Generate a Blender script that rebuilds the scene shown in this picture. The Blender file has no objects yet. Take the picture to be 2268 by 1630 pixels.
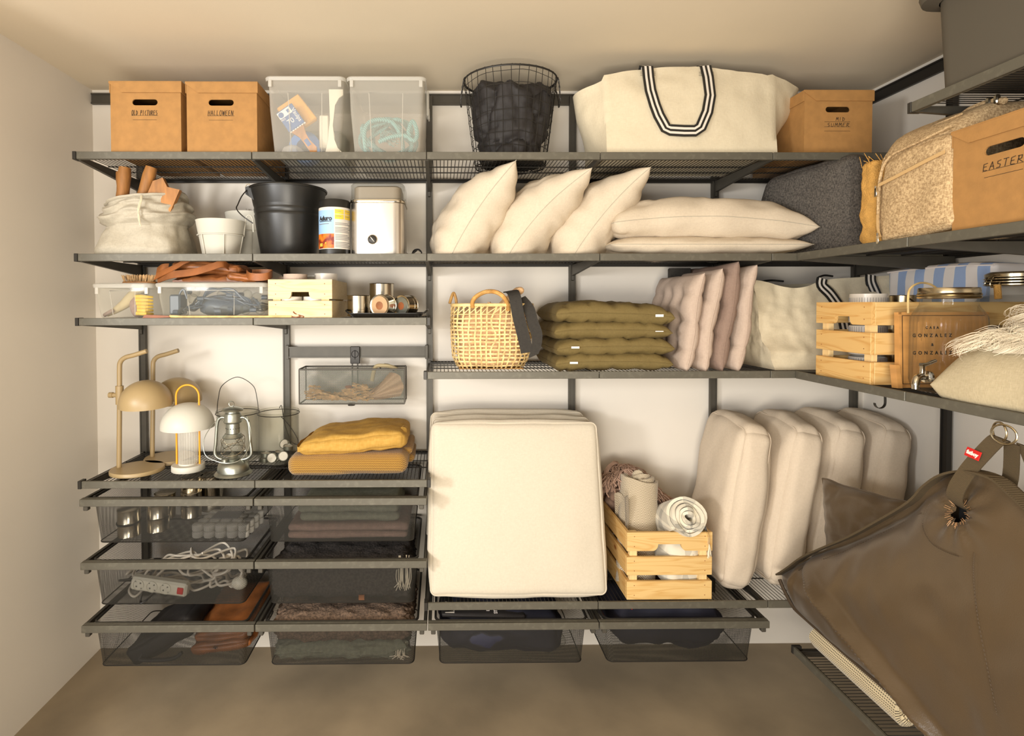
import bpy, bmesh, math, random
from mathutils import Vector, Matrix, noise, Euler
C = bpy.context.scene
COL = C.collection
PI = math.pi
R = random.Random(7)

# ---------------------------------------------------------------- camera
cam_d = bpy.data.cameras.new('camera'); cam = bpy.data.objects.new('camera', cam_d); COL.objects.link(cam)
F_ = Vector((0.0093976, 0.9997182, -0.0217983)); R_ = Vector((0.9999544, -0.0094326, -0.0014996)); U_ = R_.cross(F_)
cam.matrix_world = Matrix(((R_.x, U_.x, -F_.x, 1.2508), (R_.y, U_.y, -F_.y, -2.314), (R_.z, U_.z, -F_.z, 1.4665), (0, 0, 0, 1)))
cam_d.sensor_width = 36; cam_d.lens = 1207.95 / 2268 * 36
cam_d.shift_x = (1134 - 989.41) / 2268; cam_d.shift_y = -(815 - 700.77) / 2268
cam_d.clip_start = .05; cam_d.clip_end = 50
C.camera = cam
# ---------------------------------------------------------------- light
def sc(r, g, b):
    f = lambda c: (c / 255 / 12.92) if c / 255 <= .04045 else ((c / 255 + .055) / 1.055) ** 2.4
    return (f(r), f(g), f(b), 1)
w = bpy.data.worlds.new('world'); C.world = w; w.use_nodes = True
w.node_tree.nodes['Background'].inputs[0].default_value = (1.0, .93, .84, 1)
w.node_tree.nodes['Background'].inputs[1].default_value = .34
def area(name, loc, target, size, sy, power, col):
    d = bpy.data.lights.new(name, 'AREA'); d.shape = 'RECTANGLE'; d.size = size; d.size_y = sy
    d.energy = power; d.color = col
    o = bpy.data.objects.new(name, d); COL.objects.link(o); o.location = loc
    o.rotation_euler = (Vector(target) - Vector(loc)).to_track_quat('-Z', 'Y').to_euler()
area('window_light', (-.80, -2.78, 1.62), (1.7, -.2, 1.05), .36, .36, 44, (1, .985, .955))
area('front_fill', (-.25, -4.05, 1.35), (1.9, 0, 1.15), 1.9, 1.6, 80, (1, .975, .94))  # added broad soft fill behind the camera, no real fixture
area('ceiling_fill', (1.2, -2.9, .85), (1.3, -1.2, 2.36), .9, .9, 56, (1, .92, .79))  # added upward fill that brightens the ceiling, no real fixture
C.view_settings.view_transform = 'Standard'; C.view_settings.look = 'None'
C.view_settings.exposure = .02; C.view_settings.gamma = 1; C.view_settings.use_curve_mapping = False
C.cycles.transparent_max_bounces = 24; C.cycles.max_bounces = 10; C.cycles.caustics_refractive = False; C.cycles.caustics_reflective = False

# ---------------------------------------------------------------- materials
def mk(name, c, r=.6, me=0., var=0., vs=6., bump=0., bs=60., c2=None, stretch=None, sheen=0., spec=None, coat=0., ramp=(.35, .65), detail=4, wave=None, coord='Object', clear=None):
    m = bpy.data.materials.new(name); m.use_nodes = True; nt = m.node_tree; N = nt.nodes; L = nt.links
    b = N['Principled BSDF']; b.inputs['Base Color'].default_value = sc(*c)
    b.inputs['Roughness'].default_value = r; b.inputs['Metallic'].default_value = me
    if sheen: b.inputs['Sheen Weight'].default_value = sheen
    if spec is not None: b.inputs['Specular IOR Level'].default_value = spec
    if coat: b.inputs['Coat Weight'].default_value = coat; b.inputs['Coat Roughness'].default_value = .15
    tc = N.new('ShaderNodeTexCoord'); mp = N.new('ShaderNodeMapping'); L.new(tc.outputs[coord], mp.inputs[0])
    if stretch: mp.inputs['Scale'].default_value = stretch
    if var or c2:
        n = N.new('ShaderNodeTexNoise'); n.inputs['Scale'].default_value = vs; n.inputs['Detail'].default_value = detail
        L.new(mp.outputs[0], n.inputs['Vector'])
        rp = N.new('ShaderNodeValToRGB'); L.new(n.outputs[0], rp.inputs[0])
        rp.color_ramp.elements[0].position = ramp[0]; rp.color_ramp.elements[1].position = ramp[1]
        rp.color_ramp.elements[0].color = sc(*[max(0, x * (1 - var)) for x in c]) if not c2 else sc(*c)
        rp.color_ramp.elements[1].color = sc(*[min(255, x * (1 + var)) for x in c]) if not c2 else sc(*c2)
        L.new(rp.outputs[0], b.inputs['Base Color'])
    if bump:
        if wave:
            n2 = N.new('ShaderNodeTexWave'); n2.inputs['Scale'].default_value = bs; n2.bands_direction = wave[0]; n2.inputs['Distortion'].default_value = wave[1]
        else:
            n2 = N.new('ShaderNodeTexNoise'); n2.inputs['Scale'].default_value = bs; n2.inputs['Detail'].default_value = 3
        L.new(mp.outputs[0], n2.inputs['Vector'])
        bp = N.new('ShaderNodeBump'); bp.inputs['Strength'].default_value = bump; bp.inputs['Distance'].default_value = .004
        L.new(n2.outputs['Fac' if not wave else 'Fac'], bp.inputs['Height']); L.new(bp.outputs[0], b.inputs['Normal'])
    if clear is not None:      # thin clear or milky plastic and glass: part of the light passes straight through
        tr = N.new('ShaderNodeBsdfTransparent'); tr.inputs[0].default_value = (*clear[1], 1); mx = N.new('ShaderNodeMixShader'); lw = N.new('ShaderNodeLayerWeight'); lw.inputs[0].default_value = .25
        ma = N.new('ShaderNodeMath'); ma.operation = 'MULTIPLY_ADD'; ma.inputs[1].default_value = clear[2]; ma.inputs[2].default_value = clear[0]; ma.use_clamp = True
        L.new(lw.outputs['Facing'], ma.inputs[0]); L.new(ma.outputs[0], mx.inputs[0]); L.new(tr.outputs[0], mx.inputs[1]); L.new(b.outputs[0], mx.inputs[2])
        L.new(mx.outputs[0], N['Material Output'].inputs[0])
    return m

def mk_weave(name, c, c2, s=260., r=.85, bump=.5, thr=(.3, .7), coord='Object', sheen=0.):
    """two crossing thread directions, colour and relief"""
    m = mk(name, c, r, sheen=sheen); nt = m.node_tree; N = nt.nodes; L = nt.links; b = N['Principled BSDF']
    tc = N.new('ShaderNodeTexCoord'); outs = []
    for k in range(3):
        mp = N.new('ShaderNodeMapping'); sv = [s * .32] * 3; sv[k] = s * 1.3; 
        
        mp.inputs['Scale'].default_value = sv; L.new(tc.outputs[coord], mp.inputs[0])
        n = N.new('ShaderNodeTexNoise'); n.inputs['Scale'].default_value = 1; n.inputs['Detail'].default_value = 1; L.new(mp.outputs[0], n.inputs['Vector']); outs.append(n.outputs[0])
    a = N.new('ShaderNodeMath'); a.operation = 'ADD'; L.new(outs[0], a.inputs[0]); L.new(outs[1], a.inputs[1])
    a2 = N.new('ShaderNodeMath'); a2.operation = 'ADD'; L.new(a.outputs[0], a2.inputs[0]); L.new(outs[2], a2.inputs[1])
    d = N.new('ShaderNodeMath'); d.operation = 'DIVIDE'; d.inputs[1].default_value = 3; L.new(a2.outputs[0], d.inputs[0])
    rp = N.new('ShaderNodeValToRGB'); L.new(d.outputs[0], rp.inputs[0]); rp.color_ramp.elements[0].position = thr[0]; rp.color_ramp.elements[1].position = thr[1]
    rp.color_ramp.elements[0].color = sc(*c); rp.color_ramp.elements[1].color = sc(*c2); L.new(rp.outputs[0], b.inputs['Base Color'])
    bp = N.new('ShaderNodeBump'); bp.inputs['Strength'].default_value = bump; bp.inputs['Distance'].default_value = .003; L.new(d.outputs[0], bp.inputs['Height']); L.new(bp.outputs[0], b.inputs['Normal'])
    return m

def mk_wood(name, c1, c2, along='X', s=1., r=.55):
    m = mk(name, c1, r); nt = m.node_tree; N = nt.nodes; L = nt.links; b = N['Principled BSDF']
    tc = N.new('ShaderNodeTexCoord'); oi = N.new('ShaderNodeObjectInfo'); ad = N.new('ShaderNodeVectorMath'); ad.operation = 'ADD'
    ml = N.new('ShaderNodeMath'); ml.operation = 'MULTIPLY'; ml.inputs[1].default_value = 7; L.new(oi.outputs['Random'], ml.inputs[0])
    L.new(tc.outputs['Object'], ad.inputs[0]); L.new(ml.outputs[0], ad.inputs[1])
    mp = N.new('ShaderNodeMapping'); v = [22 * s, 22 * s, 22 * s]; v['XYZ'.index(along)] = 2.2 * s; mp.inputs['Scale'].default_value = v; L.new(ad.outputs[0], mp.inputs[0])
    n = N.new('ShaderNodeTexNoise'); n.inputs['Scale'].default_value = 1.; n.inputs['Detail'].default_value = 2; n.inputs['Distortion'].default_value = .6; L.new(mp.outputs[0], n.inputs['Vector'])
    mu = N.new('ShaderNodeMath'); mu.operation = 'MULTIPLY'; mu.inputs[1].default_value = 9; L.new(n.outputs[0], mu.inputs[0])
    fr = N.new('ShaderNodeMath'); fr.operation = 'PINGPONG'; fr.inputs[1].default_value = .5; L.new(mu.outputs[0], fr.inputs[0])
    rp = N.new('ShaderNodeValToRGB'); L.new(fr.outputs[0], rp.inputs[0]); rp.color_ramp.elements[0].position = 0; rp.color_ramp.elements[1].position = .28
    rp.color_ramp.elements[0].color = sc(*c2); rp.color_ramp.elements[1].color = sc(*c1)
    # knots
    mk2 = N.new('ShaderNodeMapping'); v2 = [9, 9, 9]; v2['XYZ'.index(along)] = 4.5; mk2.inputs['Scale'].default_value = v2; L.new(ad.outputs[0], mk2.inputs[0])
    vo = N.new('ShaderNodeTexVoronoi'); vo.inputs['Scale'].default_value = 1.; L.new(mk2.outputs[0], vo.inputs['Vector'])
    rk = N.new('ShaderNodeValToRGB'); L.new(vo.outputs['Distance'], rk.inputs[0]); rk.color_ramp.elements[0].position = .045; rk.color_ramp.elements[1].position = .085
    rk.color_ramp.elements[0].color = (0, 0, 0, 1); rk.color_ramp.elements[1].color = (1, 1, 1, 1)
    mx = N.new('ShaderNodeMix'); mx.data_type = 'RGBA'; L.new(rk.outputs[0], mx.inputs[0]); mx.inputs[6].default_value = sc(c2[0] * .78, c2[1] * .62, c2[2] * .45); L.new(rp.outputs[0], mx.inputs[7])
    L.new(mx.outputs[2], b.inputs['Base Color'])
    bp = N.new('ShaderNodeBump'); bp.inputs['Strength'].default_value = .12; bp.inputs['Distance'].default_value = .002; L.new(fr.outputs[0], bp.inputs['Height']); L.new(bp.outputs[0], b.inputs['Normal'])
    return m

def mk_mesh(name, c, pitch, hole, r=.5):
    """perforated metal sheet: hexagonally packed holes cut by UV metres"""
    m = mk(name, c, r, .35); nt = m.node_tree; N = nt.nodes; L = nt.links; b = N['Principled BSDF']
    uv = N.new('ShaderNodeUVMap'); sx = N.new('ShaderNodeSeparateXYZ'); L.new(uv.outputs[0], sx.inputs[0])
    def math_(op, a, bb, clamp=False):
        n = N.new('ShaderNodeMath'); n.operation = op; n.use_clamp = clamp
        for i, x in enumerate((a, bb)):
            if x is None: continue
            if hasattr(x, 'links') or hasattr(x, 'is_linked'): L.new(x, n.inputs[i])
            else: n.inputs[i].default_value = x
        return n.outputs[0]
    def dist(ox, oy):
        fx = math_('SUBTRACT', math_('FRACT', math_('ADD', math_('DIVIDE', sx.outputs[0], pitch), ox), None), .5)
        fy = math_('SUBTRACT', math_('FRACT', math_('ADD', math_('DIVIDE', sx.outputs[1], pitch * .62), oy), None), .5)
        fy = math_('MULTIPLY', fy, .62)
        return math_('ADD', math_('ABSOLUTE', fx, None), math_('MULTIPLY', math_('ABSOLUTE', fy, None), 1.6))
    d = math_('MINIMUM', dist(0, 0), dist(.5, .5))
    solid = math_('GREATER_THAN', d, hole)
    tr = N.new('ShaderNodeBsdfTransparent'); mx = N.new('ShaderNodeMixShader'); L.new(solid, mx.inputs[0]); L.new(tr.outputs[0], mx.inputs[1]); L.new(b.outputs[0], mx.inputs[2]); L.new(mx.outputs[0], N['Material Output'].inputs[0])
    return m

def mk_stripe(name, cols, period, duty, axis=0, r=.8, soft=.02, wob=0.):
    """woven stripes along one object axis"""
    m = mk(name, cols[0], r); nt = m.node_tree; N = nt.nodes; L = nt.links; b = N['Principled BSDF']
    uv = N.new('ShaderNodeTexCoord'); sx = N.new('ShaderNodeSeparateXYZ'); L.new(uv.outputs['Object'], sx.inputs[0])
    dv = N.new('ShaderNodeMath'); dv.operation = 'DIVIDE'; dv.inputs[1].default_value = period; L.new(sx.outputs[axis], dv.inputs[0])
    fr = N.new('ShaderNodeMath'); fr.operation = 'FRACT'; L.new(dv.outputs[0], fr.inputs[0])
    rp = N.new('ShaderNodeValToRGB'); rp.color_ramp.interpolation = 'LINEAR'; L.new(fr.outputs[0], rp.inputs[0]); e = rp.color_ramp.elements
    e[0].position = duty - soft; e[0].color = sc(*cols[0]); e[1].position = duty; e[1].color = sc(*cols[1])
    L.new(rp.outputs[0], b.inputs['Base Color'])
    return m

MT = {}
MT['wall'] = mk('wall_paint', (223, 216, 205), .9, var=.012, vs=1.5, bump=.05, bs=300)
MT['ceil'] = mk('ceiling_paint', (218, 204, 180), .9, var=.015, vs=1.2, bump=.05, bs=300)
MT['floor'] = mk('concrete', (142, 127, 104), .62, var=.1, vs=2.6, bump=.06, bs=70, detail=8)
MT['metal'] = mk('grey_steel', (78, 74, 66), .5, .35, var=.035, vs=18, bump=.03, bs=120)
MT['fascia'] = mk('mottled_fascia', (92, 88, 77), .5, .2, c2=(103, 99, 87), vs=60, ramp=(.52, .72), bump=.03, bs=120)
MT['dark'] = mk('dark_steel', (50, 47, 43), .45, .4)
MT['mesh'] = mk_mesh('perforated_steel', (52, 50, 45), .0056, .335)
MT['mesh2'] = mk_mesh('perforated_steel_light', (88, 89, 78), .0072, .385)
MT['card'] = mk('cardboard', (160, 117, 65), .8, var=.03, vs=40, bump=.08, bs=250)
MT['cardedge'] = mk('cardboard_edge', (178, 124, 62), .85)
MT['ink'] = mk('black_ink', (40, 28, 18), .8)
MT['black'] = mk('black_paint', (30, 29, 27), .38, bump=.02, bs=90)
MT['plastic'] = mk('milky_plastic', (222, 217, 206), .32, clear=(.26, (.97, .96, .94), .45))
MT['plasticrim'] = mk('milky_plastic_rim', (215, 212, 204), .3, clear=(.42, (.97, .96, .94), .3))
MT['glass'] = mk('clear_glass', (96, 94, 84), .04, clear=(.035, (.975, .975, .955), .50), spec=1.)
MT['clearpl'] = mk('clear_plastic', (222, 220, 208), .08, clear=(.07, (.985, .985, .97), .5), spec=1.)
MT['chrome'] = mk('polished_steel', (205, 198, 184), .16, 1.)
MT['brushed'] = mk('brushed_steel', (214, 208, 200), .3, 1., bump=.03, bs=40, stretch=(1, 1, 12))
MT['zinc'] = mk('galvanised_steel', (158, 160, 150), .34, .9, var=.05, vs=30)
MT['beige'] = mk('beige_enamel', (164, 141, 101), .42)
MT['white'] = mk('white_enamel', (200, 196, 183), .5)
MT['whitepl'] = mk('white_plastic', (222, 216, 198), .45)
MT['ceramic'] = mk('white_ceramic', (216, 208, 196), .3)
MT['orange'] = mk('orange_tube', (240, 160, 24), .35)
MT['cream'] = mk_weave('cream_linen', (196, 181, 160), (208, 194, 172), 300, bump=.25)
MT['cush'] = mk_weave('cushion_canvas', (198, 187, 168), (207, 197, 178), 320, bump=.2)
MT['canvas'] = mk_weave('canvas', (203, 190, 163), (212, 200, 173), 260, bump=.3)
MT['sack'] = mk_weave('sack_cloth', (168, 160, 144), (186, 178, 160), 260, bump=.3)
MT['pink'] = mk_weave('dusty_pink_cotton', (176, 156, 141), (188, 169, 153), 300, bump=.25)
MT['mauve'] = mk_weave('mauve_cotton', (130, 108, 96), (142, 120, 106), 300, bump=.25)
MT['olive'] = mk_weave('olive_cotton', (102, 86, 46), (114, 97, 54), 300, bump=.25)
MT['greycl'] = mk_weave('charcoal_melange', (52, 48, 45), (96, 90, 83), 420, bump=.4, thr=(.4, .6))
MT['burlap'] = mk_weave('sand_melange', (150, 122, 86), (206, 178, 136), 420, bump=.5, thr=(.4, .6))
MT['yellow'] = mk_weave('yellow_linen', (176, 134, 54), (192, 152, 74), 160, bump=.2, thr=(.35, .65))
MT['knit'] = mk('mustard_knit', (188, 136, 44), .9)
MT['leather'] = mk('tan_leather', (136, 82, 42), .45, var=.14, vs=14, bump=.12, bs=160)
MT['leatherdk'] = mk('brown_leather', (134, 74, 34), .5, var=.1, vs=14, bump=.1, bs=120)
MT['pine'] = mk_wood('pine', (220, 184, 122), (207, 164, 98), 'X')
MT['piney'] = mk_wood('pine_y', (216, 176, 112), (202, 154, 88), 'Y')
MT['pinew'] = mk_wood('pale_pine', (216, 194, 152), (206, 179, 132), 'X')
MT['pinez'] = mk('pine_post', (232, 200, 142), .6, var=.04, vs=8, stretch=(20, 20, 2))
MT['stick'] = mk('old_wood', (160, 108, 54), .6, var=.12, vs=9, stretch=(5, 5, 1), bump=.08, bs=60)
MT['bamboo'] = mk('bamboo', (216, 184, 124), .5, var=.12, vs=25)
MT['bamboodk'] = mk('cane', (196, 150, 84), .6, var=.12, vs=40, bump=.2, bs=120)
MT['scarf'] = mk_weave('black_wool', (38, 34, 30), (52, 48, 42), 300, bump=.4)
MT['navy'] = mk('navy_cloth', (34, 34, 48), .75, var=.1, vs=9, bump=.1, bs=60)
MT['blackcl'] = mk('black_cloth', (36, 32, 31), .7, var=.12, vs=8, bump=.1, bs=80)
MT['brownny'] = mk('brown_nylon', (80, 64, 44), .33, var=.04, vs=3, bump=.12, bs=380, sheen=.1)
MT['web'] = mk('brown_webbing', (80, 66, 44), .8, bump=.5, bs=130, wave=('Z', 0))
MT['red'] = mk('red_label', (196, 26, 22), .6)
MT['ltext'] = mk('white_print', (236, 226, 220), .7)
MT['rope'] = mk('teal_rope', (112, 168, 166), .8, bump=.8, bs=70, wave=('DIAGONAL', 0))
MT['cable'] = mk('white_cable', (218, 208, 192), .5)
MT['shag'] = mk('brown_shag', (108, 88, 72), .95, var=.2, vs=120, bump=1., bs=140)
MT['shagdk'] = mk('dark_shag', (58, 52, 48), .95, var=.25, vs=120, bump=1., bs=140)
MT['greyfelt'] = mk('grey_felt', (122, 122, 104), .95, var=.06, vs=80, bump=.3, bs=200)
MT['pinkcl'] = mk('pink_blanket', (142, 116, 104), .95, var=.05, vs=60, bump=.2, bs=200)
MT['fur'] = mk('white_fleece', (232, 220, 196), .8, sheen=.3)
MT['linen'] = mk_weave('beige_linen', (174, 160, 130), (190, 176, 146), 300, bump=.35)
MT['brass'] = mk('aged_brass', (176, 162, 134), .25, 1.)
MT['twig'] = mk('dry_twigs', (206, 168, 118), .7, var=.15, vs=60)
MT['bark'] = mk('copper_foil', (150, 92, 66), .6)
MT['stripeblue'] = mk_stripe('blue_stripes', ((226, 220, 216), (152, 174, 212)), .075, .5, axis=1)
MT['cup'] = mk_stripe('pinstripe_ceramic', ((216, 208, 204), (112, 104, 108)), .009, .88, axis=0, r=.4, soft=.05)
MT['shade_and_marks'] = mk('shade_and_mark_black', (14, 12, 11), .9)  # near-black painted for shade in holes, and for plain dark marks
MT['pinkblk'] = mk('dusty_wool', (168, 138, 120), .95, var=.06, vs=40, bump=.5, bs=200)
MT['straw'] = mk('woven_straw', (206, 156, 80), .8, var=.06, vs=50, bump=1., bs=300)
MT['rubber'] = mk('black_rubber', (28, 26, 25), .6)
MT['tin'] = mk('tin_plate', (206, 196, 176), .2, 1.)
MT['yel2'] = mk('yellow_glove', (232, 196, 70), .7)
MT['cork'] = mk('kraft_disc', (186, 150, 112), .8)
MT['flame'] = mk('orange_print', (232, 122, 24), .5, c2=(120, 30, 12), vs=40, ramp=(.4, .62))
MT['skyp'] = mk('sky_print', (150, 186, 222), .5)
MT['greyp'] = mk('grey_print', (120, 120, 122), .6)
MT['bluep'] = mk('blue_print', (42, 92, 150), .5)
MT['sponge'] = mk('sanding_sponge', (216, 158, 58), .9, bump=.3, bs=200)
MT['bluebox'] = mk('blue_tape', (48, 118, 190), .5)
MT['leaf'] = mk('gravel_gloves', (176, 160, 124), .8)
MT['cable_dk'] = mk('black_cable', (40, 46, 54), .5)
MT['bin'] = mk('charcoal_plastic', (78, 72, 62), .6, bump=.02, bs=200)
MT['ribglass'] = mk('ribbed_glass', (236, 232, 222), .08, clear=(.22, (.98, .97, .94), .5), spec=1.)
MT['peach'] = mk_weave('peach_cotton', (214, 172, 124), (226, 186, 140), 260, bump=.25)
MT['varnish'] = mk('varnished_wood', (194, 142, 82), .4, var=.07, vs=5, stretch=(1, 1, 6))
MT['cushp'] = mk_weave('pale_rose_canvas', (200, 184, 163), (211, 195, 174), 320, bump=.2)
MT['dkweb'] = mk('dark_brown_thread', (66, 52, 36), .8)
MT['thread'] = mk('copper_thread', (170, 130, 92), .6)
MT['sandtape'] = mk('sand_tape', (196, 162, 112), .7)
MT['glove'] = mk_weave('glove_cloth', (176, 144, 112), (196, 164, 130), 300, bump=.3)
MT['smoke'] = mk('smoky_grey_plastic', (140, 130, 116), .35)
MT['led'] = mk('blue_grey_lights', (58, 70, 84), .4)
def mk_pattern(name, c, c2, kind):
    """herringbone, checks and dashed rows as flat woven colour, in object metres"""
    m = mk(name, c, .95, sheen=.3); nt = m.node_tree; N = nt.nodes; L = nt.links; b = N['Principled BSDF']
    tc = N.new('ShaderNodeTexCoord'); sx = N.new('ShaderNodeSeparateXYZ'); L.new(tc.outputs['Object'], sx.inputs[0])
    def op(o, a, bb=0.):
        n = N.new('ShaderNodeMath'); n.operation = o
        for i, x in enumerate((a, bb)):
            if isinstance(x, (int, float)): n.inputs[i].default_value = x
            else: L.new(x, n.inputs[i])
        return n.outputs[0]
    X, Y, Z = sx.outputs
    if kind == 'herring':
        an = op('MULTIPLY', op('ARCTAN2', Y, X), .07)
        zig = op('PINGPONG', an, .016); f = op('FRACT', op('DIVIDE', op('ADD', op('MULTIPLY', zig, 1.6), Z), .0085)); fac = op('GREATER_THAN', f, .52)
    elif kind == 'check':
        an = op('MULTIPLY', op('ARCTAN2', Z, X), .06); s1 = op('GREATER_THAN', op('FRACT', op('DIVIDE', op('ADD', an, .5), .085)), .70); s2 = op('GREATER_THAN', op('FRACT', op('DIVIDE', op('ADD', Y, .5), .10)), .66)
        fac = op('MULTIPLY', op('ADD', s1, s2), .42)
    elif kind == 'rug':
        an = op('MULTIPLY', op('ARCTAN2', Z, X), .058); r1 = op('GREATER_THAN', op('FRACT', op('DIVIDE', an, .0085)), .62); d1 = op('GREATER_THAN', op('FRACT', op('DIVIDE', Y, .0068)), .35); fac = op('MULTIPLY', r1, d1)
    elif kind == 'knit':
        row = op('DIVIDE', op('ADD', Z, op('MULTIPLY', Y, .7)), .0082); col = op('PINGPONG', op('DIVIDE', X, .0062), .5)
        fac = op('PINGPONG', op('ADD', row, op('MULTIPLY', col, 1.1)), .5); fac = op('MULTIPLY', fac, 2)
    mx = N.new('ShaderNodeMix'); mx.data_type = 'RGBA'; L.new(fac, mx.inputs[0]); mx.inputs[6].default_value = sc(*c); mx.inputs[7].default_value = sc(*c2); L.new(mx.outputs[2], b.inputs['Base Color'])
    bp = N.new('ShaderNodeBump'); bp.inputs['Strength'].default_value = .6; bp.inputs['Distance'].default_value = .003; L.new(fac, bp.inputs['Height']); L.new(bp.outputs[0], b.inputs['Normal'])
    return m
MT['herring'] = mk_pattern('herringbone_wool', (206, 192, 166), (142, 126, 104), 'herring')
MT['check'] = mk_pattern('checked_wool', (220, 212, 192), (140, 136, 126), 'check')
MT['rugm'] = mk_pattern('dashed_rug', (214, 196, 158), (84, 72, 54), 'rug')
MT['knit'] = mk_pattern('mustard_knit_2', (116, 78, 24), (186, 142, 60), 'knit')
# ---------------------------------------------------------------- geometry helpers (world coordinates everywhere)
class G:
    """collects geometry in world coordinates; T is applied to what is added"""
    def __init__(s): s.v = []; s.f = []; s.mi = []; s.uv = []; s.T = Matrix()
    def add(s, vs, fs, mi=0, uvs=None):
        k = len(s.v); s.v += [s.T @ Vector(p) for p in vs]
        for i, f in enumerate(fs):
            s.f.append([k + a for a in f]); s.mi.append(mi); s.uv.append(uvs[i] if uvs else None)
        return s
    def box(s, a, b, bev=0., mi=0, seg=1):
        x0, y0, z0 = [min(a[i], b[i]) for i in range(3)]; x1, y1, z1 = [max(a[i], b[i]) for i in range(3)]
        if bev <= 0:
            return s.add([(x, y, z) for z in (z0, z1) for y in (y0, y1) for x in (x0, x1)],
                         [(0, 2, 3, 1), (4, 5, 7, 6), (0, 1, 5, 4), (2, 6, 7, 3), (0, 4, 6, 2), (1, 3, 7, 5)], mi)
        bm = bmesh.new(); bmesh.ops.create_cube(bm, size=1, matrix=Matrix.Translation(((x0 + x1) / 2, (y0 + y1) / 2, (z0 + z1) / 2)) @ Matrix.Diagonal((x1 - x0, y1 - y0, z1 - z0, 1)))
        bmesh.ops.bevel(bm, geom=bm.edges[:], offset=min(bev, .49 * min(x1 - x0, y1 - y0, z1 - z0)), segments=seg, profile=.5, affect='EDGES')
        s.bm(bm, mi); return s
    def bm(s, bm, mi=0):
        bm.verts.index_update(); s.add([v.co.copy() for v in bm.verts], [[v.index for v in f.verts] for f in bm.faces], mi); bm.free()
    def tube(s, pts, r, n=6, closed=False, mi=0, cap=True):
        pts = [Vector(p) for p in pts]; m = len(pts); rr = r if isinstance(r, (list, tuple)) else [r] * m
        vs = []; up = None
        for i in range(m):
            if closed: t = pts[(i + 1) % m] - pts[i - 1]
            else: t = pts[min(i + 1, m - 1)] - pts[max(i - 1, 0)]
            if t.length < 1e-9: t = Vector((0, 0, 1))
            t.normalize()
            if up is None: up = Vector((0, 0, 1)) if abs(t.z) < .9 else Vector((1, 0, 0))
            a = up - t * up.dot(t)
            if a.length < 1e-5: a = t.orthogonal()
            a.normalize(); up = a; b = t.cross(a)
            vs += [pts[i] + (a * math.cos(2 * PI * j / n) + b * math.sin(2 * PI * j / n)) * rr[i] for j in range(n)]
        fs = []
        for i in range(m if closed else m - 1):
            for j in range(n):
                a0 = i * n + j; a1 = i * n + (j + 1) % n; b0 = ((i + 1) % m) * n + j; b1 = ((i + 1) % m) * n + (j + 1) % n
                fs.append((a0, a1, b1, b0))
        if cap and not closed: fs += [tuple(range(n))[::-1], tuple((m - 1) * n + j for j in range(n))]
        return s.add(vs, fs, mi)
    def lathe(s, prof, c=(0, 0, 0), n=32, mi=0, cap0=True, cap1=True, sx=1., sy=1.):
        """prof: (radius, z) pairs from the outside bottom upwards"""
        vs = []; m = len(prof)
        for r, z in prof: vs += [(c[0] + sx * r * math.cos(2 * PI * j / n), c[1] + sy * r * math.sin(2 * PI * j / n), c[2] + z) for j in range(n)]
        fs = [(i * n + j, i * n + (j + 1) % n, (i + 1) * n + (j + 1) % n, (i + 1) * n + j) for i in range(m - 1) for j in range(n)]
        if cap0 and prof[0][0] > 1e-6: fs.append(tuple(range(n))[::-1])
        if cap1 and prof[-1][0] > 1e-6: fs.append(tuple((m - 1) * n + j for j in range(n)))
        return s.add(vs, fs, mi)
    def prism(s, poly, d0, d1, axis=1, mi=0):
        """polygon extruded along an axis: axis 1 -> poly in (x,z); axis 0 -> (y,z); axis 2 -> (x,y)"""
        def P(p, d): return (p[0], d, p[1]) if axis == 1 else ((d, p[0], p[1]) if axis == 0 else (p[0], p[1], d))
        n = len(poly); vs = [P(p, d0) for p in poly] + [P(p, d1) for p in poly]
        return s.add(vs, [tuple(range(n))[::-1], tuple(range(n, 2 * n))] + [(i, (i + 1) % n, n + (i + 1) % n, n + i) for i in range(n)], mi)
    def plate(s, outer, holes, d0, d1, axis=1, mi=0):
        """flat panel with real holes"""
        def P(p, d): return (p[0], d, p[1]) if axis == 1 else ((d, p[0], p[1]) if axis == 0 else (p[0], p[1], d))
        bm = bmesh.new()
        for d in (d0, d1):
            ed = []
            for loop in [outer] + holes:
                vv = [bm.verts.new(P(p, d)) for p in loop]; ed += [bm.edges.new((vv[i], vv[(i + 1) % len(vv)])) for i in range(len(vv))]
            bmesh.ops.triangle_fill(bm, edges=ed, use_beauty=True)
        bm.verts.ensure_lookup_table(); k = 0; tot = len(outer) + sum(len(h) for h in holes)
        for loop in [outer] + holes:
            n = len(loop)
            for i in range(n):
                a, b = k + i, k + (i + 1) % n
                try: bm.faces.new([bm.verts[x] for x in (a, b, b + tot, a + tot)])
                except ValueError: pass
            k += n
        s.bm(bm, mi); return s
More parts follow.
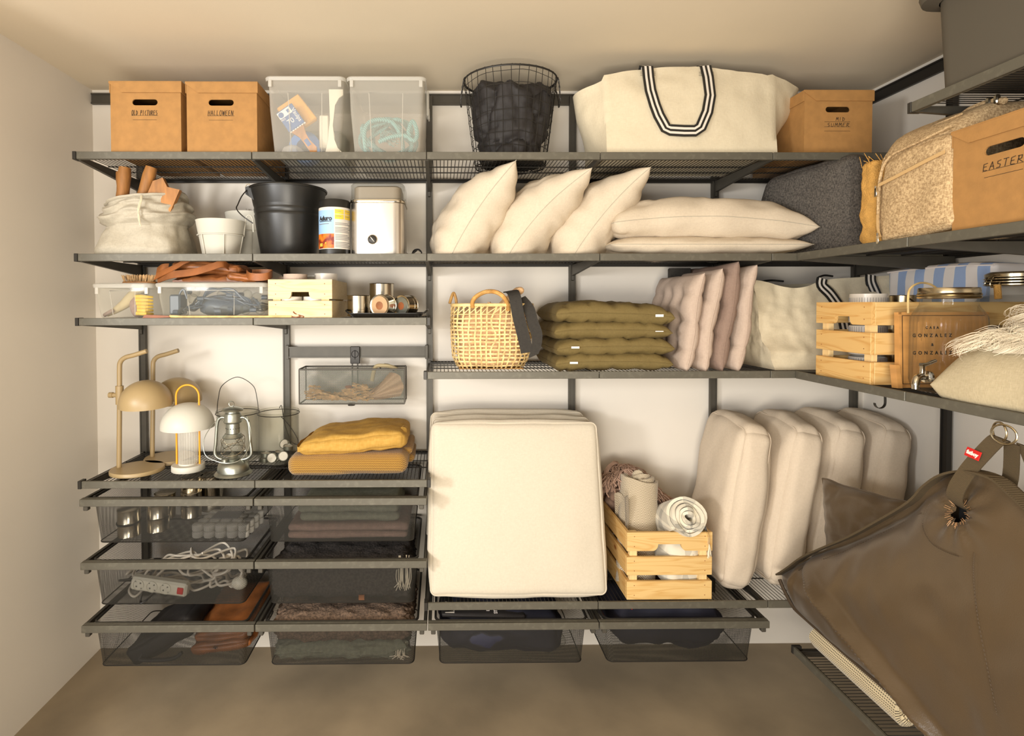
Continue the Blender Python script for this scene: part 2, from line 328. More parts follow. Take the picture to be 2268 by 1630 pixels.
    def ribbon(s, pts, side, width, th, lanes=(0,)):
        """band with thickness along pts; side = direction of its width (vector or one per point)"""
        pts = [Vector(p) for p in pts]; m = len(pts); nl = len(lanes)
        sd = [Vector(x).normalized() for x in (side if isinstance(side, list) else [side] * m)]
        for q in range(nl):
            vs = []
            for i in range(m):
                t = pts[min(i + 1, m - 1)] - pts[max(i - 1, 0)]; nn = sd[i].cross(t)
                nn = nn.normalized() if nn.length > 1e-9 else Vector((0, 0, 1))
                a = pts[i] + sd[i] * width * (q / nl - .5); b = pts[i] + sd[i] * width * ((q + 1) / nl - .5)
                vs += [a + nn * th / 2, b + nn * th / 2, b - nn * th / 2, a - nn * th / 2]
            fs = []
            for i in range(m - 1):
                for j in range(4): fs.append((4 * i + j, 4 * i + (j + 1) % 4, 4 * i + 4 + (j + 1) % 4, 4 * i + 4 + j))
            fs += [(3, 2, 1, 0), (4 * m - 4, 4 * m - 3, 4 * m - 2, 4 * m - 1)]
            s.add(vs, fs, lanes[q])
        return s
    def grid(s, fn, nu, nv, mi=0, cu=False, cv=False):
        vs = [fn(i / (nu if cu else nu - 1), j / (nv if cv else nv - 1)) for i in range(nu) for j in range(nv)]
        fs = [(i * nv + j, ((i + 1) % nu) * nv + j, ((i + 1) % nu) * nv + (j + 1) % nv, i * nv + (j + 1) % nv) for i in range(nu if cu else nu - 1) for j in range(nv if cv else nv - 1)]
        return s.add(vs, fs, mi)
    def sphere(s, c, r, n=16, m=8, mi=0, sc3=(1, 1, 1), fn=None):
        pr = []
        for i in range(m + 1):
            a = -PI / 2 + PI * i / m; pr.append((max(1e-5, r * math.cos(a)), r * math.sin(a)))
        vs = []
        for rr, z in pr:
            for j in range(n):
                p = Vector((rr * math.cos(2 * PI * j / n) * sc3[0], rr * math.sin(2 * PI * j / n) * sc3[1], z * sc3[2]))
                if fn: p = fn(p)
                vs.append(p + Vector(c))
        return s.add(vs, [(i * n + j, i * n + (j + 1) % n, (i + 1) * n + (j + 1) % n, (i + 1) * n + j) for i in range(m) for j in range(n)], mi)

def nz(p, f, seed=0): return noise.noise(Vector((p[0] * f + seed * 3.7, p[1] * f - seed * 1.3, p[2] * f + seed * 5.1)))
def arc(c, r, a0, a1, n, ax=('x', 'z')):
    out = []
    for i in range(n):
        a = math.radians(a0 + (a1 - a0) * i / (n - 1)); p = list(c); p['xyz'.index(ax[0])] += r * math.cos(a); p['xyz'.index(ax[1])] += r * math.sin(a); out.append(tuple(p))
    return out
def spl(pts, k=6, closed=False):
    """Catmull-Rom through pts"""
    pts = [Vector(p) for p in pts]; n = len(pts); out = []
    for i in range(n if closed else n - 1):
        if closed: a, b, c, d = pts[i - 1], pts[i], pts[(i + 1) % n], pts[(i + 2) % n]
        else: a, b, c, d = pts[max(i - 1, 0)], pts[i], pts[i + 1], pts[min(i + 2, n - 1)]
        for j in range(k):
            t = j / k; out.append(.5 * ((2 * b) + (c - a) * t + (2 * a - 5 * b + 4 * c - d) * t * t + (3 * b - a - 3 * c + d) * t ** 3))
    if not closed: out.append(pts[-1])
    return out

def mesh_of(g, name, mats, origin, smooth=40):
    me = bpy.data.meshes.new(name); o = Vector(origin)
    me.from_pydata([p - o for p in g.v], [], g.f)
    for m in mats: me.materials.append(m)
    if len(mats) > 1: me.polygons.foreach_set('material_index', g.mi)
    if any(u is not None for u in g.uv):
        ul = me.uv_layers.new(name='UVMap'); d = ul.data
        for poly, u in zip(me.polygons, g.uv):
            if u:
                for li, q in zip(poly.loop_indices, u): d[li].uv = q
    me.update()
    bm = bmesh.new(); bm.from_mesh(me); bmesh.ops.recalc_face_normals(bm, faces=bm.faces[:]); bm.to_mesh(me); bm.free()
    if smooth:
        me.polygons.foreach_set('use_smooth', [True] * len(me.polygons)); me.set_sharp_from_angle(angle=math.radians(smooth))
    return me
def _m(m): return [MT[x] for x in (m if isinstance(m, (list, tuple)) else [m])]
def thing(name, label, cat, loc, group=None):
    o = bpy.data.objects.new(name, None); o.empty_display_size = .05; COL.objects.link(o); o.location = loc
    o['label'] = label; o['category'] = cat
    if group: o['group'] = group
    return o
def wloc(o):
    v = Vector(o.location)
    return v + wloc(o.parent) if o.parent else v
def part(name, g, m, parent, smooth=40, label=None, stuff=False):
    """a part (or sub-part): its mesh is given in world coordinates"""
    c = sum(g.v, Vector()) / max(1, len(g.v))
    o = bpy.data.objects.new(name, mesh_of(g, name, _m(m), c, smooth)); COL.objects.link(o); o.parent = parent; o.location = c - wloc(parent)
    if label: o['label'] = label
    if stuff: o['kind'] = 'stuff'
    return o
def single(name, label, cat, g, m, group=None, smooth=40):
    xs = [p.x for p in g.v]; ys = [p.y for p in g.v]; zs = [p.z for p in g.v]
    c = Vector(((min(xs) + max(xs)) / 2, (min(ys) + max(ys)) / 2, min(zs)))
    o = bpy.data.objects.new(name, mesh_of(g, name, _m(m), c, smooth)); COL.objects.link(o); o.location = c
    o['label'] = label; o['category'] = cat
    if group: o['group'] = group
    return o
def struct(name, g, m, smooth=0):
    o = bpy.data.objects.new(name, mesh_of(g, name, _m(m), (0, 0, 0), smooth)); COL.objects.link(o); o['kind'] = 'structure'; return o
def kids(o): return [c for c in bpy.data.objects if c.parent == o]
def dup(root, delta, label, group=None, mat=None, _k=None):
    c = root.copy(); COL.objects.link(c); c.location = Vector(root.location) + Vector(delta); c['label'] = label
    if group: c['group'] = group
    for k in kids(root):
        if k is c: continue
        d = k.copy(); COL.objects.link(d); d.parent = c
        for q in kids(k):
            e = q.copy(); COL.objects.link(e); e.parent = d
    return c

def text_geo(g, s, size, frame, th=.0006, mi=0, align='CENTER', space=1.0, shear=0., bold=0.):
    """built-in font as real thin letters; frame = matrix whose x is reading direction, y up, z out of the surface"""
    cu = bpy.data.curves.new('t', 'FONT'); cu.body = s; cu.size = size; cu.extrude = th / 2; cu.align_x = align; cu.align_y = 'CENTER'; cu.space_character = space; cu.shear = shear; cu.offset = bold; cu.resolution_u = 3
    o = bpy.data.objects.new('t', cu); COL.objects.link(o); dg = bpy.context.evaluated_depsgraph_get()
    me = bpy.data.meshes.new_from_object(o.evaluated_get(dg)); k = g.T; g.T = frame
    g.add([v.co.copy() for v in me.vertices], [list(p.vertices) for p in me.polygons], mi); g.T = k
    bpy.data.objects.remove(o); bpy.data.curves.remove(cu); bpy.data.meshes.remove(me)
ST = {'O': [[(.3, 1), (.05, .6), (.1, .05), (.6, 0), (.9, .45), (.75, .95), (.3, 1)]], 'L': [[(.15, 1), (.1, .05), (.8, .12)]],
      'D': [[(.15, 1), (.1, 0)], [(0, .95), (.8, .7), (.75, .2), (.05, .02)]], 'P': [[(.2, .95), (.05, 0)], [(.0, .9), (.75, .95), (.7, .55), (.12, .45)]],
      'I': [[(.35, 1), (.3, 0)]], 'C': [[(.85, .9), (.3, .85), (.08, .4), (.3, .05), (.85, .1)]], 'T': [[(0, .95), (.95, 1)], [(.5, .98), (.35, 0)]],
      'U': [[(.1, .9), (.08, .2), (.4, 0), (.75, .2), (.85, .95)]], 'R': [[(.2, .95), (.05, 0)], [(0, .9), (.75, .9), (.65, .5), (.15, .45), (.9, 0)]],
      'E': [[(.85, .95), (.15, .9), (.1, .05), (.8, .02)], [(.1, .5), (.7, .52)]], 'S': [[(.8, .95), (.2, .85), (.25, .55), (.75, .45), (.65, .08), (.05, .02)]],
      'H': [[(.15, 1), (.05, 0)], [(.85, 1), (.7, 0)], [(.05, .5), (.9, .5)]], 'A': [[(0, 0), (.45, 1), (.85, 0)], [(.1, .4), (.8, .4)]],
      'a': [[(.1, .75), (.8, .8), (.7, .1), (.1, .1), (.2, .45), (.75, .45)]], 'W': [[(0, 1), (.2, 0), (.5, .8), (.7, 0), (1, 1)]],
      'N': [[(.05, 0), (.12, 1), (.75, 0), (.85, 1)]], 'M': [[(0, 0), (.2, 1), (.45, .35), (.75, 1), (.9, 0)]]}
def scrawl(g, s, w, h, frame, th=.0013):
    """hand lettering as thin raised pen strokes"""
    k = g.T; g.T = frame; cw = w / len(s); rr = random.Random(len(s) * 5 + ord(s[0]))
    for i, ch in enumerate(s):
        for st in ST.get(ch, []):
            pts = [(-w / 2 + i * cw + (x * .82 + .02 * rr.random()) * cw + y * .12 * cw, (y - .5) * h + rr.uniform(-.03, .03) * h, .0003) for x, y in st]
            g.ribbon(pts, (0, 0, 0), 0, 0) if False else None
            for a, b in zip(pts, pts[1:]):
                d = Vector(b) - Vector(a); n_ = Vector((-d.y, d.x, 0))
                if n_.length < 1e-9: continue
                n_ = n_.normalized() * th * .5; a_, b_ = Vector(a), Vector(b); dz = Vector((0, 0, .0003))
                g.add([a_ - n_, b_ - n_, b_ + n_, a_ + n_, a_ - n_ + dz, b_ - n_ + dz, b_ + n_ + dz, a_ + n_ + dz], [(0, 1, 2, 3), (4, 5, 6, 7), (0, 1, 5, 4), (2, 3, 7, 6)])
    g.T = k
def frame(o, x, y):
    x = Vector(x).normalized(); y = Vector(y); y = (y - x * y.dot(x)).normalized(); z = x.cross(y); o = Vector(o)
    return Matrix(((x.x, y.x, z.x, o.x), (x.y, y.y, z.y, o.y), (x.z, y.z, z.z, o.z), (0, 0, 0, 1)))
def stadium(cx, cz, w, h, n=6):
    r = h / 2; out = []
    for i in range(n + 1): a = -PI / 2 + PI * i / n; out.append((cx + w / 2 - r + r * math.cos(a), cz + r * math.sin(a)))
    for i in range(n + 1): a = PI / 2 + PI * i / n; out.append((cx - w / 2 + r + r * math.cos(a), cz + r * math.sin(a)))
    return out

def pillow(g, F, w, h, t, n=30, corner=.07, pw=2., q=.5, wr=.006, wf=9., seed=0, tufts=None, td=.5, bend=None, seam=None, mi=0, flat=0., zmin=None):
    """closed soft cushion in the frame F (x = width, y = height, z = thickness), centre at the frame origin"""
    def pos(u, v, sd):
        x = w / 2 * u * (1 - corner * (1 - v * v)); y = h / 2 * v * (1 - corner * (1 - u * u))
        th = ((1 - abs(u) ** (2 * pw)) * (1 - abs(v) ** (2 * pw)))
        th = max(th, 0) ** q
        if tufts:
            for (a, b) in tufts:
                d2 = ((u - a) * w / 2) ** 2 + ((v - b) * h / 2) ** 2; th *= 1 - td * math.exp(-d2 / (.0011))
        z = sd * t / 2 * th
        e = min(1., th * 1.5)
        z += sd * wr * e * (nz((x, y, sd * .3), wf, seed) + .5 * nz((x, y, sd * .3), wf * 2.7, seed + 3))
        rd = 1 - min(1, abs(nz((x + .02 * nz((x, y, 7), 12, seed), y, sd * .2), wf * .8, seed + 11)) * 5); z -= sd * wr * .55 * e * rd * rd * (0 if tufts else 1)
        # creases radiating from the corners and seams
        z += 0 if tufts else sd * wr * .5 * e * math.sin((abs(u) * 3 + abs(v) * 7) * 2.3 + 3 * nz((x, y, 1), 5, seed)) * (1 - e * .5)
        x += wr * .8 * nz((x, y, 5), wf, seed + 7) * (1 if abs(u) == 1 else .5); y += wr * .8 * nz((x, y, 9), wf, seed + 8)
        p = Vector((x, y, z))
        if bend: p = bend(p, u, v)
        p = F @ p
        if zmin is not None and p.z < zmin: p.z = zmin + (p.z - zmin) * .06 if False else zmin
        return p
    idx = {}; vs = []; fs = []
    def vid(i, j, sd):
        bd = i in (0, n) or j in (0, n); k = (i, j, 0 if bd else sd)
        if k not in idx:
            # denser near the rim
            u = math.sin(PI / 2 * (2 * i / n - 1)); v = math.sin(PI / 2 * (2 * j / n - 1))
            if i in (0, n): u = -1. if i == 0 else 1.
            if j in (0, n): v = -1. if j == 0 else 1.
            idx[k] = len(vs); vs.append(pos(u, v, 0 if bd else sd))
        return idx[k]
    for sd in (1, -1):
        for i in range(n):
            for j in range(n):
                f = [vid(i, j, sd), vid(i + 1, j, sd), vid(i + 1, j + 1, sd), vid(i, j + 1, sd)]
                fs.append(f if sd > 0 else f[::-1])
    g.add(vs, fs, mi)
    rim = [vs[idx[(i, 0, 0)]] for i in range(n)] + [vs[idx[(n, j, 0)]] for j in range(n)] + [vs[idx[(i, n, 0)]] for i in range(n, 0, -1)] + [vs[idx[(0, j, 0)]] for j in range(n, 0, -1)]
    return rim

def softbox(g, F, w, h, t, rad=.03, n=18, wr=.004, wf=7, seed=0, puff=.01, fn=None, mi=0):
    """box cushion: rounded box with puffed faces, in the frame F"""
    bm = bmesh.new(); bmesh.ops.create_cube(bm, size=1)
    bmesh.ops.subdivide_edges(bm, edges=bm.edges[:], cuts=n, use_grid_fill=True)
    for v in bm.verts:
        p = v.co * 2; q = []
        for a in range(3):   # densify near the edges
            q.append(math.copysign(1 - (1 - abs(p[a])) ** 1.6, p[a]))
        hw = Vector((w / 2, h / 2, t / 2)); p = Vector((q[0] * hw.x, q[1] * hw.y, q[2] * hw.z))
        inner = Vector([max(-hw[a] + rad, min(hw[a] - rad, p[a])) for a in range(3)]); d = p - inner
        if d.length > 1e-9: p = inner + d.normalized() * rad
        pf = Vector((math.copysign(max(0, 1 - q[1] ** 4) * max(0, 1 - q[2] ** 2) * (abs(q[0]) > .98), q[0]), math.copysign(max(0, 1 - q[0] ** 4) * max(0, 1 - q[2] ** 2) * (abs(q[1]) > .98), q[1]), math.copysign(max(0, 1 - q[0] ** 4) * max(0, 1 - q[1] ** 4) * (abs(q[2]) > .98), q[2])))
        p += pf * puff
        k = nz(p, wf, seed) + .5 * nz(p, wf * 2.5, seed + 2)
        p += (d.normalized() if d.length > 1e-9 else Vector()) * wr * k
        if fn: p = fn(p, q)
        v.co = F @ p
    g.bm(bm, mi)
def ring_pts(w, h, r, n=5):
    out = []
    for cx, cy, a0 in ((w / 2 - r, h / 2 - r, 0), (-w / 2 + r, h / 2 - r, 90), (-w / 2 + r, -h / 2 + r, 180), (w / 2 - r, -h / 2 + r, 270)):
        for i in range(n + 1): a = math.radians(a0 + 90 * i / n); out.append((cx + r * math.cos(a), cy + r * math.sin(a)))
    return out
def shell(g, rings, mi=0, inner=None, close=True):
    """stacked outlines [(list of (x,y), z)] lofted; last inner rings give wall thickness"""
    n = len(rings[0][0]); vs = []; 
    for o, z in rings: vs += [(p[0], p[1], z) for p in o]
    fs = [(i * n + j, i * n + (j + 1) % n, (i + 1) * n + (j + 1) % n, (i + 1) * n + j) for i in range(len(rings) - 1) for j in range(n)]
    if close: fs += [tuple(range(n))[::-1], tuple((len(rings) - 1) * n + j for j in range(n))]
    g.add(vs, fs, mi)
# ================================================================ the room
XL, XR, ZC = -.208, 3.06, 2.365
struct('floor', G().box((-2.6, -4.2, -.08), (3.2, .1, 0)), 'floor')
struct('ceiling', G().box((-.33, -3.6, ZC), (3.2, .1, ZC + .1)), 'ceil')
struct('wall_back', G().box((-.33, 0, 0), (3.2, .1, ZC)), 'wall')
struct('wall_left', G().box((-.33, -1.15, 0), (XL, 0, ZC)), 'wall')
struct('wall_right', G().box((XR, -3.6, 0), (3.2, 0, ZC)), 'wall')

H1, H2, H3L, H3R, H4, H5 = 1.992, 1.643, 1.4216, 1.233, .855, .420
YF = -.425
# ---------------------------------------------------------------- wall rails and uprights
def channel(g, x0, x1, y0, y1, z0, z1):
    g.box((x0, y0 + .003, z0), (x1, y1, z1)); g.box((x0, y0, z0), (x0 + .005, y0 + .004, z1)); g.box((x1 - .005, y0, z0), (x1, y0 + .004, z1))
g = G(); g.box((-.205, -.012, 2.303), (3.05, -.0005, 2.347)); g.box((-.205, -.016, 2.341), (3.05, -.012, 2.347)); g.box((-.205, -.016, 2.303), (3.05, -.012, 2.309))
single('hanging_rail', 'long dark steel hanging rail just under the ceiling on the white back wall', 'rail', g, 'metal')
g = G(); g.box((3.048, -2.2, 2.303), (3.0595, -.018, 2.347)); g.box((3.044, -2.2, 2.341), (3.048, -.018, 2.347))
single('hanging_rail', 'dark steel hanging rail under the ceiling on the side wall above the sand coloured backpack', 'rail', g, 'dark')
def upright(x, label, z0=.24, z1=2.335):
    g = G(); channel(g, x - .0135, x + .0135, -.030, -.0125, z0, z1)
    t = thing('wall_upright', label, 'upright', (x, -.015, z0), 'uprights on the back wall')
    part('channel', g, 'metal', t, 0); return t
ups = ['dark steel wall upright standing behind the two beige desk lamps', 'dark steel wall upright between the drawer columns and behind the glass lanterns',
       'dark steel wall upright at the edge of the tall cream seat cushions', 'dark steel wall upright rising behind the stack of olive cushions',
       'dark steel wall upright behind the row of standing pale back cushions', 'dark steel wall upright in the room corner behind the wooden crate of cups']
U0 = upright(0, ups[0])
for k in range(1, 6): dup(U0, (.6 * k, 0, 0), ups[k])
g = G()
def upright_r(y, label):
    t = thing('wall_upright', label, 'upright', (3.045, y, .24), 'uprights on the side wall')
    g = G(); g.box((3.034, y - .0135, .24), (3.048, y + .0135, 2.335)); g.box((3.030, y - .0135, .24), (3.034, y - .0085, 2.335)); g.box((3.030, y + .0085, .24), (3.034, y + .0135, 2.335))
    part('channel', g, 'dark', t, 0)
upright_r(-.405, 'dark steel upright on the side wall beside the last pale back cushion')
upright_r(-.875, 'dark steel upright on the side wall behind the clip-lid glass jar'); upright_r(-1.325, 'dark steel upright on the side wall behind the beige linen pillow')

# ---------------------------------------------------------------- wire shelves (one per bay)
def wire_shelf(W, Dp, label, group, rot=False, loc=(0, 0, 0), drop=0.):
    """built with its front left top corner at loc; rot turns it to the side wall"""
    T = Matrix.Translation(loc) @ (Matrix(((0, 1, 0, 0), (-1, 0, 0, 0), (0, 0, 1, 0), (0, 0, 0, 1))) if rot else Matrix())
    t = thing('wire_shelf', label, 'shelf', tuple(T @ Vector((W / 2, Dp / 2, -.026))), group)
    g = G(); g.T = T; g.box((.0012, 0, -.0255), (W - .0012, .009, 0), .0012); g.box((.0012, .004, -.0255), (W - .0012, .014, -.0235))
    part('front_rail', g, 'fascia', t, 30)
    g = G(); g.T = T; n = round(W / .0135)
    for i in range(n):
        x = .006 + i * (W - .012) / (n - 1); zz = -.0045
        g.tube([(x, .008, zz), (x, Dp - .004, zz)], .0014, 4, cap=False)
    part('wires', g, 'dark', t, 60, stuff=True)
    for y, r in ((.016, .0024), (Dp * .44, .0024), (Dp * .66, .0024), (Dp - .022, .003), (Dp - .006, .003)):
        g = G(); g.T = T; g.tube([(.004, y, -.0085), (W - .004, y, -.0085)], r, 6); part('cross_wire', g, 'dark', t)
    g = G(); g.T = T; g.box((.003, Dp - .004, -.019), (W - .003, Dp, -.004)); part('back_rail', g, 'dark', t, 0)
    return t
SH = 'wire shelves on the back wall'
S0 = wire_shelf(.6, .40, 'grey wire shelf under the two matching cardboard boxes', SH, loc=(0, YF, H1))
def shelf(k, h, label): return dup(S0, (.6 * k, 0, h - H1), label)
shelf(1, H1, 'grey wire shelf under the two milky plastic bins'); shelf(2, H1, 'grey wire shelf carrying the black wire basket')
shelf(3, H1, 'grey wire shelf under the big canvas tote with striped handles'); shelf(4, H1, 'grey wire shelf under the midsummer cardboard box')
shelf(0, H2, 'grey wire shelf under the cloth sack of wooden sticks'); shelf(1, H2, 'grey wire shelf under the black bucket and the steel canister')
shelf(2, H2, 'grey wire shelf under the three tilted cream pillows'); shelf(3, H2, 'grey wire shelf under the two cream pillows lying flat'); shelf(4, H2, 'grey wire shelf in the corner under the charcoal cushion')
shelf(0, H3L, 'grey wire shelf under the clear bins of gloves and string lights'); shelf(1, H3L, 'grey wire shelf under the small pine crate and the tins')
shelf(2, H3R, 'grey wire shelf under the bamboo basket'); shelf(3, H3R, 'grey wire shelf under the olive and pink seat pads'); shelf(4, H3R, 'grey wire shelf under the slouching canvas tote')
shelf(0, H4, 'grey wire shelf under the lamps and the storm lantern'); shelf(1, H4, 'grey wire shelf under the folded mustard knit')
shelf(2, H5, 'grey wire shelf under the big square cream seat cushions'); shelf(3, H5, 'grey wire shelf under the pine crate of rolled blankets'); shelf(4, H5, 'grey wire shelf under the upright back cushions')
SR = 'wire shelves on the side wall'
XF = 2.483
r0 = wire_shelf(.45, .55, 'grey side-wall shelf under the sand backpack', SR, True, (XF, -.430, H2))
# rot maps local x (width) to -y and local y (depth) to +x
dup(r0, (0, -.45, 0), 'grey side-wall shelf under the easter cardboard box'); dup(r0, (0, 0, H3R - H2), 'grey side-wall shelf under the pine crate of cups')
dup(r0, (0, -.45, H3R - H2), 'grey side-wall shelf under the beige linen pillow'); dup(r0, (0, -.453, 1.995 - H2), 'grey side-wall shelf just under the ceiling carrying the dark bin')
dup(r0, (0, 0, .418 - H2), 'grey side-wall shelf behind the tip of the brown nylon hammock'); dup(r0, (0, -.45, .418 - H2), 'grey side-wall shelf hidden by the middle of the brown nylon hammock')
dup(r0, (0, -.007, .264 - H2), 'low grey side-wall shelf carrying the far end of the rolled rug'); dup(r0, (0, -.457, .264 - H2), 'low grey side-wall shelf carrying the near end of the rolled rug')
dup(r0, (0, -.907, .264 - H2), 'low grey side-wall shelf beyond the rolled rug, at the frame edge')

# ---------------------------------------------------------------- brackets
def bracket(x, h, label, cap=0):
    t = thing('shelf_bracket', label, 'bracket', (x, -.03, h - .06), 'brackets on the back wall')
    g = G(); g.prism([(-.41, h - .012), (-.41, h - .0265), (-.045, h - .056), (-.031, h - .058), (-.031, h - .012)], x - .006, x + .006, 0)
    g.prism([(-.036, h - .002), (-.036, h - .075), (-.0275, h - .078), (-.0275, h - .002)], x - .0045, x + .0045, 0)
    part('arm', g, 'metal', t, 0)
    if cap:
        g = G(); g.box((x + (.0 if cap > 0 else -.012), YF - .001, h - .027), (x + (.012 if cap > 0 else 0), YF + .03, h + .001), .001); part('end_cover', g, 'dark', t, 0)
    return t
def brackets(rows):
    src = None
    for k, h, lab, cap in rows:
        if cap or src is None:
            b = bracket(.6 * k, h, lab, cap)
            if not cap: src = (b, k, h)
        else: dup(src[0], (.6 * (k - src[1]), 0, h - src[2]), lab)
brackets([
 (1, H1, 'tapered grey bracket between the two cardboard boxes and the plastic bins, below the shelf', 0), (0, H1, 'tapered grey bracket at the outer end of the highest shelf by the left wall', -1),
 (2, H1, 'tapered grey bracket under the highest shelf beside the black wire basket', 0), (3, H1, 'tapered grey bracket under the highest shelf above the third tilted pillow', 0), (4, H1, 'tapered grey bracket under the highest shelf touching the charcoal cushion', 0),
 (0, H2, 'tapered grey bracket under the shelf with the cloth sack', -1), (1, H2, 'tapered grey bracket above the small pine crate', 0), (2, H2, 'tapered grey bracket above the bamboo basket side of the upright', 0),
 (3, H2, 'tapered grey bracket above the stack of olive cushions', 0), (4, H2, 'tapered grey bracket above the standing pink seat pads', 0), (5, H2, 'tapered grey bracket in the corner above the slouching canvas tote', 0),
 (0, H3L, 'tapered grey bracket under the clear bin with garden gloves', -1), (1, H3L, 'tapered grey bracket under the small pine crate', 0), (2, H3L - .0005, 'tapered grey bracket beside the black tray of tins', 1),
 (2, H3R, 'tapered grey bracket under the bamboo basket end of the shelf', -1), (3, H3R, 'tapered grey bracket under the olive cushion stack', 0), (4, H3R, 'tapered grey bracket under the slouching canvas tote', 0),
 (0, H4, 'tapered grey bracket under the beige desk lamps', -1), (1, H4, 'tapered grey bracket under the storm lantern shelf joint', 0), (2, H4, 'tapered grey bracket under the end of the mustard knit shelf', 1),
 (2, H5, 'tapered grey bracket under the big cream seat cushions', -1), (3, H5, 'tapered grey bracket beneath the joint beside the pine crate of blankets', 0), (4, H5, 'tapered grey bracket under the upright back cushions', 0)])
def bracket_r(y, h, label, cap=0):
    t = thing('shelf_bracket', label, 'bracket', (3.03, y, h - .06), 'brackets on the side wall')
    g = G(); g.prism([(XF + .013, h - .012), (XF + .013, h - .0265), (3.0, h - .062), (3.031, h - .065), (3.031, h - .012)], y - .006, y + .006, 1)
    part('arm', g, 'metal', t, 0)
    if cap: g = G(); g.box((XF - .001, y, h - .027), (XF + .03, y + .012, h + .001), .001); part('end_cover', g, 'dark', t, 0)
for y, h, l, c in ((-.432, H2, 'wide grey bracket on the side wall above the blue striped bag', 0), (-.88, H2, 'wide grey bracket on the side wall above the glass drinks dispenser', 0), (-.884, 1.995, 'wide grey bracket above the sand backpack, holding the ceiling-high shelf', 1),
                (-.432, H3R, 'wide grey bracket on the side wall under the pine crate of cups', 0), (-.88, H3R, 'wide grey bracket on the side wall under the glass drinks dispenser', 0), (-.432, .418, 'wide grey bracket behind the brown hammock', 0),
                (-.438, .264, 'wide grey bracket at the end of the low rug shelf', 1), (-.89, .264, 'wide grey bracket under the middle of the low rug shelf', 0)):
    bracket_r(y, h, l, c)

# ---------------------------------------------------------------- mesh drawers
def mq(g, a, b, c, d, mi=0):
    a, b, c, d = map(Vector, (a, b, c, d)); u = (b - a).length; v = (d - a).length; ex = (b - a).normalized(); ey = (d - a) - ex * (d - a).dot(ex); ey.normalize()
    g.add([a, b, c, d], [(0, 1, 2, 3)], mi, [[((p - a).dot(ex), (p - a).dot(ey)) for p in (a, b, c, d)]])
def drawer(label):
    x0, z = 0., .797
    t = thing('sliding_basket', label, 'drawer', (.3, -.24, z - .165), 'perforated steel drawers')
    g = G(); g.box((x0 + .002, -.44, z - .025), (.598, -.428, z), .0015); g.box((x0 + .002, -.428, z - .008), (.598, -.416, z), .001)
    for sgn, xx in ((1, .002), (-1, .598)): pass
    part('front_rail', g, 'fascia', t, 30)
    for xx in (.002, .586):
        g = G(); g.box((xx, -.428, z - .022), (xx + .004, -.03, z - .002)); g.box((xx, -.428, z - .006), (xx + .012, -.03, z - .002)); g.box((xx + .008, -.428, z - .018), (xx + .012, -.03, z - .002)); part('side_rail', g, 'metal', t, 0)
    for xx in (.012, .572):
        g = G(); g.box((xx, -.436, z - .041), (xx + .016, -.418, z - .025), .002); part('runner_stop', g, 'metal', t, 0)
    # basket: rolled rim and perforated sheet
    top = ring_pts(.537, .372, .022); bot = ring_pts(.508, .345, .02); cx, cy = .296, -.227; zt, zb = z - .004, z - .165
    g = G(); g.tube([(cx + p[0], cy + p[1], zt) for p in top], .0045, 6, closed=True); part('rim', g, 'dark', t)
    g = G(); n = len(top); per = 0
    for i in range(n):
        a, b = top[i], top[(i + 1) % n]; c, d = bot[(i + 1) % n], bot[i]; L_ = math.dist(a, b)
        if L_ < 1e-6: continue
        zm = z - .03
        P = [(cx + a[0], cy + a[1], zt), (cx + b[0], cy + b[1], zt), (cx + c[0], cy + c[1], zb), (cx + d[0], cy + d[1], zb)]
        g.add(P, [(0, 1, 2, 3)], 0, [[(per, .16), (per + L_, .16), (per + L_ * .99, 0), (per + L_ * .01, 0)]]); per += L_
    k = len(g.v); g.add([(cx + p[0], cy + p[1], zb) for p in bot], [tuple(range(n))], 0, [[(p[0] + 1, p[1] + 1) for p in bot]])
    part('perforated_basket', g, 'mesh', t, 60)
    g = G(); g.tube([(cx + p[0], cy + p[1], zb) for p in bot], .0022, 5, closed=True); part('base_edge', g, 'dark', t)
    return t
D0 = drawer('perforated steel drawer with the steel candle tins and tealights')
for (c, r, lab) in ((1, 0, 'perforated steel drawer with the folded pink blanket'), (0, 1, 'perforated steel drawer with the white extension lead'), (1, 1, 'perforated steel drawer with the dark shaggy throw'),
                    (0, 2, 'perforated steel drawer with the tan leather apron'), (1, 2, 'perforated steel drawer with the brown fleece over grey felt'), (2, 2, 'perforated steel drawer with the black printed bags'), (3, 2, 'perforated steel drawer with only navy cloth inside')):
    dup(D0, (.6 * c, 0, -.2205 * r), lab)

# ---------------------------------------------------------------- rail with the hanging mesh tray
g = G(); g.box((.614, -.044, 1.246), (1.19, -.036, 1.292), .001); g.box((.614, -.048, 1.286), (1.19, -.044, 1.292)); g.box((.614, -.048, 1.246), (1.19, -.044, 1.252))
t = thing('cross_rail', 'short horizontal steel rail between two uprights above the hanging mesh tray', 'rail', (.9, -.03, 1.246)); part('bar', g, 'metal', t, 0)
for x in (.604, 1.182):
    g = G(); g.box((x, -.05, 1.24), (x + .012, -.028, 1.298), .001); part('end_bracket', g, 'metal', t, 0)
t = thing('mesh_tray', 'long perforated steel tray hanging from the short rail, full of twigs', 'tray', (.9, -.1, 1.06))
g = G(); g.box((.872, -.056, 1.222), (.912, -.048, 1.294), .0025); part('hook_plate', g, 'dark', t, 0)
g = G(); g.tube(arc((.892, -.057, 1.262), .014, 0, 360, 20), .0012, 5); g.tube([(.892, -.057, 1.278), (.892, -.057, 1.24)], .0012, 5); g.lathe([(.004, 0), (.004, .002)], (0, 0, 0), 10) if False else None; part('dial', g, 'shade_and_marks', t)
for x in (.88, .902): g = G(); g.tube([(x, -.052, 1.224), (x, -.052, 1.09)], .0028, 6); part('strut', g, 'metal', t)
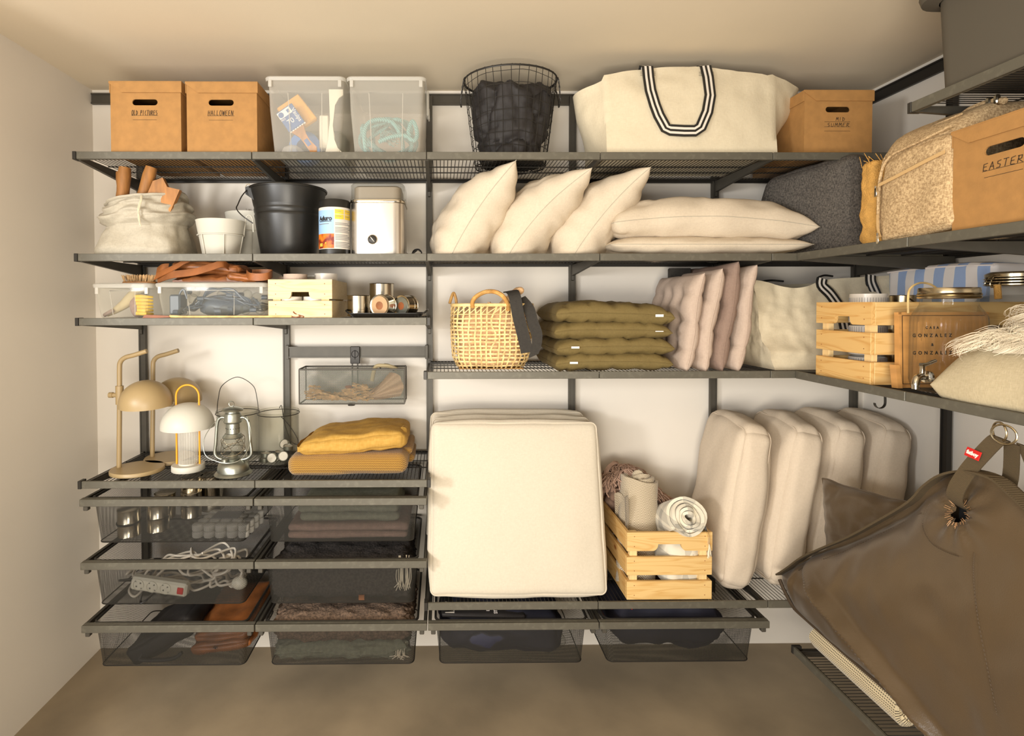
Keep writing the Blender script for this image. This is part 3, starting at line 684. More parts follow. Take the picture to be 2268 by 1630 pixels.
g = G(); X0, X1, Y0, Y1, Z0, Z1 = .690, 1.104, -.17, -.062, 1.076, 1.212
for a, b in (((X0, Y0), (X1, Y0)), ((X1, Y0), (X1, Y1)), ((X1, Y1), (X0, Y1)), ((X0, Y1), (X0, Y0))): mq(g, (*a, Z0), (*b, Z0), (*b, Z1), (*a, Z1))
mq(g, (X0, Y0, Z0), (X1, Y0, Z0), (X1, Y1, Z0), (X0, Y1, Z0)); part('perforated_basket', g, 'mesh2', t, 0)
g = G()
for z, r in ((Z1, .0035), (Z0, .003)): g.tube([(X0, Y0, z), (X1, Y0, z), (X1, Y1, z), (X0, Y1, z)], r, 6, closed=True)
for x, y in ((X0, Y0), (X1, Y0), (X1, Y1), (X0, Y1)): g.tube([(x, y, Z0), (x, y, Z1)], .0025, 6)
part('rim_frame', g, 'metal', t)
g = G(); g.lathe([(.014, -.008), (.016, 0)], (.893, -.158, Z0), 16); part('foot_stop', g, 'dark', t)
g = G(); rr = random.Random(3)
for i in range(260):
    x = rr.uniform(X0 + .02, X0 + .28); y = rr.uniform(Y0 + .02, Y1 - .02); hmax = .040 + .02 * math.sin((x - X0) * 30 + 1); z = Z0 + .006 + rr.random() ** 1.3 * hmax
    a = rr.uniform(-.5, .5) if rr.random() < .8 else rr.uniform(-1.4, 1.4); L_ = rr.uniform(.02, .045); dz = rr.uniform(-.3, .3)
    d = Vector((math.cos(a), math.sin(a) * .5, dz)) * L_ / 2; p = Vector((x, y, z + .004)); a0, b0 = p - d, p + d
    for q in (a0, b0): q.x = min(X1 - .01, max(X0 + .008, q.x)); q.y = min(Y1 - .008, max(Y0 + .008, q.y)); q.z = max(Z0 + .004, q.z)
    g.tube([a0, b0], .0024, 4)
single('twig_heap', 'heap of short dry wood pegs and twigs inside the hanging mesh tray', 'twigs', g, 'twig', smooth=0)['kind'] = 'stuff'
g = G(); g.sphere((.876, -.12, 1.135), .012, 12, 6, sc3=(1.3, 1, .6)); single('copper_disc', 'small copper coloured disc on top of the twigs', 'disc', g, 'bark')
t = thing('paper_fan', 'folded sand coloured glove fanning out inside the hanging mesh tray', 'glove', (1.0, -.12, 1.08))
g = G(); fan = [(-.03, 0), (0, .012), (.075, .075), (.11, .115), (.15, .1), (.165, .05), (.15, .015), (.05, .003)]
def fb(u, v):
    a = v * 7; i = min(int(a), 6); f = a - i; p = Vector(fan[i]).lerp(Vector(fan[i + 1]), f); c = Vector((.02, .006)); q = c.lerp(p, .02 + .98 * u)
    return (.935 + q.x, -.115 - .012 * math.sin(v * 34) * u - .02 * u, 1.083 + q.y)
g.grid(fb, 8, 60); g2 = G()
for f in g.f: pass
part('pleats', g, 'glove', t); kv = [Vector((p.x, p.y + .006, p.z)) for p in g.v]
g = G(); g.tube(spl([(.97, -.12, 1.16), (.985, -.13, 1.216), (1.02, -.13, 1.222), (1.05, -.128, 1.217), (1.072, -.125, 1.206)], 5), [.008] * 21, 8); part('cuff', g, 'leaf', t)
g = G(); g.tube(spl([(1.0, -.11, 1.212), (1.02, -.112, 1.224), (1.045, -.11, 1.218), (1.06, -.11, 1.2)], 5), .005, 8); part('strap', g, 'black', t)
# ================================================================ highest shelf
def cardbox(name_label, P, ux, uy, w, h, d, words, lines=2, tab=True, group='lidded cardboard archive boxes'):
    """P = front bottom corner at the reading-left side; ux = reading direction; uy = into the box"""
    P = Vector(P); ux = Vector(ux).normalized(); uy = Vector(uy).normalized(); c = P + ux * w / 2 + uy * d / 2
    t = thing('archive_box', name_label, 'box', tuple(c), group)
    T = Matrix(((ux.x, uy.x, 0, P.x), (ux.y, uy.y, 0, P.y), (0, 0, 1, P.z), (0, 0, 0, 1)))
    hz = h * .715; hole = stadium(w * .49, hz, w * .36, h * .085)
    g = G(); g.T = T; hb = h - .004
    g.plate([(0, 0), (w, 0), (w, hb), (0, hb)], [hole], 0, .004, 1)
    g.plate([(0, 0), (w, 0), (w, hb), (0, hb)], [stadium(w * .5, hz, w * .36, h * .085)], d - .004, d, 1)
    g.box((0, .004, 0), (.004, d - .004, hb)); g.box((w - .004, .004, 0), (w, d - .004, hb)); g.box((.004, .004, 0), (w - .004, d - .004, .004)); part('body', g, 'card', t, 0)
    g = G(); g.T = T; e = .004; L_ = .038
    # lid: top sheet, slanted front flap and side flaps
    g.box((-e, -e, h - .003), (w + e, d + e, h + .001), .0008)
    g.prism([(-e, h - .003), (w + e, h - .003), (w + e, h - L_), (w * .17, h - L_), (-e, h - .006)][::-1], -e, -.0008, 1)
    g.prism([(-e, h - .003), (w + e, h - .003), (w + e, h - L_), (-e, h - L_)][::-1], d + .0008, d + e, 1)
    g.prism([(-.0006, h - .003), (d, h - .003), (d, h - L_), (-.0006, h - L_)][::-1], -e + .0004, -.0008, 0); g.prism([(-.0006, h - .003), (d, h - .003), (d, h - L_), (-.0006, h - L_)][::-1], w + .0008, w + e - .0004, 0)
    part('lid', g, 'card', t, 0)
    g = G(); sp = P + Vector((0, 0, 1)) * (h * .57) - uy * .0006
    if len(words) == 1: scrawl(g, words[0], w * .37, h * .07, frame(sp + ux * w * .485 - Vector((0, 0, .0)), ux, (0, 0, 1)), .0013)
    else:
        scrawl(g, words[0], w * .14, h * .055, frame(sp + ux * w * .53, ux, (0, 0, 1)), .0013); scrawl(g, words[1], w * .34, h * .06, frame(sp + ux * w * .5 - Vector((0, 0, h * .085)), ux, (0, 0, 1)), .0013)
    g.T = T
    zl = [h * .53, h * .47] if len(words) == 1 else [h * .53, h * .455, h * .39]
    for i, z in enumerate(zl):
        wd = .17 if len(words) == 1 and i else .19
        g.box((w * (.485 - wd), -.0005, z), (w * (.485 + wd), 0, z + .0009))
    part('handwriting', g, 'ink', t, 0)
    return t
Z1 = H1 - .003
cardbox('cardboard archive box lettered OLD PICTURES by hand', (.109, -.405, Z1), (1, 0, 0), (0, 1, 0), .242, .248, .33, ['OLD PICTURES'])
cardbox('cardboard archive box lettered HALLOWEEN by hand', (.371, -.405, Z1), (1, 0, 0), (0, 1, 0), .242, .247, .33, ['HALLOWEEN'])
cardbox('cardboard archive box lettered MID SUMMER by hand', (2.542, -.372, Z1), (1, 0, 0), (0, 1, 0), .243, .236, .32, ['MID', 'SUMMER'])
cardbox('cardboard archive box lettered EASTER by hand on the side-wall shelf', (2.495, -.992, H2 - .003), (0, -1, 0), (1, 0, 0), .245, .243, .33, ['EASTER'])

def bin_(label, x0, x1, y0, y1, z, h, m='plastic', taper=.022, lidh=.012, group=None, lid=True, rib=True, r=.02):
    t = thing('plastic_bin', label, 'bin', ((x0 + x1) / 2, (y0 + y1) / 2, z), group)
    cx, cy = (x0 + x1) / 2, (y0 + y1) / 2; w, d = x1 - x0, y1 - y0
    def rg(s, dd=0): return [(cx + p[0], cy + p[1]) for p in ring_pts(w - 2 * s, d - 2 * s, max(r - dd, .004), 5)]
    g = G(); shell(g, [(rg(taper + .006), z), (rg(taper), z + .006), (rg(taper * .45), z + h * .6), (rg(.007), z + h - .012), (rg(.007), z + h - .0005)], close=False)
    n = len(rg(0)); g.add([(p[0], p[1], z + .001) for p in rg(taper + .006)], [tuple(range(n))]); part('body', g, m, t, 30)
    g = G(); shell(g, [(rg(.0), z + h - .014), (rg(-.002), z + h - .004), (rg(0), z + h + .0), (rg(.006), z + h + .002), (rg(.012), z + h - .001)], close=False)
    for xx in (x0 + .012, x1 - .024):
        g.box((xx, y0 - .001, z + h - .036), (xx + .012, y0 + .004, z + h - .012), .001)
    part('rim', g, 'plasticrim', t, 30)
    if lid:
        g = G(); shell(g, [(rg(.010), z + h + .0005), (rg(.012), z + h + .0035)], close=True); part('lid', g, 'plasticrim', t, 30)
    if rib:
        g = G(); a = .28; q = taper * .6
        yq = lambda zz: y0 + .007 + (taper - .007) * (1 - (zz - z) / h) - .0008
        X0, X1, za, zb = x0 + w * a, x1 - w * a * 1.05, z + .012, z + h * .80
        g.tube([(X0 + .008, yq(za), za), (X0, yq(zb), zb), (X1, yq(zb), zb), (X1 - .004, yq(za), za)], .0016, 4)
        part('raised_panel_edge', g, 'plasticrim', t)
    return t
t = bin_('milky plastic bin with a paintbrush and blue tape inside', .640, .917, -.405, -.03, Z1, .268, group='tall milky plastic bins')
t = bin_('milky plastic bin with coiled teal rope inside', .922, 1.198, -.405, -.03, Z1, .268, group='tall milky plastic bins')
g = G(); g.box((1.197, -.30, Z1 + .17), (1.206, -.25, Z1 + .262), .003); g.box((1.203, -.29, Z1 + .16), (1.208, -.26, Z1 + .2), .002); part('clip', g, 'plasticrim', t, 30)
# inside the first bin
t = thing('paintbrush', 'flat paintbrush in printed blue sleeve leaning inside the milky bin', 'brush', (.75, -.36, Z1 + .01))
Fb = frame((.722, -.378, 2.122), (.82, 0, .57), (-.57, 0, .82))
def boxf(g, F, a, b, bev=0.): k = g.T; g.T = F; g.box(a, b, bev); g.T = k
g = G(); boxf(g, Fb, (-.033, -.04, -.006), (.033, .04, .006), .002); part('sleeve', g, 'bluep', t, 30)
g = G(); boxf(g, Fb, (-.033, .012, .0062), (.018, .036, .0068)); g.T = Fb
g.T = Matrix(); 
for i in range(7): boxf(g, Fb, (-.030 + i * .0095, -.044, -.004), (-.023 + i * .0095, -.0405, .004))
part('sleeve_print', g, 'ltext', t, 0)
g = G(); text_geo(g, '70', .026, frame(Fb @ Vector((-.006, -.012, .0068)), (.82, 0, .57), (-.57, 0, .82))); text_geo(g, 'Vaulps', .02, frame(Fb @ Vector((.024, -.004, .0068)), (.57, 0, -.82), (.82, 0, .57))); text_geo(g, 'PRO', .009, frame(Fb @ Vector((-.024, .006, .0068)), (.82, 0, .57), (-.57, 0, .82))); part('lettering', g, 'ltext', t, 0)
g = G(); g.T = Fb; g.lathe([(.010, 0), (.010, .0006)], (-.022, .024, .0069), 14); g.box((.002, .018, .0069), (.012, .03, .0073)); g.T = Matrix(); part('logo_disc', g, 'bluep', t, 0)
g = G(); g.T = Fb; g.prism([(-.026, -.045), (.024, -.045), (.013, -.075), (.011, -.10), (.017, -.135), (.006, -.152), (-.012, -.14), (-.012, -.10), (-.014, -.072)], -.006, .006, 2); g.T = Matrix(); part('handle', g, 'stick', t, 0)
g = G(); boxf(g, Fb, (-.007, -.118, .0062), (.007, -.092, .0068)); part('handle_label', g, 'bluep', t, 0)
Fs = frame((.733, -.33, 2.155), (.8, .1, .6), (-.6, .1, .8)); g = G(); boxf(g, Fs, (-.05, -.06, -.01), (.045, .055, .012), .004); single('sanding_sponge', 'square ochre sheet standing behind the paintbrush', 'sponge', g, 'sponge')
g = G(); g.T = Matrix.Translation((.745, -.25, 2.05)) @ Matrix.Rotation(PI / 2, 4, 'X'); g.lathe([(.03, -.03), (.058, -.028), (.058, .028), (.03, .03), (.03, -.03)], n=28, cap0=False, cap1=False); single('tape_roll', 'roll of blue tape standing behind the paintbrush handle', 'tape', g, 'bluebox')
g = G(); g.plate([(.84, 2.0), (.905, 2.0), (.885, 2.02), (.873, 2.05), (.868, 2.10), (.876, 2.17), (.89, 2.195), (.905, 2.205), (.905, 2.225), (.855, 2.225), (.858, 2.12), (.85, 2.04)], [], -.372, -.367, 1); single('filling_knife_card', 'white curved plastic scraper standing inside the milky bin', 'scraper', g, 'whitepl')
g = G(); g.box((.81, -.33, 2.03), (.845, -.30, 2.15), .004); g.tube(spl([(.838, -.31, 2.10), (.855, -.31, 2.10), (.86, -.31, 2.07), (.848, -.31, 2.05), (.836, -.31, 2.05)], 4), .003, 6); single('caulking_gun', 'pale grey trigger tool standing beside the white scraper', 'tool', g, 'whitepl')
g = G(); g.sphere((.706, -.30, 2.022), .034, 18, 10, sc3=(1.2, 1, .8), fn=lambda p: p * (1 + .12 * nz(p, 60))); single('crumpled_wrapper', 'crumpled clear foil wrapper on the floor of the milky bin', 'wrapper', g, 'plasticrim')
g = G(); g.box((.68, -.20, 1.999), (.88, -.06, 2.14), .02); single('dark_pouch', 'dark olive pouch at the back of the milky bin', 'pouch', g, 'greyfelt')
# rope
g = G(); rr = random.Random(5); pts = []
for i in range(84):
    a = i * .42; tt = i / 84; rad = .075 + .018 * math.sin(i * .9); cx = 1.055 + .01 * math.sin(i * .23)
    pts.append((cx + rad * math.cos(a) * 1.05, -.27 + (i % 17) * .006 - .05 + .02 * math.sin(i * .3), 2.075 + (rad * .95) * math.sin(a) * .9))
pts = [(x, y, max(z, 2.0)) for x, y, z in pts]
g.tube(spl(pts, 3), .0072, 8); g.tube(spl([(1.03, -.375, 2.04), (1.07, -.38, 2.055), (1.12, -.378, 2.062), (1.155, -.375, 2.045), (1.165, -.37, 2.075), (1.15, -.37, 2.115), (1.135, -.37, 2.08), (1.14, -.37, 2.06)], 6), .0075, 8)
g.tube(spl([(.985, -.36, 2.0), (.978, -.37, 2.06), (.99, -.37, 2.105), (1.03, -.37, 2.12), (1.08, -.365, 2.11), (1.11, -.36, 2.06)], 6), .0075, 8)
rope_o = single('teal_rope', 'teal nylon rope coiled loosely inside the milky bin', 'rope', g, 'rope')
# frayed end of the rope
g = G()
for i in range(70):
    a = rr.uniform(-.9, .7); L_ = rr.uniform(.03, .06); g.tube([(1.03, -.355, 2.045), (1.03 + math.cos(a + .7) * L_ * .6, -.36 + rr.uniform(-.01, .01), 2.05 + math.sin(a + .7) * L_ * .6), (1.03 + math.cos(a + .5) * L_ * 1.2, -.36 + rr.uniform(-.01, .01), 2.045 + math.sin(a + .5) * L_)], .0007, 3)
part('frayed_end', g, 'rope', rope_o, stuff=True)
# wire basket
t = thing('wire_basket', 'round black wire basket with handles packed with black cloth', 'basket', (1.514, -.215, Z1))
cx, cy = 1.514, -.215; rtx, rty, rbx, rby = .176, .15, .133, .118; zb, zt = Z1 + .002, 2.318
wob = random.Random(2)
def bp(a, f, off=0): 
    rx = rbx + (rtx - rbx) * f ** .9 + off; ry = rby + (rty - rby) * f ** .9 + off; return (cx + rx * math.cos(a), cy + ry * math.sin(a), zb + (zt - zb) * f)
g = G(); g.tube([bp(2 * PI * i / 40, 1) for i in range(40)], .0028, 6, closed=True)
g.tube([(p[0], p[1], p[2] - .0035) for p in [bp(2 * PI * i / 40, 1, .002) for i in range(40)]], .0018, 5, closed=True); part('rim', g, 'dark', t)
g = G(); NV = 34; jit = [wob.uniform(-.035, .035) for _ in range(NV)]
for i in range(NV):
    a = 2 * PI * i / NV + jit[i]; g.tube([bp(a + .02 * math.sin(f * 5 + i), f) for f in (0, .25, .5, .75, 1)], .0012, 4)
    g.sphere(bp(a, 1.0), .0036, 6, 4)
for lv in (.06, .17, .29, .41, .53, .66, .80, .93):
    ph = wob.uniform(0, 6); g.tube([bp(2 * PI * i / 40, lv + .016 * math.sin(2 * PI * i / 40 * 2 + ph) + .006 * math.sin(7 * 2 * PI * i / 40 + ph), .001) for i in range(40)], .0012, 4, closed=True)
part('wire_sides', g, 'dark', t, stuff=True)
g = G()
for i in range(-5, 6):
    x = i * .022; yy = rby * math.sqrt(max(0, 1 - (x / rbx) ** 2)); g.tube([(cx + x, cy - yy, zb), (cx + x, cy + yy, zb)], .0012, 4); xx = rbx * math.sqrt(max(0, 1 - (i * .02 / rby) ** 2)); g.tube([(cx - xx, cy + i * .02, zb), (cx + xx, cy + i * .02, zb)], .0012, 4)
g.tube([bp(2 * PI * i / 40, 0) for i in range(40)], .002, 5, closed=True); part('wire_floor', g, 'dark', t, stuff=True)
for s in (-1, 1):
    g = G(); a0 = PI if s < 0 else 0
    p = [bp(a0 - .28, 1), bp(a0 - .22, .97), bp(a0 - .1, .78), bp(a0, .70), bp(a0 + .1, .78), bp(a0 + .22, .97), bp(a0 + .28, 1)]
    p = [(x + s * .008 * (1 if 0 < i < 6 else 0) + s * (.014 if i in (2, 3, 4) else 0), y, z) for i, (x, y, z) in enumerate(p)]
    q = spl(p, 8); g.tube([v + Vector((.0018 * math.cos(i * 1.7), .0018 * math.sin(i * 1.7), 0)) for i, v in enumerate(q)], .0017, 5); g.tube([v - Vector((.0018 * math.cos(i * 1.7), .0018 * math.sin(i * 1.7), 0)) for i, v in enumerate(q)], .0017, 5); part('handle', g, 'dark', t)
g = G(); 
def bag_blob(p):
    f = (p.z + .15) / .3; r = .72 + .24 * min(1, max(0, f)) - (.5 * max(0, f - .82) * 2); n_ = .022 * nz(p, 14, 3) + .016 * abs(nz(p, 30, 8)) + .01 * nz(p, 60, 2)
    d = Vector((p.x, p.y, 0)); L_ = d.length or 1e-6
    return Vector((p.x, p.y, p.z)) + d / L_ * n_ + Vector((0, 0, .03 * nz(p, 12, 5) * (1 if p.z > .05 else .2)))
def cyl(u, v):
    a = 2 * PI * u; 
    if v < .12: rx, z = v / .12, 0.
    elif v < .75: rx, z = 1, (v - .12) / .63
    else: rx, z = math.cos((v - .75) / .25 * PI / 2) * .98 + .0001, 1 + .0 * v + math.sin((v - .75) / .25 * PI / 2) * .25
    f = min(z, 1); R1 = (rbx + (rtx - rbx) * f * .75 - .008) * rx; R2 = (rby + (rty - rby) * f * .75 - .008) * rx
    p = Vector((R1 * math.cos(a), R2 * math.sin(a), z * .235 - .0))
    wp = p + noise.noise_vector(p * 9) * .05; k = (.010 * nz(wp, 9, 3) - .022 * (1 - min(1, abs(nz(wp, 7, 8)) * 3)) ** 2 - .010 * (1 - min(1, abs(nz(wp, 17, 6)) * 4)) ** 2 + .004 * nz(p, 40, 2)) * (1 if rx > .2 else rx * 5)
    d = Vector((math.cos(a), math.sin(a), 0)); p += d * min(k, 0.004)
    if z > .9: p.z += .05 * max(0, nz(p, 9, 15) + .2 - (p.x - 0) * 1.3) * rx + .018 * nz(p, 30, 4)
    return (cx + p.x, cy + p.y, zb + .006 + max(0, p.z))
g.grid(cyl, 90, 60, cu=True); single('black_cloth', 'crumpled black nylon cloth filling the wire basket', 'cloth', g, 'blackcl', smooth=70)
# canvas tote with striped handles
def tote(label, outline, back, y0f, zbot, straps, crease, name='canvas_tote', fullness=.06, gusset=None):
    pass
t = thing('canvas_tote', 'big natural canvas tote bulging wide on the highest shelf', 'bag', (2.13, -.2, Z1))
def tt(u, v):
    """u around the body (0..1), v from base to rim"""
    a = u * 4; s = int(a) % 4; f = a - int(a)
    bx0, bx1, by0, by1 = 1.835, 2.44, -.385, -.08; k = v
    if s == 0: p = Vector((bx0 + (bx1 - bx0) * f, by0, 0))
    elif s == 1: p = Vector((bx1, by0 + (by1 - by0) * f, 0))
    elif s == 2: p = Vector((bx1 - (bx1 - bx0) * f, by1, 0))
    else: p = Vector((bx0, by1 - (by1 - by0) * f, 0))
    z = Z1 + .001 + v * (.300 if s in (0,) else .300)
    if s == 0:
        z = Z1 + .001 + v * (.276 + .05 * math.sin(PI * (f * .8 + .12)) ** .8); p.y += .035 * v - .02 * math.sin(PI * f) * math.sin(PI * v)
        p.x += -.0 * v * (1 - f) + .02 * v * (1 - 2 * f) * 0
    if s == 1 or s == 3:
        sg = 1 if s == 1 else -1; out = math.sin(PI * min(1, max(0, f))) ; q = f if s == 1 else 1 - f
        p.x += sg * (.16 if s == 1 else .085) * out * min(1, .35 + v) * (v ** .5); z = Z1 + .001 + v * (.282 - .02 * out + (.02 if s == 1 else 0) + (.055 if s == 3 else .03) * 0)
        p.y += .035 * v * (1 - q) - .05 * v * q
    if s == 2: p.y -= .05 * v; z = Z1 + .001 + v * (.28 + .03 * math.sin(PI * f))
    n_ = .012 * nz((p.x, p.y, z), 9, 4) + .006 * nz((p.x, p.y, z), 22, 5); p.y += n_ * (v + .1); p.x += n_ * .4 * (1 if s in (1, 3) else 0) * v
    # crease lines
    if s == 0: p.y += .004 * math.sin((p.x * 34 + z * 26)) * v * (1 - v)
    return (p.x, p.y, z)
g = G(); g.grid(tt, 120, 24, cu=True); part('body', g, 'canvas', t, 60)
g = G(); g.box((1.845, -.37, Z1 + .001), (2.43, -.09, Z1 + .006)); part('base', g, 'canvas', t, 0)
def ytot(x, z): return -.385 + .035 * (z - Z1) / .32 - .02 * math.sin(PI * max(0, min(1, (x - 1.835) / .605))) * math.sin(PI * max(0, min(1, (z - Z1) / .32))) - .012
g = G(); P = [(1.985, 2.312), (1.985, 2.27), (1.988, 2.22), (2.000, 2.165), (2.012, 2.128), (2.036, 2.082), (2.052, 2.075), (2.10, 2.072), (2.138, 2.072), (2.158, 2.085), (2.182, 2.14), (2.196, 2.20), (2.196, 2.27), (2.192, 2.315)]
pp = [Vector((x, ytot(x, z), z)) for x, z in P]; sides = []
for i in range(len(pp)):
    tt_ = pp[min(i + 1, len(pp) - 1)] - pp[max(i - 1, 0)]; sides.append(Vector((0, 1, 0)).cross(tt_).normalized() * -1)
g.ribbon(pp, sides, .040, .003, (0, 1, 0, 1, 0)); part('striped_handle', g, ['black', 'ceramic'], t, 0)
g = G()
for x in (1.985, 2.193): g.ribbon([(x, ytot(x, 2.312), 2.312), (x, -.335, 2.326), (x, -.318, 2.30)], (1, 0, 0), .040, .003, (0, 1, 0, 1, 0))
part('handle_fold', g, ['black', 'ceramic'], t, 0)
g = G()
for x in (1.965, 2.005, 2.173, 2.213):
    for k in range(3): g.tube([(x - .007, ytot(x, 2.3) - .002, 2.278 + k * .006), (x + .007, ytot(x, 2.3) - .002, 2.279 + k * .006)], .0006, 3)
part('stitches', g, 'black', t)

# ================================================================ second shelf
Z2 = H2 - .003
t = thing('cloth_sack', 'crumpled off-white drawstring sack holding old wooden sticks', 'sack', (.155, -.26, Z2))
def sk(u, v):
    a = 2 * PI * u - PI / 2 + PI; c_, s_ = math.cos(a), math.sin(a)
    se = lambda x, e: math.copysign(abs(x) ** e, x)
    low = max(0, 1 - v / .5); e = .34 + .5 * min(1, v * 1.25)
    prof = [(0, .137), (.03, .142), (.12, .146), (.30, .138), (.50, .124), (.54, .120), (.57, .132), (.62, .146), (.68, .148), (.72, .139), (.76, .143), (.82, .140), (.87, .130), (.90, .133), (.94, .125), (.97, .124), (1, .112)]
    for (v0, r0), (v1, r1) in zip(prof, prof[1:]):
        if v <= v1: r = r0 + (r1 - r0) * (v - v0) / (v1 - v0); break
    h = .206 + .022 * max(0, c_) + .004 * math.sin(a * 3)
    x = .157 + r * 1.05 * se(c_, e); y = -.262 + r * .90 * se(s_, e); z = Z2 + .001 + v * h
    p = Vector((x, y, z)); k = (.010 * nz(p, 10, 1) + .007 * nz(p, 24, 2)) 
    if v < .5: k += -.010 * abs(nz((x * 1.0, y, z * .7), 15, 31)) - .012 * max(0, math.sin(v * 6.2)) * max(0, nz((x, y, 0), 12, 8)) 
    if v > .5: k += .006 * math.sin(z * 190 + 7 * nz((x, y, z * .3), 8, 4)) * min(1, (v - .5) * 5) * (1 - max(0, v - .9) * 6)
    k *= min(1, v * 8); d = Vector((c_, s_, 0)); p += d * k
    if v > .5: p.z += .018 * nz((x, y, 0), 9, 6) * min(1, (v - .5) * 3)
    if c_ > .3: p.z += .020 * (c_ - .3) * v ** 3
    return tuple(p)
g = G(); g.grid(sk, 110, 70, cu=True); part('cloth', g, 'sack', t, 70)
g = G(); g.lathe([(.12, 0), (.12, .004)], (.157, -.262, Z2 + .001), 20, sx=1.05); part('base', g, 'sack', t)
rim = [Vector(sk(i / 60, .975)) + Vector((0, -.004, .003)) for i in range(60)]
g = G(); g.tube(rim, .0055, 6, closed=True); part('hem', g, 'sack', t)
g = G()
for dx in (0, .004): g.tube(spl([(.202 + dx, -.392, 1.848), (.206 + dx, -.402, 1.83), (.2 + dx, -.407, 1.80), (.204 - dx, -.406, 1.77), (.203 + dx, -.402, 1.745 - dx)], 5), .0022, 5)
part('drawstring', g, 'canvas', t)
def log(a, b, r, label, n=10):
    a, b = Vector(a), Vector(b); g = G(); m = 8
    pts = [a.lerp(b, i / m) for i in range(m + 1)]; g.tube(pts, [r * (1 + .04 * math.sin(i * 2.1)) * (.93 if i == m else 1) for i in range(m + 1)], 14); return single('wooden_stick', label, 'stick', g, 'stick', 'wooden sticks in the sack')
log((.095, -.29, 1.73), (.055, -.26, 1.960), .0165, 'thin old wooden stick, the one closest to the left wall in the sack')
log((.088, -.325, 1.73), (.110, -.325, 1.962), .0215, 'thick old wooden stick standing nearly upright in the sack')
log((.135, -.325, 1.73), (.200, -.315, 1.965), .0215, 'thick old wooden stick with a dark ring, tilted over in the sack')
g = G(); g.T = frame((.250, -.335, 1.868), (.86, .1, -.28), (.3, .0, .9)); g.prism([(-.05, -.08), (.045, -.08), (.055, .03), (.012, .026), (-.012, .052), (-.04, .03)], -.012, .012, 2); g.T = Matrix(); single('wooden_block', 'flat carved wooden block poking out of the sack', 'block', g, 'stick', smooth=0)
# flower pots
def pot(name, c, h, r0, r1, label, hooks):
    t = thing('flower_pot', label, 'pot', c, 'white hanging flower pots')
    g = G(); g.lathe([(r0, 0), (r0 + .002, .004), (r0 + (r1 - r0) * .62, h * .62), (r0 + (r1 - r0) * .66, h * .63), (r1, h - .002), (r1 + .001, h), (r1 - .003, h), (r1 - .006, h - .004), (r0 - .003, .006), (.0001, .006)], c, 40, cap0=True, cap1=False); part('cup', g, 'white', t)
    g = G(); zr = h * .60; rr_ = r0 + (r1 - r0) * .62 + .0035; g.tube([(c[0] + rr_ * math.cos(a * PI / 20), c[1] + rr_ * math.sin(a * PI / 20), c[2] + zr) for a in range(40)], .0024, 6, closed=True)
    for k in range(6):
        a = -PI / 2 + .5 + k * PI / 3; g.tube([(c[0] + rr_ * math.cos(a), c[1] + rr_ * math.sin(a), c[2] + zr), (c[0] + (r0 + .004) * math.cos(a), c[1] + (r0 + .004) * math.sin(a), c[2] + .002)], .002, 5)
    part('wire_holder', g, 'white', t)
    for a in hooks:
        g = G(); u = Vector((math.cos(a), math.sin(a), 0)); b = Vector(c); g.tube(spl([b + u * rr_ + Vector((0, 0, zr)), b + u * (r1 + .001) * .99 + Vector((0, 0, h * 1.02)), b + u * (r1 + .006) + Vector((0, 0, h * 1.16)), b + u * (r1 + .018) + Vector((0, 0, h * 1.18)), b + u * (r1 + .026) + Vector((0, 0, h * 1.05)), b + u * (r1 + .028) + Vector((0, 0, h * .72))], 5), .0022, 6); part('rail_hook', g, 'white', t)
    return t
pot('p', (.437, -.285, Z2), .134, .062, .087, 'white flower pot with rim wire, standing clear beside the sack', (.1, 1.9))
pot('p', (.478, -.115, Z2), .190, .062, .087, 'white flower pot seen behind the front one, higher and greyer', (.4, 2.0))
# bucket
t = thing('bucket', 'large matt black metal bucket with a fallen wire handle', 'bucket', (.672, -.235, Z2)); c = (.672, -.235, Z2)
g = G(); g.lathe([(.098, 0), (.1, .003), (.122, .15), (.1235, .158), (.121, .163), (.1245, .171), (.125, .18), (.1228, .186), (.1262, .194), (.1385, .252), (.1435, .252), (.1445, .256), (.1425, .26), (.1375, .259), (.134, .25), (.096, .006), (.0001, .006)], c, 64, cap1=False); part('shell', g, 'black', t, 50)
g = G(); pts = [(.545, -.30, 1.893), (.534, -.335, 1.86), (.528, -.36, 1.825), (.532, -.385, 1.803), (.56, -.405, 1.775), (.595, -.405, 1.75)]
g.tube(spl(pts, 8), .0022, 6); part('handle', g, 'dark', t)
g = G(); g.tube(arc((.541, -.295, 1.900), .009, 0, 360, 16, ('x', 'z')), .0018, 6); part('handle_ring', g, 'chrome', t)
g = G(); g.prism([(.536, 1.87), (.572, 1.845), (.555, 1.902), (.536, 1.896)], -.31, -.29, 1) ; part('ear', g, 'black', t, 0)
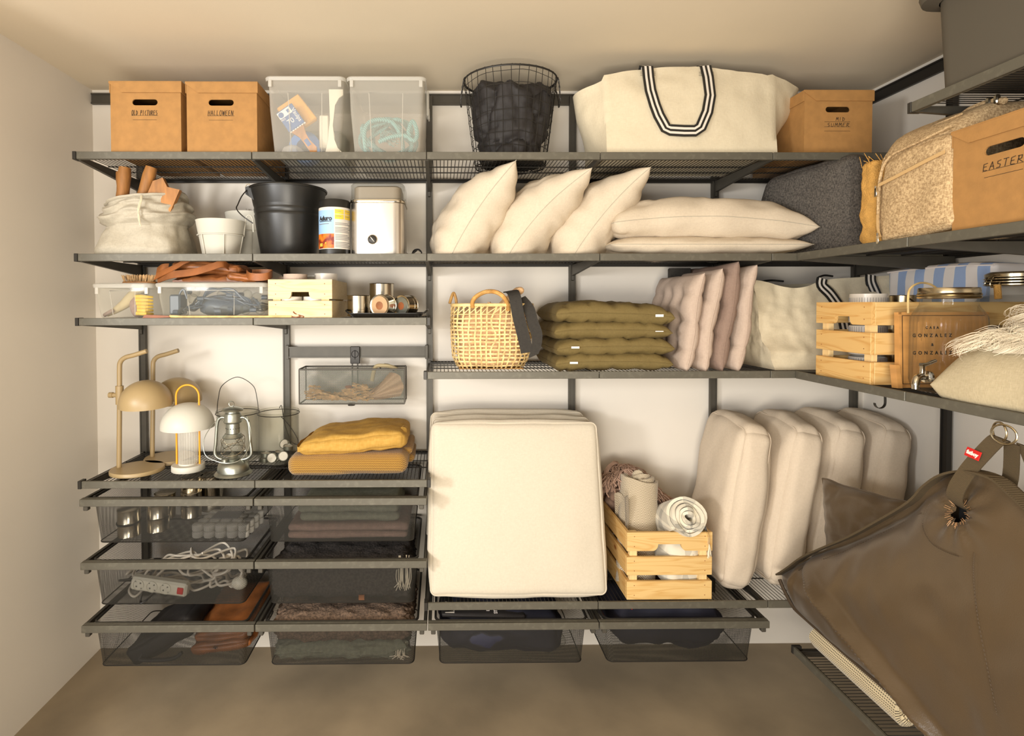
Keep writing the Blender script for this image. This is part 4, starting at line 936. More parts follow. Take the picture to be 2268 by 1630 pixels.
# printed can
t = thing('printed_can', 'slim black can with a printed flame label', 'can', (.868, -.345, Z2)); c = (.868, -.345, Z2); r = .056
g = G(); g.lathe([(r - .002, 0), (r, .002), (r, .192), (r - .004, .197), (.0001, .197)], c, 48, cap1=False); part('body', g, 'black', t)
def wrap(g, a0, a1, z0, z1, rr_, mi=0, n=10):
    vs = []
    for i in range(n + 1):
        a = math.radians(a0 + (a1 - a0) * i / n)
        vs += [(c[0] + rr_ * math.sin(a), c[1] - rr_ * math.cos(a), c[2] + z0), (c[0] + rr_ * math.sin(a), c[1] - rr_ * math.cos(a), c[2] + z1)]
    g.add(vs, [(2 * i, 2 * i + 2, 2 * i + 3, 2 * i + 1) for i in range(n)], mi)
def wraptext(g, s, size, a0, z, rr_, bold=0., mi=0):
    q = G(); text_geo(q, s, size, Matrix(), .0004, bold=bold, align='LEFT'); vs = [(c[0] + (rr_ + p.z) * math.sin(math.radians(a0) + p.x / rr_), c[1] - (rr_ + p.z) * math.cos(math.radians(a0) + p.x / rr_), c[2] + z + p.y) for p in q.v]; g.add(vs, q.f, mi)
g = G(); wrap(g, -75, 85, .022, .168, r + .0004, n=24); part('label', g, 'ceramic', t)
g = G(); wrap(g, -72, 8, .072, .158, r + .0007, n=14); part('label_sky', g, 'skyp', t)
g = G(); wrap(g, -72, 8, .024, .075, r + .0008, n=14); part('label_flames', g, 'flame', t)
g = G(); wraptext(g, 'Aduro', .021, -54, .128, r + .0014, .0011); wrap(g, -52, -1, .117, .1195, r + .0014); part('lettering', g, 'black', t)
g = G(); wraptext(g, '80', .016, -52, .036, r + .0014, .0005); wraptext(g, '°', .016, -26, .038, r + .0014, .0005)
for i, (a0, a1) in enumerate(((11, 44), (48, 80))):
    for k in range(2): wrap(g, a0, a1, .128 + k * .018 - .002, .142 + k * .018, r + .0008)
part('label_yellow', g, 'yel2', t)
g = G()
for i in range(17):
    z = .028 + i * .0052; 
    if i % 5 == 4: continue
    wrap(g, 12, 70 + 8 * math.sin(i * 2.2), z, z + .002, r + .0007)
for i in range(2):
    for k in range(2): wrap(g, 13 + 37 * i, 34 + 37 * i, .135 + k * .018, .1365 + k * .018, r + .0010)
wrap(g, -58, -10, .108, .1105, r + .001); part('label_small_print', g, 'greyp', t)
# steel canister
t = thing('steel_canister', 'brushed steel machine with a smoky clear lid and round dial', 'appliance', (1.02, -.29, Z2))
x0, x1, y0, y1 = .927, 1.119, -.385, -.20; cx, cy = 1.023, -.29
rg = lambda s, r=.04: [(cx + p[0], cy + p[1]) for p in ring_pts(.192 - 2 * s, .185 - 2 * s, max(r - s, .01), 7)]
g = G(); shell(g, [(rg(.003), Z2), (rg(0), Z2 + .004), (rg(0), Z2 + .185), (rg(.003), Z2 + .188)]); part('housing', g, 'brushed', t, 35)
g = G(); shell(g, [(rg(-.003), Z2 + .188), (rg(-.004), Z2 + .192), (rg(-.003), Z2 + .197)]); part('band', g, 'chrome', t, 35)
g = G(); shell(g, [(rg(.012), Z2 + .197), (rg(.012), Z2 + .243), (rg(.02), Z2 + .248)]); part('inner_cover', g, 'smoke', t, 35)
g = G(); shell(g, [(rg(-.003), Z2 + .197), (rg(-.003), Z2 + .203), (rg(-.0), Z2 + .204), (rg(.0), Z2 + .252), (rg(.006), Z2 + .258), (rg(.02), Z2 + .26)]); part('clear_lid', g, 'glass', t, 35)
g = G(); T = Matrix.Translation((1.008, -.3835, 1.696)) @ Matrix.Rotation(PI / 2, 4, 'X'); g.T = T; g.lathe([(.0172, 0), (.0172, .004), (.015, .005)], n=28, cap1=False); part('dial_ring', g, 'chrome', t)
g = G(); g.T = T; g.lathe([(.015, .0), (.015, .006), (.013, .0075)], n=28); part('dial', g, 'dark', t)
g = G(); g.T = frame((1.008, -.3915, 1.696), (.62, 0, -.78), (.78, 0, .62)); g.prism([(-.014, 0), (-.002, -.0018), (.014, 0), (-.002, .0013)], 0, .0012, 2); part('pointer', g, 'ceramic', t, 0)
g = G(); g.tube(spl([(1.12, -.24, 1.66), (1.135, -.26, 1.648), (1.15, -.31, 1.665), (1.168, -.32, 1.668), (1.178, -.31, 1.655), (1.165, -.30, 1.645), (1.145, -.29, 1.652), (1.158, -.28, 1.672), (1.176, -.28, 1.662)], 6), .0024, 6); g.tube(spl([(1.13, -.30, 1.646), (1.15, -.31, 1.656), (1.165, -.305, 1.67)], 6), .0024, 6); part('power_cord', g, 'rubber', t)

# tilted cream pillows
def pl(name, label, F, w, h, t_, m, group=None, cat='pillow', **k):
    t = thing(name, label, cat, tuple(F.translation), group); g = G(); rim = pillow(g, F, w, h, t_, **k)
    zmin = min(p.z for p in g.v); part('cover', g, m, t, 80)
    return t, rim, g
CP = 'cream linen bed pillows'
def seam(rim, t, m, r=.0016, nm='seam'): g = G(); g.tube(rim, r, 5, closed=True); part(nm, g, m, t)
for i, (xb, xt, zt_, lab, th, sd) in enumerate(((1.285, 1.500, 1.968, 'upright tilted cream pillow beside the steel canister, first of the three', .235, 1), (1.490, 1.765, 1.945, 'tilted cream pillow in the middle of the three tilted ones', .225, 5), (1.715, 1.970, 1.950, 'tilted cream pillow touching the pillows that lie flat', .215, 9))):
    up = Vector((xt - xb, 0, zt_ - Z2)); n_ = up.normalized(); L_ = up.length + .055
    F = frame(Vector((xb, -.215, Z2)) + n_ * (L_ / 2 - .055), (.0, -1, 0), up)
    def bend(p, u, v, i=i):
        p.z *= 1 + .16 * max(0, -v) - .18 * max(0, v) ** 2; k = p.y / .2
        p.z += (.020, .03, .02)[i] * (1 - v * v) * 1.0 - .01      # the slumped back bulges towards the lower side
        p.x += .015 * max(0, v) ** 2 * u
        return p
    t, rim, g = pl('pillow', lab, F, .385, L_, th, 'cream', CP, corner=.055, pw=1.35, q=.5, wr=.013, wf=8, n=44, seed=sd, bend=bend, zmin=Z2 + .001)
    seam([r_ if r_.z > Z2 + .003 else Vector((r_.x, r_.y, Z2 + .003)) for r_ in rim], t, 'sack', .0013)
t, rim, g = pl('pillow', 'plump cream pillow lying flat on top of another by the charcoal cushion', frame((2.215, -.225, 1.772), (1, 0, -.02), (0, 1, 0)), .725, .37, .165, 'cream', CP, corner=.03, pw=2.3, q=.5, wr=.012, wf=8, n=44, seed=21, bend=lambda p, u, v: Vector((p.x, p.y, p.z + .03 * (1 - u * u) - .028 + (.018 if p.z < 0 else .0) * (1 - abs(u) ** 3) * (1 - v * v)))); seam(rim, t, 'sack', .0014)
t, rim, g = pl('pillow', 'flattened cream pillow at the bottom, squashed under the plump one', frame((2.20, -.225, 1.676), (1, 0, 0), (0, 1, 0)),   .715, .37, .074, 'cream', CP, corner=.02, n=40, pw=2.4, q=.5, wr=.007, wf=9, seed=25); seam(rim, t, 'sack', .0014)
# charcoal cushion
Fc = frame((2.615, -.245, 1.806), (.40, -.917, 0), (0, 0, 1)); 
def sh(p, q): p = p.copy(); p.y += .012 * (p.x / .19) * (1 if p.y > 0 else 0); p.x += .03 * (p.y / .15) * (1 if p.x < 0 else 0); return p
g = G(); softbox(g, frame((2.66, -.28, 1.806), (.42, -.907, 0), (0, 0, 1)), .36, .322, .20, .035, wr=.006, seed=4, puff=.012, fn=sh); single('charcoal_cushion', 'thick charcoal cushion standing in the shelf corner behind the flat pillows', 'cushion', g, 'greycl', smooth=80)
# straw bag behind backpack
g = G(); softbox(g, frame((2.66, -.66, 1.77), (0, 1, 0), (0, 0, 1)), .06, .255, .24, .02, wr=.008, wf=25, seed=2, puff=.0, fn=lambda p, q: p)
t = thing('straw_basket', 'woven straw basket squeezed between charcoal cushion and backpack', 'basket', (2.66, -.66, 1.645)); part('side', g, 'straw', t, 80)
g = G(); rr = random.Random(8)
for i in range(26):
    y = -.66 + rr.uniform(-.03, .03); x = 2.54 + rr.uniform(0, .2); g.tube([(x, y, 1.885), (x + rr.uniform(-.02, .01), y + rr.uniform(0, .03), 1.905 + rr.uniform(0, .02))], .0011, 3)
part('loose_ends', g, 'straw', t, stuff=True)
# backpack (its broad side faces the room)
t = thing('backpack', 'sand melange backpack with zips standing on the side-wall shelf', 'backpack', (2.64, -.86, 1.645))
def bpk(p, q):
    p = p.copy(); top = max(0, (p.y - .085) / .07)
    if p.z > 0: p.z -= .055 * top ** 1.3
    p.z += .010 * (1 - (p.x / .125) ** 2) * (p.z > 0) * (abs(p.y) < .13); return p
Fk = frame((2.665, -.877, 1.803), (0, -1, 0), (0, 0, 1))
g = G(); softbox(g, Fk, .250, .318, .30, .032, wr=.005, wf=11, seed=9, puff=.006, fn=bpk, n=26); part('body', g, 'burlap', t, 80)
g = G(); softbox(g, frame((2.508, -.885, 1.765), (0, -1, 0), (0, 0, 1)), .225, .235, .03, .014, wr=.005, wf=14, seed=5, puff=.008, n=22, fn=lambda p, q: Vector((p.x * (1 - .10 * max(0, p.y / .12)), p.y - .012 * (p.x / .11) ** 2 * (p.y > 0) + .010 * (p.x / .11), p.z))); part('front_pocket', g, 'burlap', t, 80)
def onface(y, z): return 2.482 - .006 * math.cos((y + .885) * 12) 
g = G(); pocket = [(-.772, 1.655), (-.768, 1.72), (-.770, 1.80), (-.782, 1.85), (-.81, 1.876), (-.86, 1.884), (-.91, 1.890), (-.985, 1.900)]
g.tube(spl([(2.493, y, z) for y, z in pocket], 6), .0038, 6); part('pocket_piping', g, 'burlap', t)
g = G(); g.tube(spl([(2.512, y, z) for y, z in ((-.757, 1.66), (-.755, 1.76), (-.757, 1.86))] + [(2.530, -.765, 1.905), (2.535, -.81, 1.925), (2.535, -.88, 1.93), (2.535, -.97, 1.935)], 6), .003, 6); part('body_piping', g, 'burlap', t)
g = G(); g.ribbon(spl([(2.480, y, z) for y, z in ((-.785, 1.80), (-.83, 1.808), (-.88, 1.818), (-.93, 1.828), (-.985, 1.838))], 5), (0, 0, 1), .009, .002); part('front_zip', g, 'sandtape', t)
g = G(); g.ribbon(spl([(2.488, y, z) for y, z in ((-.772, 1.72), (-.774, 1.68), (-.784, 1.655))], 5), (0, -1, .2), .006, .002); part('side_zip', g, 'sandtape', t)
for y, z in ((-.782, 1.798), (-.792, 1.665)):
    g = G(); x = onface(y, z) - .006; g.tube([(x, y, z), (x, y, z - .006)], .003, 6); g.box((x - .0015, y - .004, z - .03), (x + .0005, y + .004, z - .006), .001); part('zip_pull', g, 'chrome', t)
g = G(); g.tube(spl([(2.60, -.90, 1.952), (2.60, -.93, 1.962), (2.60, -.98, 1.962), (2.60, -1.01, 1.952)], 5), .008, 8); part('top_handle', g, 'burlap', t)
g = G(); g.box((2.588, -.985, 1.945), (2.60, -.972, 1.972), .003); g.box((2.588, -1.003, 1.945), (2.60, -.992, 1.972), .003); part('buckle', g, 'chrome', t)
# dark bin under the ceiling
t = thing('storage_bin', 'dark grey plastic bin with a rim lip, on the shelf just under the ceiling', 'bin', (2.68, -1.14, 1.995))
def rr_(s, z): return ([(2.675 + p[0], -1.128 + p[1]) for p in ring_pts(.37 - 2 * s, .38 - 2 * s, .045 - s * .5, 6)], z)
g = G(); shell(g, [rr_(.008, 1.994), rr_(.004, 1.998), rr_(-.008, 2.262), rr_(-.002, 2.262), rr_(.012, 2.01)]); part('body', g, 'bin', t, 30)
g = G(); shell(g, [rr_(-.008, 2.212), rr_(-.036, 2.219), rr_(-.04, 2.235), rr_(-.036, 2.258), rr_(-.008, 2.262), rr_(-.006, 2.24)], close=False); part('rim_lip', g, 'bin', t, 30)
# ================================================================ third shelf (with the bins, the small crate and the tins)
Z3 = H3L - .003
bin_('small clear lidded bin with brown and yellow garden gloves inside', .030, .238, -.40, -.12, Z3, .122, m='clearpl', taper=.016, r=.018)
bin_('long clear lidded bin with a string of glass bulbs inside', .248, .638, -.40, -.12, Z3, .124, m='clearpl', taper=.016, r=.018)
t = thing('scrub_brush', 'oval scrub brush lying bristles up on the small clear bin', 'brush', (.12, -.27, Z3 + .126))
g = G(); g.lathe([(.062, 0), (.064, .004), (.062, .008)], (.128, -.27, Z3 + .1265), 28, sy=.45); part('wooden_back', g, 'stick', t)
g = G(); rr = random.Random(4)
for i in range(420):
    a = rr.uniform(0, 2 * PI); q = math.sqrt(rr.random()); x, y = .128 + .058 * q * math.cos(a), -.27 + .024 * q * math.sin(a)
    g.tube([(x, y, Z3 + .134), (x + (x - .128) * .14 + rr.uniform(-.003, .003), y + rr.uniform(-.003, .003), Z3 + .158 + rr.uniform(-.004, .003))], .0009, 3, cap=False)
part('bristles', g, 'twig', t, 60, stuff=True)
t = thing('garden_glove', 'pair of brown and grey garden gloves with yellow ribbed cuffs in the small bin', 'gloves', (.15, -.3, Z3 + .003))
g = G(); g.tube(spl([(.058, -.36, Z3 + .012), (.085, -.35, Z3 + .03), (.115, -.34, Z3 + .055), (.14, -.33, Z3 + .085), (.155, -.31, Z3 + .108)], 6), [.006 + .014 * min(1, i / 14) for i in range(25)], 12); part('palm', g, 'leaf', t, 80)
g = G(); g.sphere((.155, -.335, Z3 + .042), .036, 18, 12, sc3=(.72, .8, 1.05), fn=lambda p: p * (1 + .1 * nz(p, 40))); part('hand', g, 'pinkcl', t, 80)
for i in range(6): g = G(); g.tube([(.168 + .004 * math.sin(i), -.372, Z3 + .018 + i * .012), (.196 - .003 * i % 2, -.36, Z3 + .016 + i * .0125), (.206, -.33, Z3 + .016 + i * .012)], [.006, .007, .004], 8); part('finger', g, 'yel2', t)
g = G(); g.tube(spl([(.052, -.362, Z3 + .012), (.07, -.37, Z3 + .02), (.085, -.365, Z3 + .03)], 4), .007, 8); part('fingertip', g, 'mauve', t)
# string lights
t = thing('string_lights', 'dark coiled string of large glass bulbs inside the long clear bin', 'string lights', (.45, -.28, Z3 + .003))
rr = random.Random(12); g = G(); pts = []
for i in range(46): pts.append((.33 + .27 * (.5 + .5 * math.sin(i * .61)) + rr.uniform(-.01, .01), -.30 + .05 * math.sin(i * 1.9), Z3 + .02 + .045 * (.5 + .5 * math.sin(i * 1.27)) + .02 * rr.random()))
g.tube(spl(pts, 5), .0035, 6)
for q in range(3): g.tube(spl([(.36 + q * .01, -.33, Z3 + .05), (.42, -.33 - q * .01, Z3 + .096 + q * .005), (.49, -.33, Z3 + .105 - q * .01), (.53 + q * .01, -.33, Z3 + .07), (.56, -.33, Z3 + .045)], 6), .0038, 6)
part('cable', g, 'led', t)
g = G(); g.box((.278, -.36, Z3 + .012), (.318, -.30, Z3 + .085), .006); g.tube(spl([(.30, -.33, Z3 + .08), (.31, -.33, Z3 + .1), (.32, -.33, Z3 + .1), (.33, -.33, Z3 + .07)], 4), .004, 6); part('transformer', g, 'led', t)
bl = [(.335, .022, -.37), (.36, .07, -.35), (.345, .095, -.30), (.43, .026, -.37), (.475, .028, -.36), (.455, .082, -.33), (.52, .032, -.35), (.555, .03, -.372), (.54, .085, -.31), (.585, .075, -.34), (.6, .03, -.35), (.40, .06, -.30), (.5, .06, -.30)]
for i, (x, z, y) in enumerate(bl):
    s = 1 if i % 2 else -1
    g = G(); g.sphere((x, y, Z3 + z), .0185, 16, 10); b = part('bulb', g, 'glass', t)
    g = G(); g.tube([(x + s * .016, y, Z3 + z), (x + s * .036, y + .005, Z3 + z)], .0085, 10); 
    k = G(); k.v = g.v; k.f = g.f; k.mi = g.mi; k.uv = g.uv; o = part('socket', k, 'led', b)
g = G(); g.sphere((.455, -.30, Z3 + .04), .05, 20, 12, sc3=(2.1, .7, .66), fn=lambda p: p * (1 + .25 * nz(p, 25))); part('cable_bundle', g, 'led', t, 80)
# tan leather straps and apron on the bins
t = thing('leather_apron', 'folded tan leather apron with wide straps lying on the long clear bin', 'apron', (.44, -.28, Z3 + .128))
ZT = Z3 + .129
def belt(name, pts, side, w_=.03, th=.003, m='leather'):
    g = G(); q = spl(pts, 7); g.ribbon(q, side, w_, th); part(name, g, m, t, 60)
    e = G(); s_ = Vector(side).normalized()
    for sg in (-1, 1): e.tube([p + s_ * (w_ * .42 * sg) + Vector((0, -.0022, .0004)) for p in q], .0006, 3)
    return q
belt('strap', [(.222, -.33, 1.588), (.25, -.35, 1.60), (.272, -.345, 1.603)], (0, .35, 1), .026)
belt('strap', [(.235, -.365, 1.567), (.27, -.372, 1.582), (.32, -.375, 1.605), (.345, -.37, 1.622), (.36, -.36, 1.632)], (.3, .3, 1), .026)
belt('strap', [(.24, -.36, 1.556), (.30, -.38, 1.572), (.38, -.385, 1.582), (.44, -.38, 1.60), (.475, -.37, 1.612), (.485, -.33, 1.60)], (-.2, .3, 1), .026)
belt('strap', [(.56, -.37, 1.578), (.58, -.392, 1.566), (.615, -.398, 1.563), (.642, -.385, 1.568), (.64, -.34, 1.580), (.60, -.33, 1.582), (.57, -.345, 1.58)], (0, .12, 1), .026)
g = G()
def apr(u, v):
    x = .29 + .30 * u; y = -.36 + .26 * v; z = ZT + .0 + .030 * math.sin(PI * min(1, v * 1.2 + .05)) * (.7 + .3 * math.sin(u * 3)) + .012 * nz((x, y, 0), 16, 3) + .012 * abs(nz((x, y, 0), 26, 6)) + .012 * u * (1 - u) * 2
    return (x, y + .01 * nz((x, y, 2), 12), max(ZT + .001, z))
g.grid(apr, 50, 30); 
vs = [Vector((p.x, p.y, ZT + .0006)) for p in g.v]; k = len(g.v); fs = list(g.f); g.add(vs, [tuple(reversed(f)) for f in fs])
for i in range(49): 
    for j in (0, 29): a = i * 30 + j; g.f.append([a, a + 30, a + 30 + k, a + k]); g.mi.append(0); g.uv.append(None)
for j in range(29):
    for i in (0, 49): a = i * 30 + j; g.f.append([a, a + 1, a + 1 + k, a + k]); g.mi.append(0); g.uv.append(None)
part('folded_body', g, 'leather', t, 70)
g = G(); softbox(g, frame((.40, -.27, 1.600), (1, 0, -.06), (0, 1, 0)), .24, .14, .03, .01, wr=.008, wf=18, seed=3, puff=.01); part('folded_flap', g, 'leather', t, 70)
g = G(); softbox(g, frame((.545, -.345, 1.566), (1, 0, -.1), (0, 1, .1)), .10, .06, .022, .008, wr=.006, wf=24, seed=8, puff=.004); part('pocket', g, 'leather', t, 70)
# rake-like bamboo stick with leather
t = thing('toasting_stick', 'long thin pale stick with a red-brown leather cap and thong lying at the shelf edge', 'stick', (.4, -.41, Z3))
g = G(); g.tube([(.30, -.412, Z3 + .008), (.31, -.412, Z3 + .008), (.35, -.412, Z3 + .0065), (.73, -.412, Z3 + .0065)], [.0015, .005, .0042, .0042], 8); part('shaft', g, 'bamboo', t)
g = G(); g.prism([(.215, Z3 + .003), (.225, Z3 + .014), (.305, Z3 + .0105), (.312, Z3 + .005), (.23, Z3 + .001)], -.419, -.405, 1); part('leather_cap', g, 'leatherdk', t, 0)
g = G(); g.tube(spl([(.728, -.413, Z3 + .007), (.745, -.416, Z3 + .004), (.76, -.413, Z3 + .009), (.75, -.41, Z3 + .014), (.74, -.412, Z3 + .018), (.735, -.413, Z3 + .024)], 5), .0022, 6); g.tube(spl([(.755, -.413, Z3 + .010), (.77, -.411, Z3 + .008), (.768, -.413, Z3 + .003), (.755, -.412, Z3 + .003)], 5), .0022, 6); part('leather_thong', g, 'leatherdk', t)

def crate(label, P, ux, uy, w, d, hs, gap, ph, mats, notch=True, group=None, thk=.012):
    """slatted crate: P front-left bottom corner, ux width, uy depth; ph list of slat heights (bottom up)"""
    P = Vector(P); ux = Vector(ux); uy = Vector(uy); T = Matrix(((ux.x, uy.x, 0, P.x), (ux.y, uy.y, 0, P.y), (0, 0, 1, P.z), (0, 0, 0, 1)))
    t = thing('wooden_crate', label, 'crate', tuple(P + ux * w / 2 + uy * d / 2), group)
    z = .0; tops = []
    for i, hh in enumerate(ph):
        last = i == len(ph) - 1
        for (y0, y1) in ((0, thk), (d - thk, d)):
            g = G(); g.T = T
            if last and notch:
                c_, hw, nh = w / 2, w * .135, hh * .36
                L_ = [(0, z), (c_ - hw * 1.45, z)] + [(c_ - hw * 1.45 + hw * .45 * math.sin(PI / 2 * k / 5) , z + nh * (1 - math.cos(PI / 2 * k / 5))) for k in range(1, 6)]
                L_ += [(w - x, zz) for x, zz in L_[:1:-1]] + [(c_ + hw * 1.45, z), (w, z), (w, z + hh), (0, z + hh)]
                q = []; [q.append(p) for p in L_ if not q or (abs(p[0] - q[-1][0]) + abs(p[1] - q[-1][1])) > 1e-6]
                g.prism(q, y0, y1, 1)
            else: g.box((0, y0, z), (w, y1, z + hh), .0012)
            part('slat', g, mats[0], t, 0)
        for (x0, x1) in ((0, thk), (w - thk, w)):
            g = G(); g.T = T; g.box((x0, thk + .0004, z), (x1, d - thk - .0004, z + hh), .0012); part('slat', g, mats[1], t, 0)
        z += hh + gap
    H_ = z - gap
    for x0 in (thk + .001, w - thk - .028):
        for y0 in (thk + .001, d - thk - .018):
            g = G(); g.T = T; g.box((x0, y0, .002), (x0 + .027, y0 + .017, H_ - .004)); part('corner_post', g, 'pinez', t, 0)
    n = 4
    for i in range(n):
        g = G(); g.T = T; y0 = .035 + i * (d - .06) / n; g.box((thk + .001, y0, .004), (w - thk - .001, y0 + (d - .06) / n - .008, .011)); part('bottom_slat', g, mats[0], t, 0)
    g = G(); z = 0
    for hh in ph:
        for x in (thk + .014, w - thk - .014):
            for zz in (z + hh * .25, z + hh * .78):
                g.T = T @ Matrix.Translation((x, -.0004, zz)) @ Matrix.Rotation(PI / 2, 4, 'X'); g.lathe([(.0018, 0), (.0012, .0004)], n=6)
        z += hh + gap
    part('nails', g, 'leatherdk', t, 0, stuff=True)
    return t
crate('small pale pine crate of white bowls between the long clear bin and the tins', (.648, -.412, Z3), (1, 0, 0), (0, 1, 0), .222, .30, 0, .006, (.062, .068), ('pinew', 'pinew'), group='pine crates')
# white bowls
def bowl(x, y, z, r, h, label, m='ceramic'):
    t = thing('bowl', label, 'bowl', (x, y, z), 'white bowls in the small crate'); g = G()
    g.lathe([(r * .8, 0), (r * .95, h * .12), (r, h * .3), (r, h), (r - .003, h), (r - .0035, h * .3), (r * .7, h * .1), (.0001, h * .1)], (x, y, z), 32, cap1=False); part('wall', g, m, t); return t
zb = Z3 + .02
for x, y, n_, l in ((.725, -.36, 2, 'beige white'), (.815, -.345, 2, 'grey white'), (.765, -.255, 2, 'pale grey'), (.70, -.26, 1, 'shaded beige'), (.832, -.235, 1, 'glossy white')):
    pass
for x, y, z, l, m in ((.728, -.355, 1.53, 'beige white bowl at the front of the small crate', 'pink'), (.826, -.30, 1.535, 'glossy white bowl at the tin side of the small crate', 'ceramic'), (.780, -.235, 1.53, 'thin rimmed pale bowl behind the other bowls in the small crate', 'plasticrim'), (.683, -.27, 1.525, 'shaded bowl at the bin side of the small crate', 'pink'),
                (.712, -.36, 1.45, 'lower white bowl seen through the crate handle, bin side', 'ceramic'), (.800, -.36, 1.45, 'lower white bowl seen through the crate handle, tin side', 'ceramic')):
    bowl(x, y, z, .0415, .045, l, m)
g = G(); g.box((.67, -.385, Z3 + .012), (.86, -.14, 1.449), .004); single('folded_napkins', 'folded pale napkins under the bowls in the small crate', 'napkins', g, 'ceramic')
# tray and tins
t = thing('serving_tray', 'black metal tray with raised handles carrying four tins', 'tray', (1.045, -.28, Z3))
def rt(s, z): return ([(1.052 + p[0], -.275 + p[1]) for p in ring_pts(.262 - 2 * s, .24 - 2 * s, .03, 5)], z)
g = G(); shell(g, [rt(.012, Z3 + .001), rt(0, Z3 + .016), rt(-.006, Z3 + .017), rt(-.006, Z3 + .0185), rt(.002, Z3 + .018), rt(.014, Z3 + .003)]); part('pan', g, 'black', t, 30)
for s in (-1, 1):
    g = G(); x = 1.052 + s * .134; g.tube(spl([(x, -.345, Z3 + .017), (x + s * .012, -.34, Z3 + .026), (x + s * .013, -.28, Z3 + .029), (x + s * .012, -.215, Z3 + .026), (x, -.21, Z3 + .017)], 6), .0034, 8); part('handle', g, 'black', t)
def tin(label, c, axis=None, r=.0425, h=.058, disc=None, group='polished food tins', n=44):
    t = thing('tin', label, 'tin', c, group); c = Vector(c)
    if axis is None: T = Matrix.Translation(c)
    else:
        a = Vector(axis).normalized(); T = Matrix.Translation(c + Vector((0, 0, r))) @ a.to_track_quat('Z', 'Y').to_matrix().to_4x4() @ Matrix.Translation((0, 0, -h / 2))
    g = G(); g.T = T; g.lathe([(r - .003, .001), (r, 0), (r + .001, .0012), (r, .0026), (r - .0012, .003), (r - .0012, h * .33), (r - .002, h * .34), (r - .0012, h * .35), (r - .0012, h - .003), (r, h - .0026), (r + .001, h - .0012), (r, h), (r - .003, h - .001)], n=n); part('body', g, 'tin', t, 30)
    if disc:
        g = G(); g.T = T; g.lathe([(r - .006, h - .0004), (r - .006, h + .0006), (r - .02, h + .0006)], n=n, cap1=True); part('lid_disc', g, disc, t, 30)
        g = G(); g.T = T; g.lathe([(r * .37, h + .0008), (r * .37, h + .0014), (r * .3, h + .0016)], n=24); part('lid_print', g, 'leatherdk' if disc != 'cork' else 'leather', t, 30)
    return t
ZTN = Z3 + .0045
tin('polished tin standing at the crate end of the tray', (.945, -.30, ZTN), h=.078)
tin('tall tin column standing behind the two tins on their sides', (1.020, -.205, ZTN), h=.125, r=.048)
tin('tin lying on its side with a kraft disc and orange print', (1.040, -.335, ZTN), axis=(-.45, -.9, 0), r=.040, h=.052, disc='cork')
tin('tin lying on its side with a silver lid and brown print', (1.120, -.315, ZTN), axis=(-.62, -.8, 0), r=.0385, h=.052, disc='zinc')

# ================================================================ fourth shelf: lamps, lanterns, blankets
Z4 = H4 - .003
def desk_lamp(name, label, b, top, sx):
    x, y = b; t = thing('desk_lamp', label, 'lamp', (x + .05, y, Z4), 'beige dome desk lamps')
    g = G(); g.lathe([(.088, 0), (.091, .002), (.091, .012), (.089, .015)], (x + .068, y, Z4), 48); part('base', g, 'beige', t)
    k = top; zj = k - .15
    g = G(); g.tube([(x, y, Z4 + .012), (x + .006, y, zj)], .0085, 12); g.tube(spl([(x + .006, y, zj), (x + .007, y, k - .055), (x + .011, y, k - .028), (x + .028, y, k - .012), (x + .06, y, k - .003), (x + .108, y, k + .012)], 6), .0085, 12); part('pole', g, 'beige', t)
    g = G(); g.tube([(x + .006, y, zj - .034), (x + .006, y, zj + .034)], .0135, 14); g.tube([(x - .03, y, zj), (x + .05, y, zj)], .0085, 12); g.tube([(x - .032, y, zj), (x - .018, y, zj)], .0105, 12); part('joint', g, 'beige', t)
    R_ = .089; c = (x + .102, y - .0, zj - .028)
    prof = [(R_ * math.cos(a), R_ * .93 * math.sin(a)) for a in [math.radians(q) for q in range(0, 91, 6)]]; prof = [(R_ - .002, -.012), (R_, -.012)] + prof; prof[-1] = (.0005, prof[-1][1])
    g = G(); g.T = Matrix.Translation(c) @ Matrix.Rotation(math.radians(3), 4, 'X'); g.lathe(prof + [(.0005, R_ * .93 - .002)] + [(p[0] * .975, p[1] * .975) for p in prof[:1:-1]], n=56, cap0=False, cap1=False); part('dome_shade', g, 'beige', t, 50)
    return t
desk_lamp('l', 'beige dome desk lamp in front, closest to the shelf edge', (.058, -.30), 1.285, 1)
desk_lamp('l', 'beige dome desk lamp at the back, behind the white lamp', (.104, -.155), 1.275, 1)
t = thing('table_lamp', 'white mushroom lamp with orange loop handle and ribbed glass', 'lamp', (.306, -.285, Z4)); c = (.306, -.285, Z4)
g = G(); g.lathe([(.056, 0), (.058, .002), (.058, .020), (.056, .023)], c, 48); g.lathe([(.034, .023), (.033, .028)], c, 30); part('base', g, 'white', t)
g = G(); g.tube([(c[0] - .0425, c[1], Z4 + .02), (c[0] - .0425, c[1], Z4 + .26)] + arc((c[0], c[1], Z4 + .275), .0425, 180, 0, 18) + [(c[0] + .0425, c[1], Z4 + .26), (c[0] + .0425, c[1], Z4 + .02)], .0034, 10); part('loop_handle', g, 'orange', t)
g = G(); R_ = .093; prof = [(R_ - .002, -.004), (R_, -.004)] + [(R_ * math.cos(math.radians(q)) ** .9 if q < 90 else .0005, .088 * math.sin(math.radians(q))) for q in range(0, 91, 6)]
g.lathe(prof + [(p[0] * .975 + .0, p[1] * .97) for p in prof[:1:-1]], (c[0], c[1], Z4 + .163), 56, cap0=False, cap1=False); part('dome_shade', g, 'white', t, 50)
g = G(); n = 48; vs = []
for z in (.028, .20):
    for j in range(n): rr_ = .0325 + .0012 * (j % 2); vs.append((c[0] + rr_ * math.cos(2 * PI * j / n), c[1] + rr_ * math.sin(2 * PI * j / n), Z4 + z))
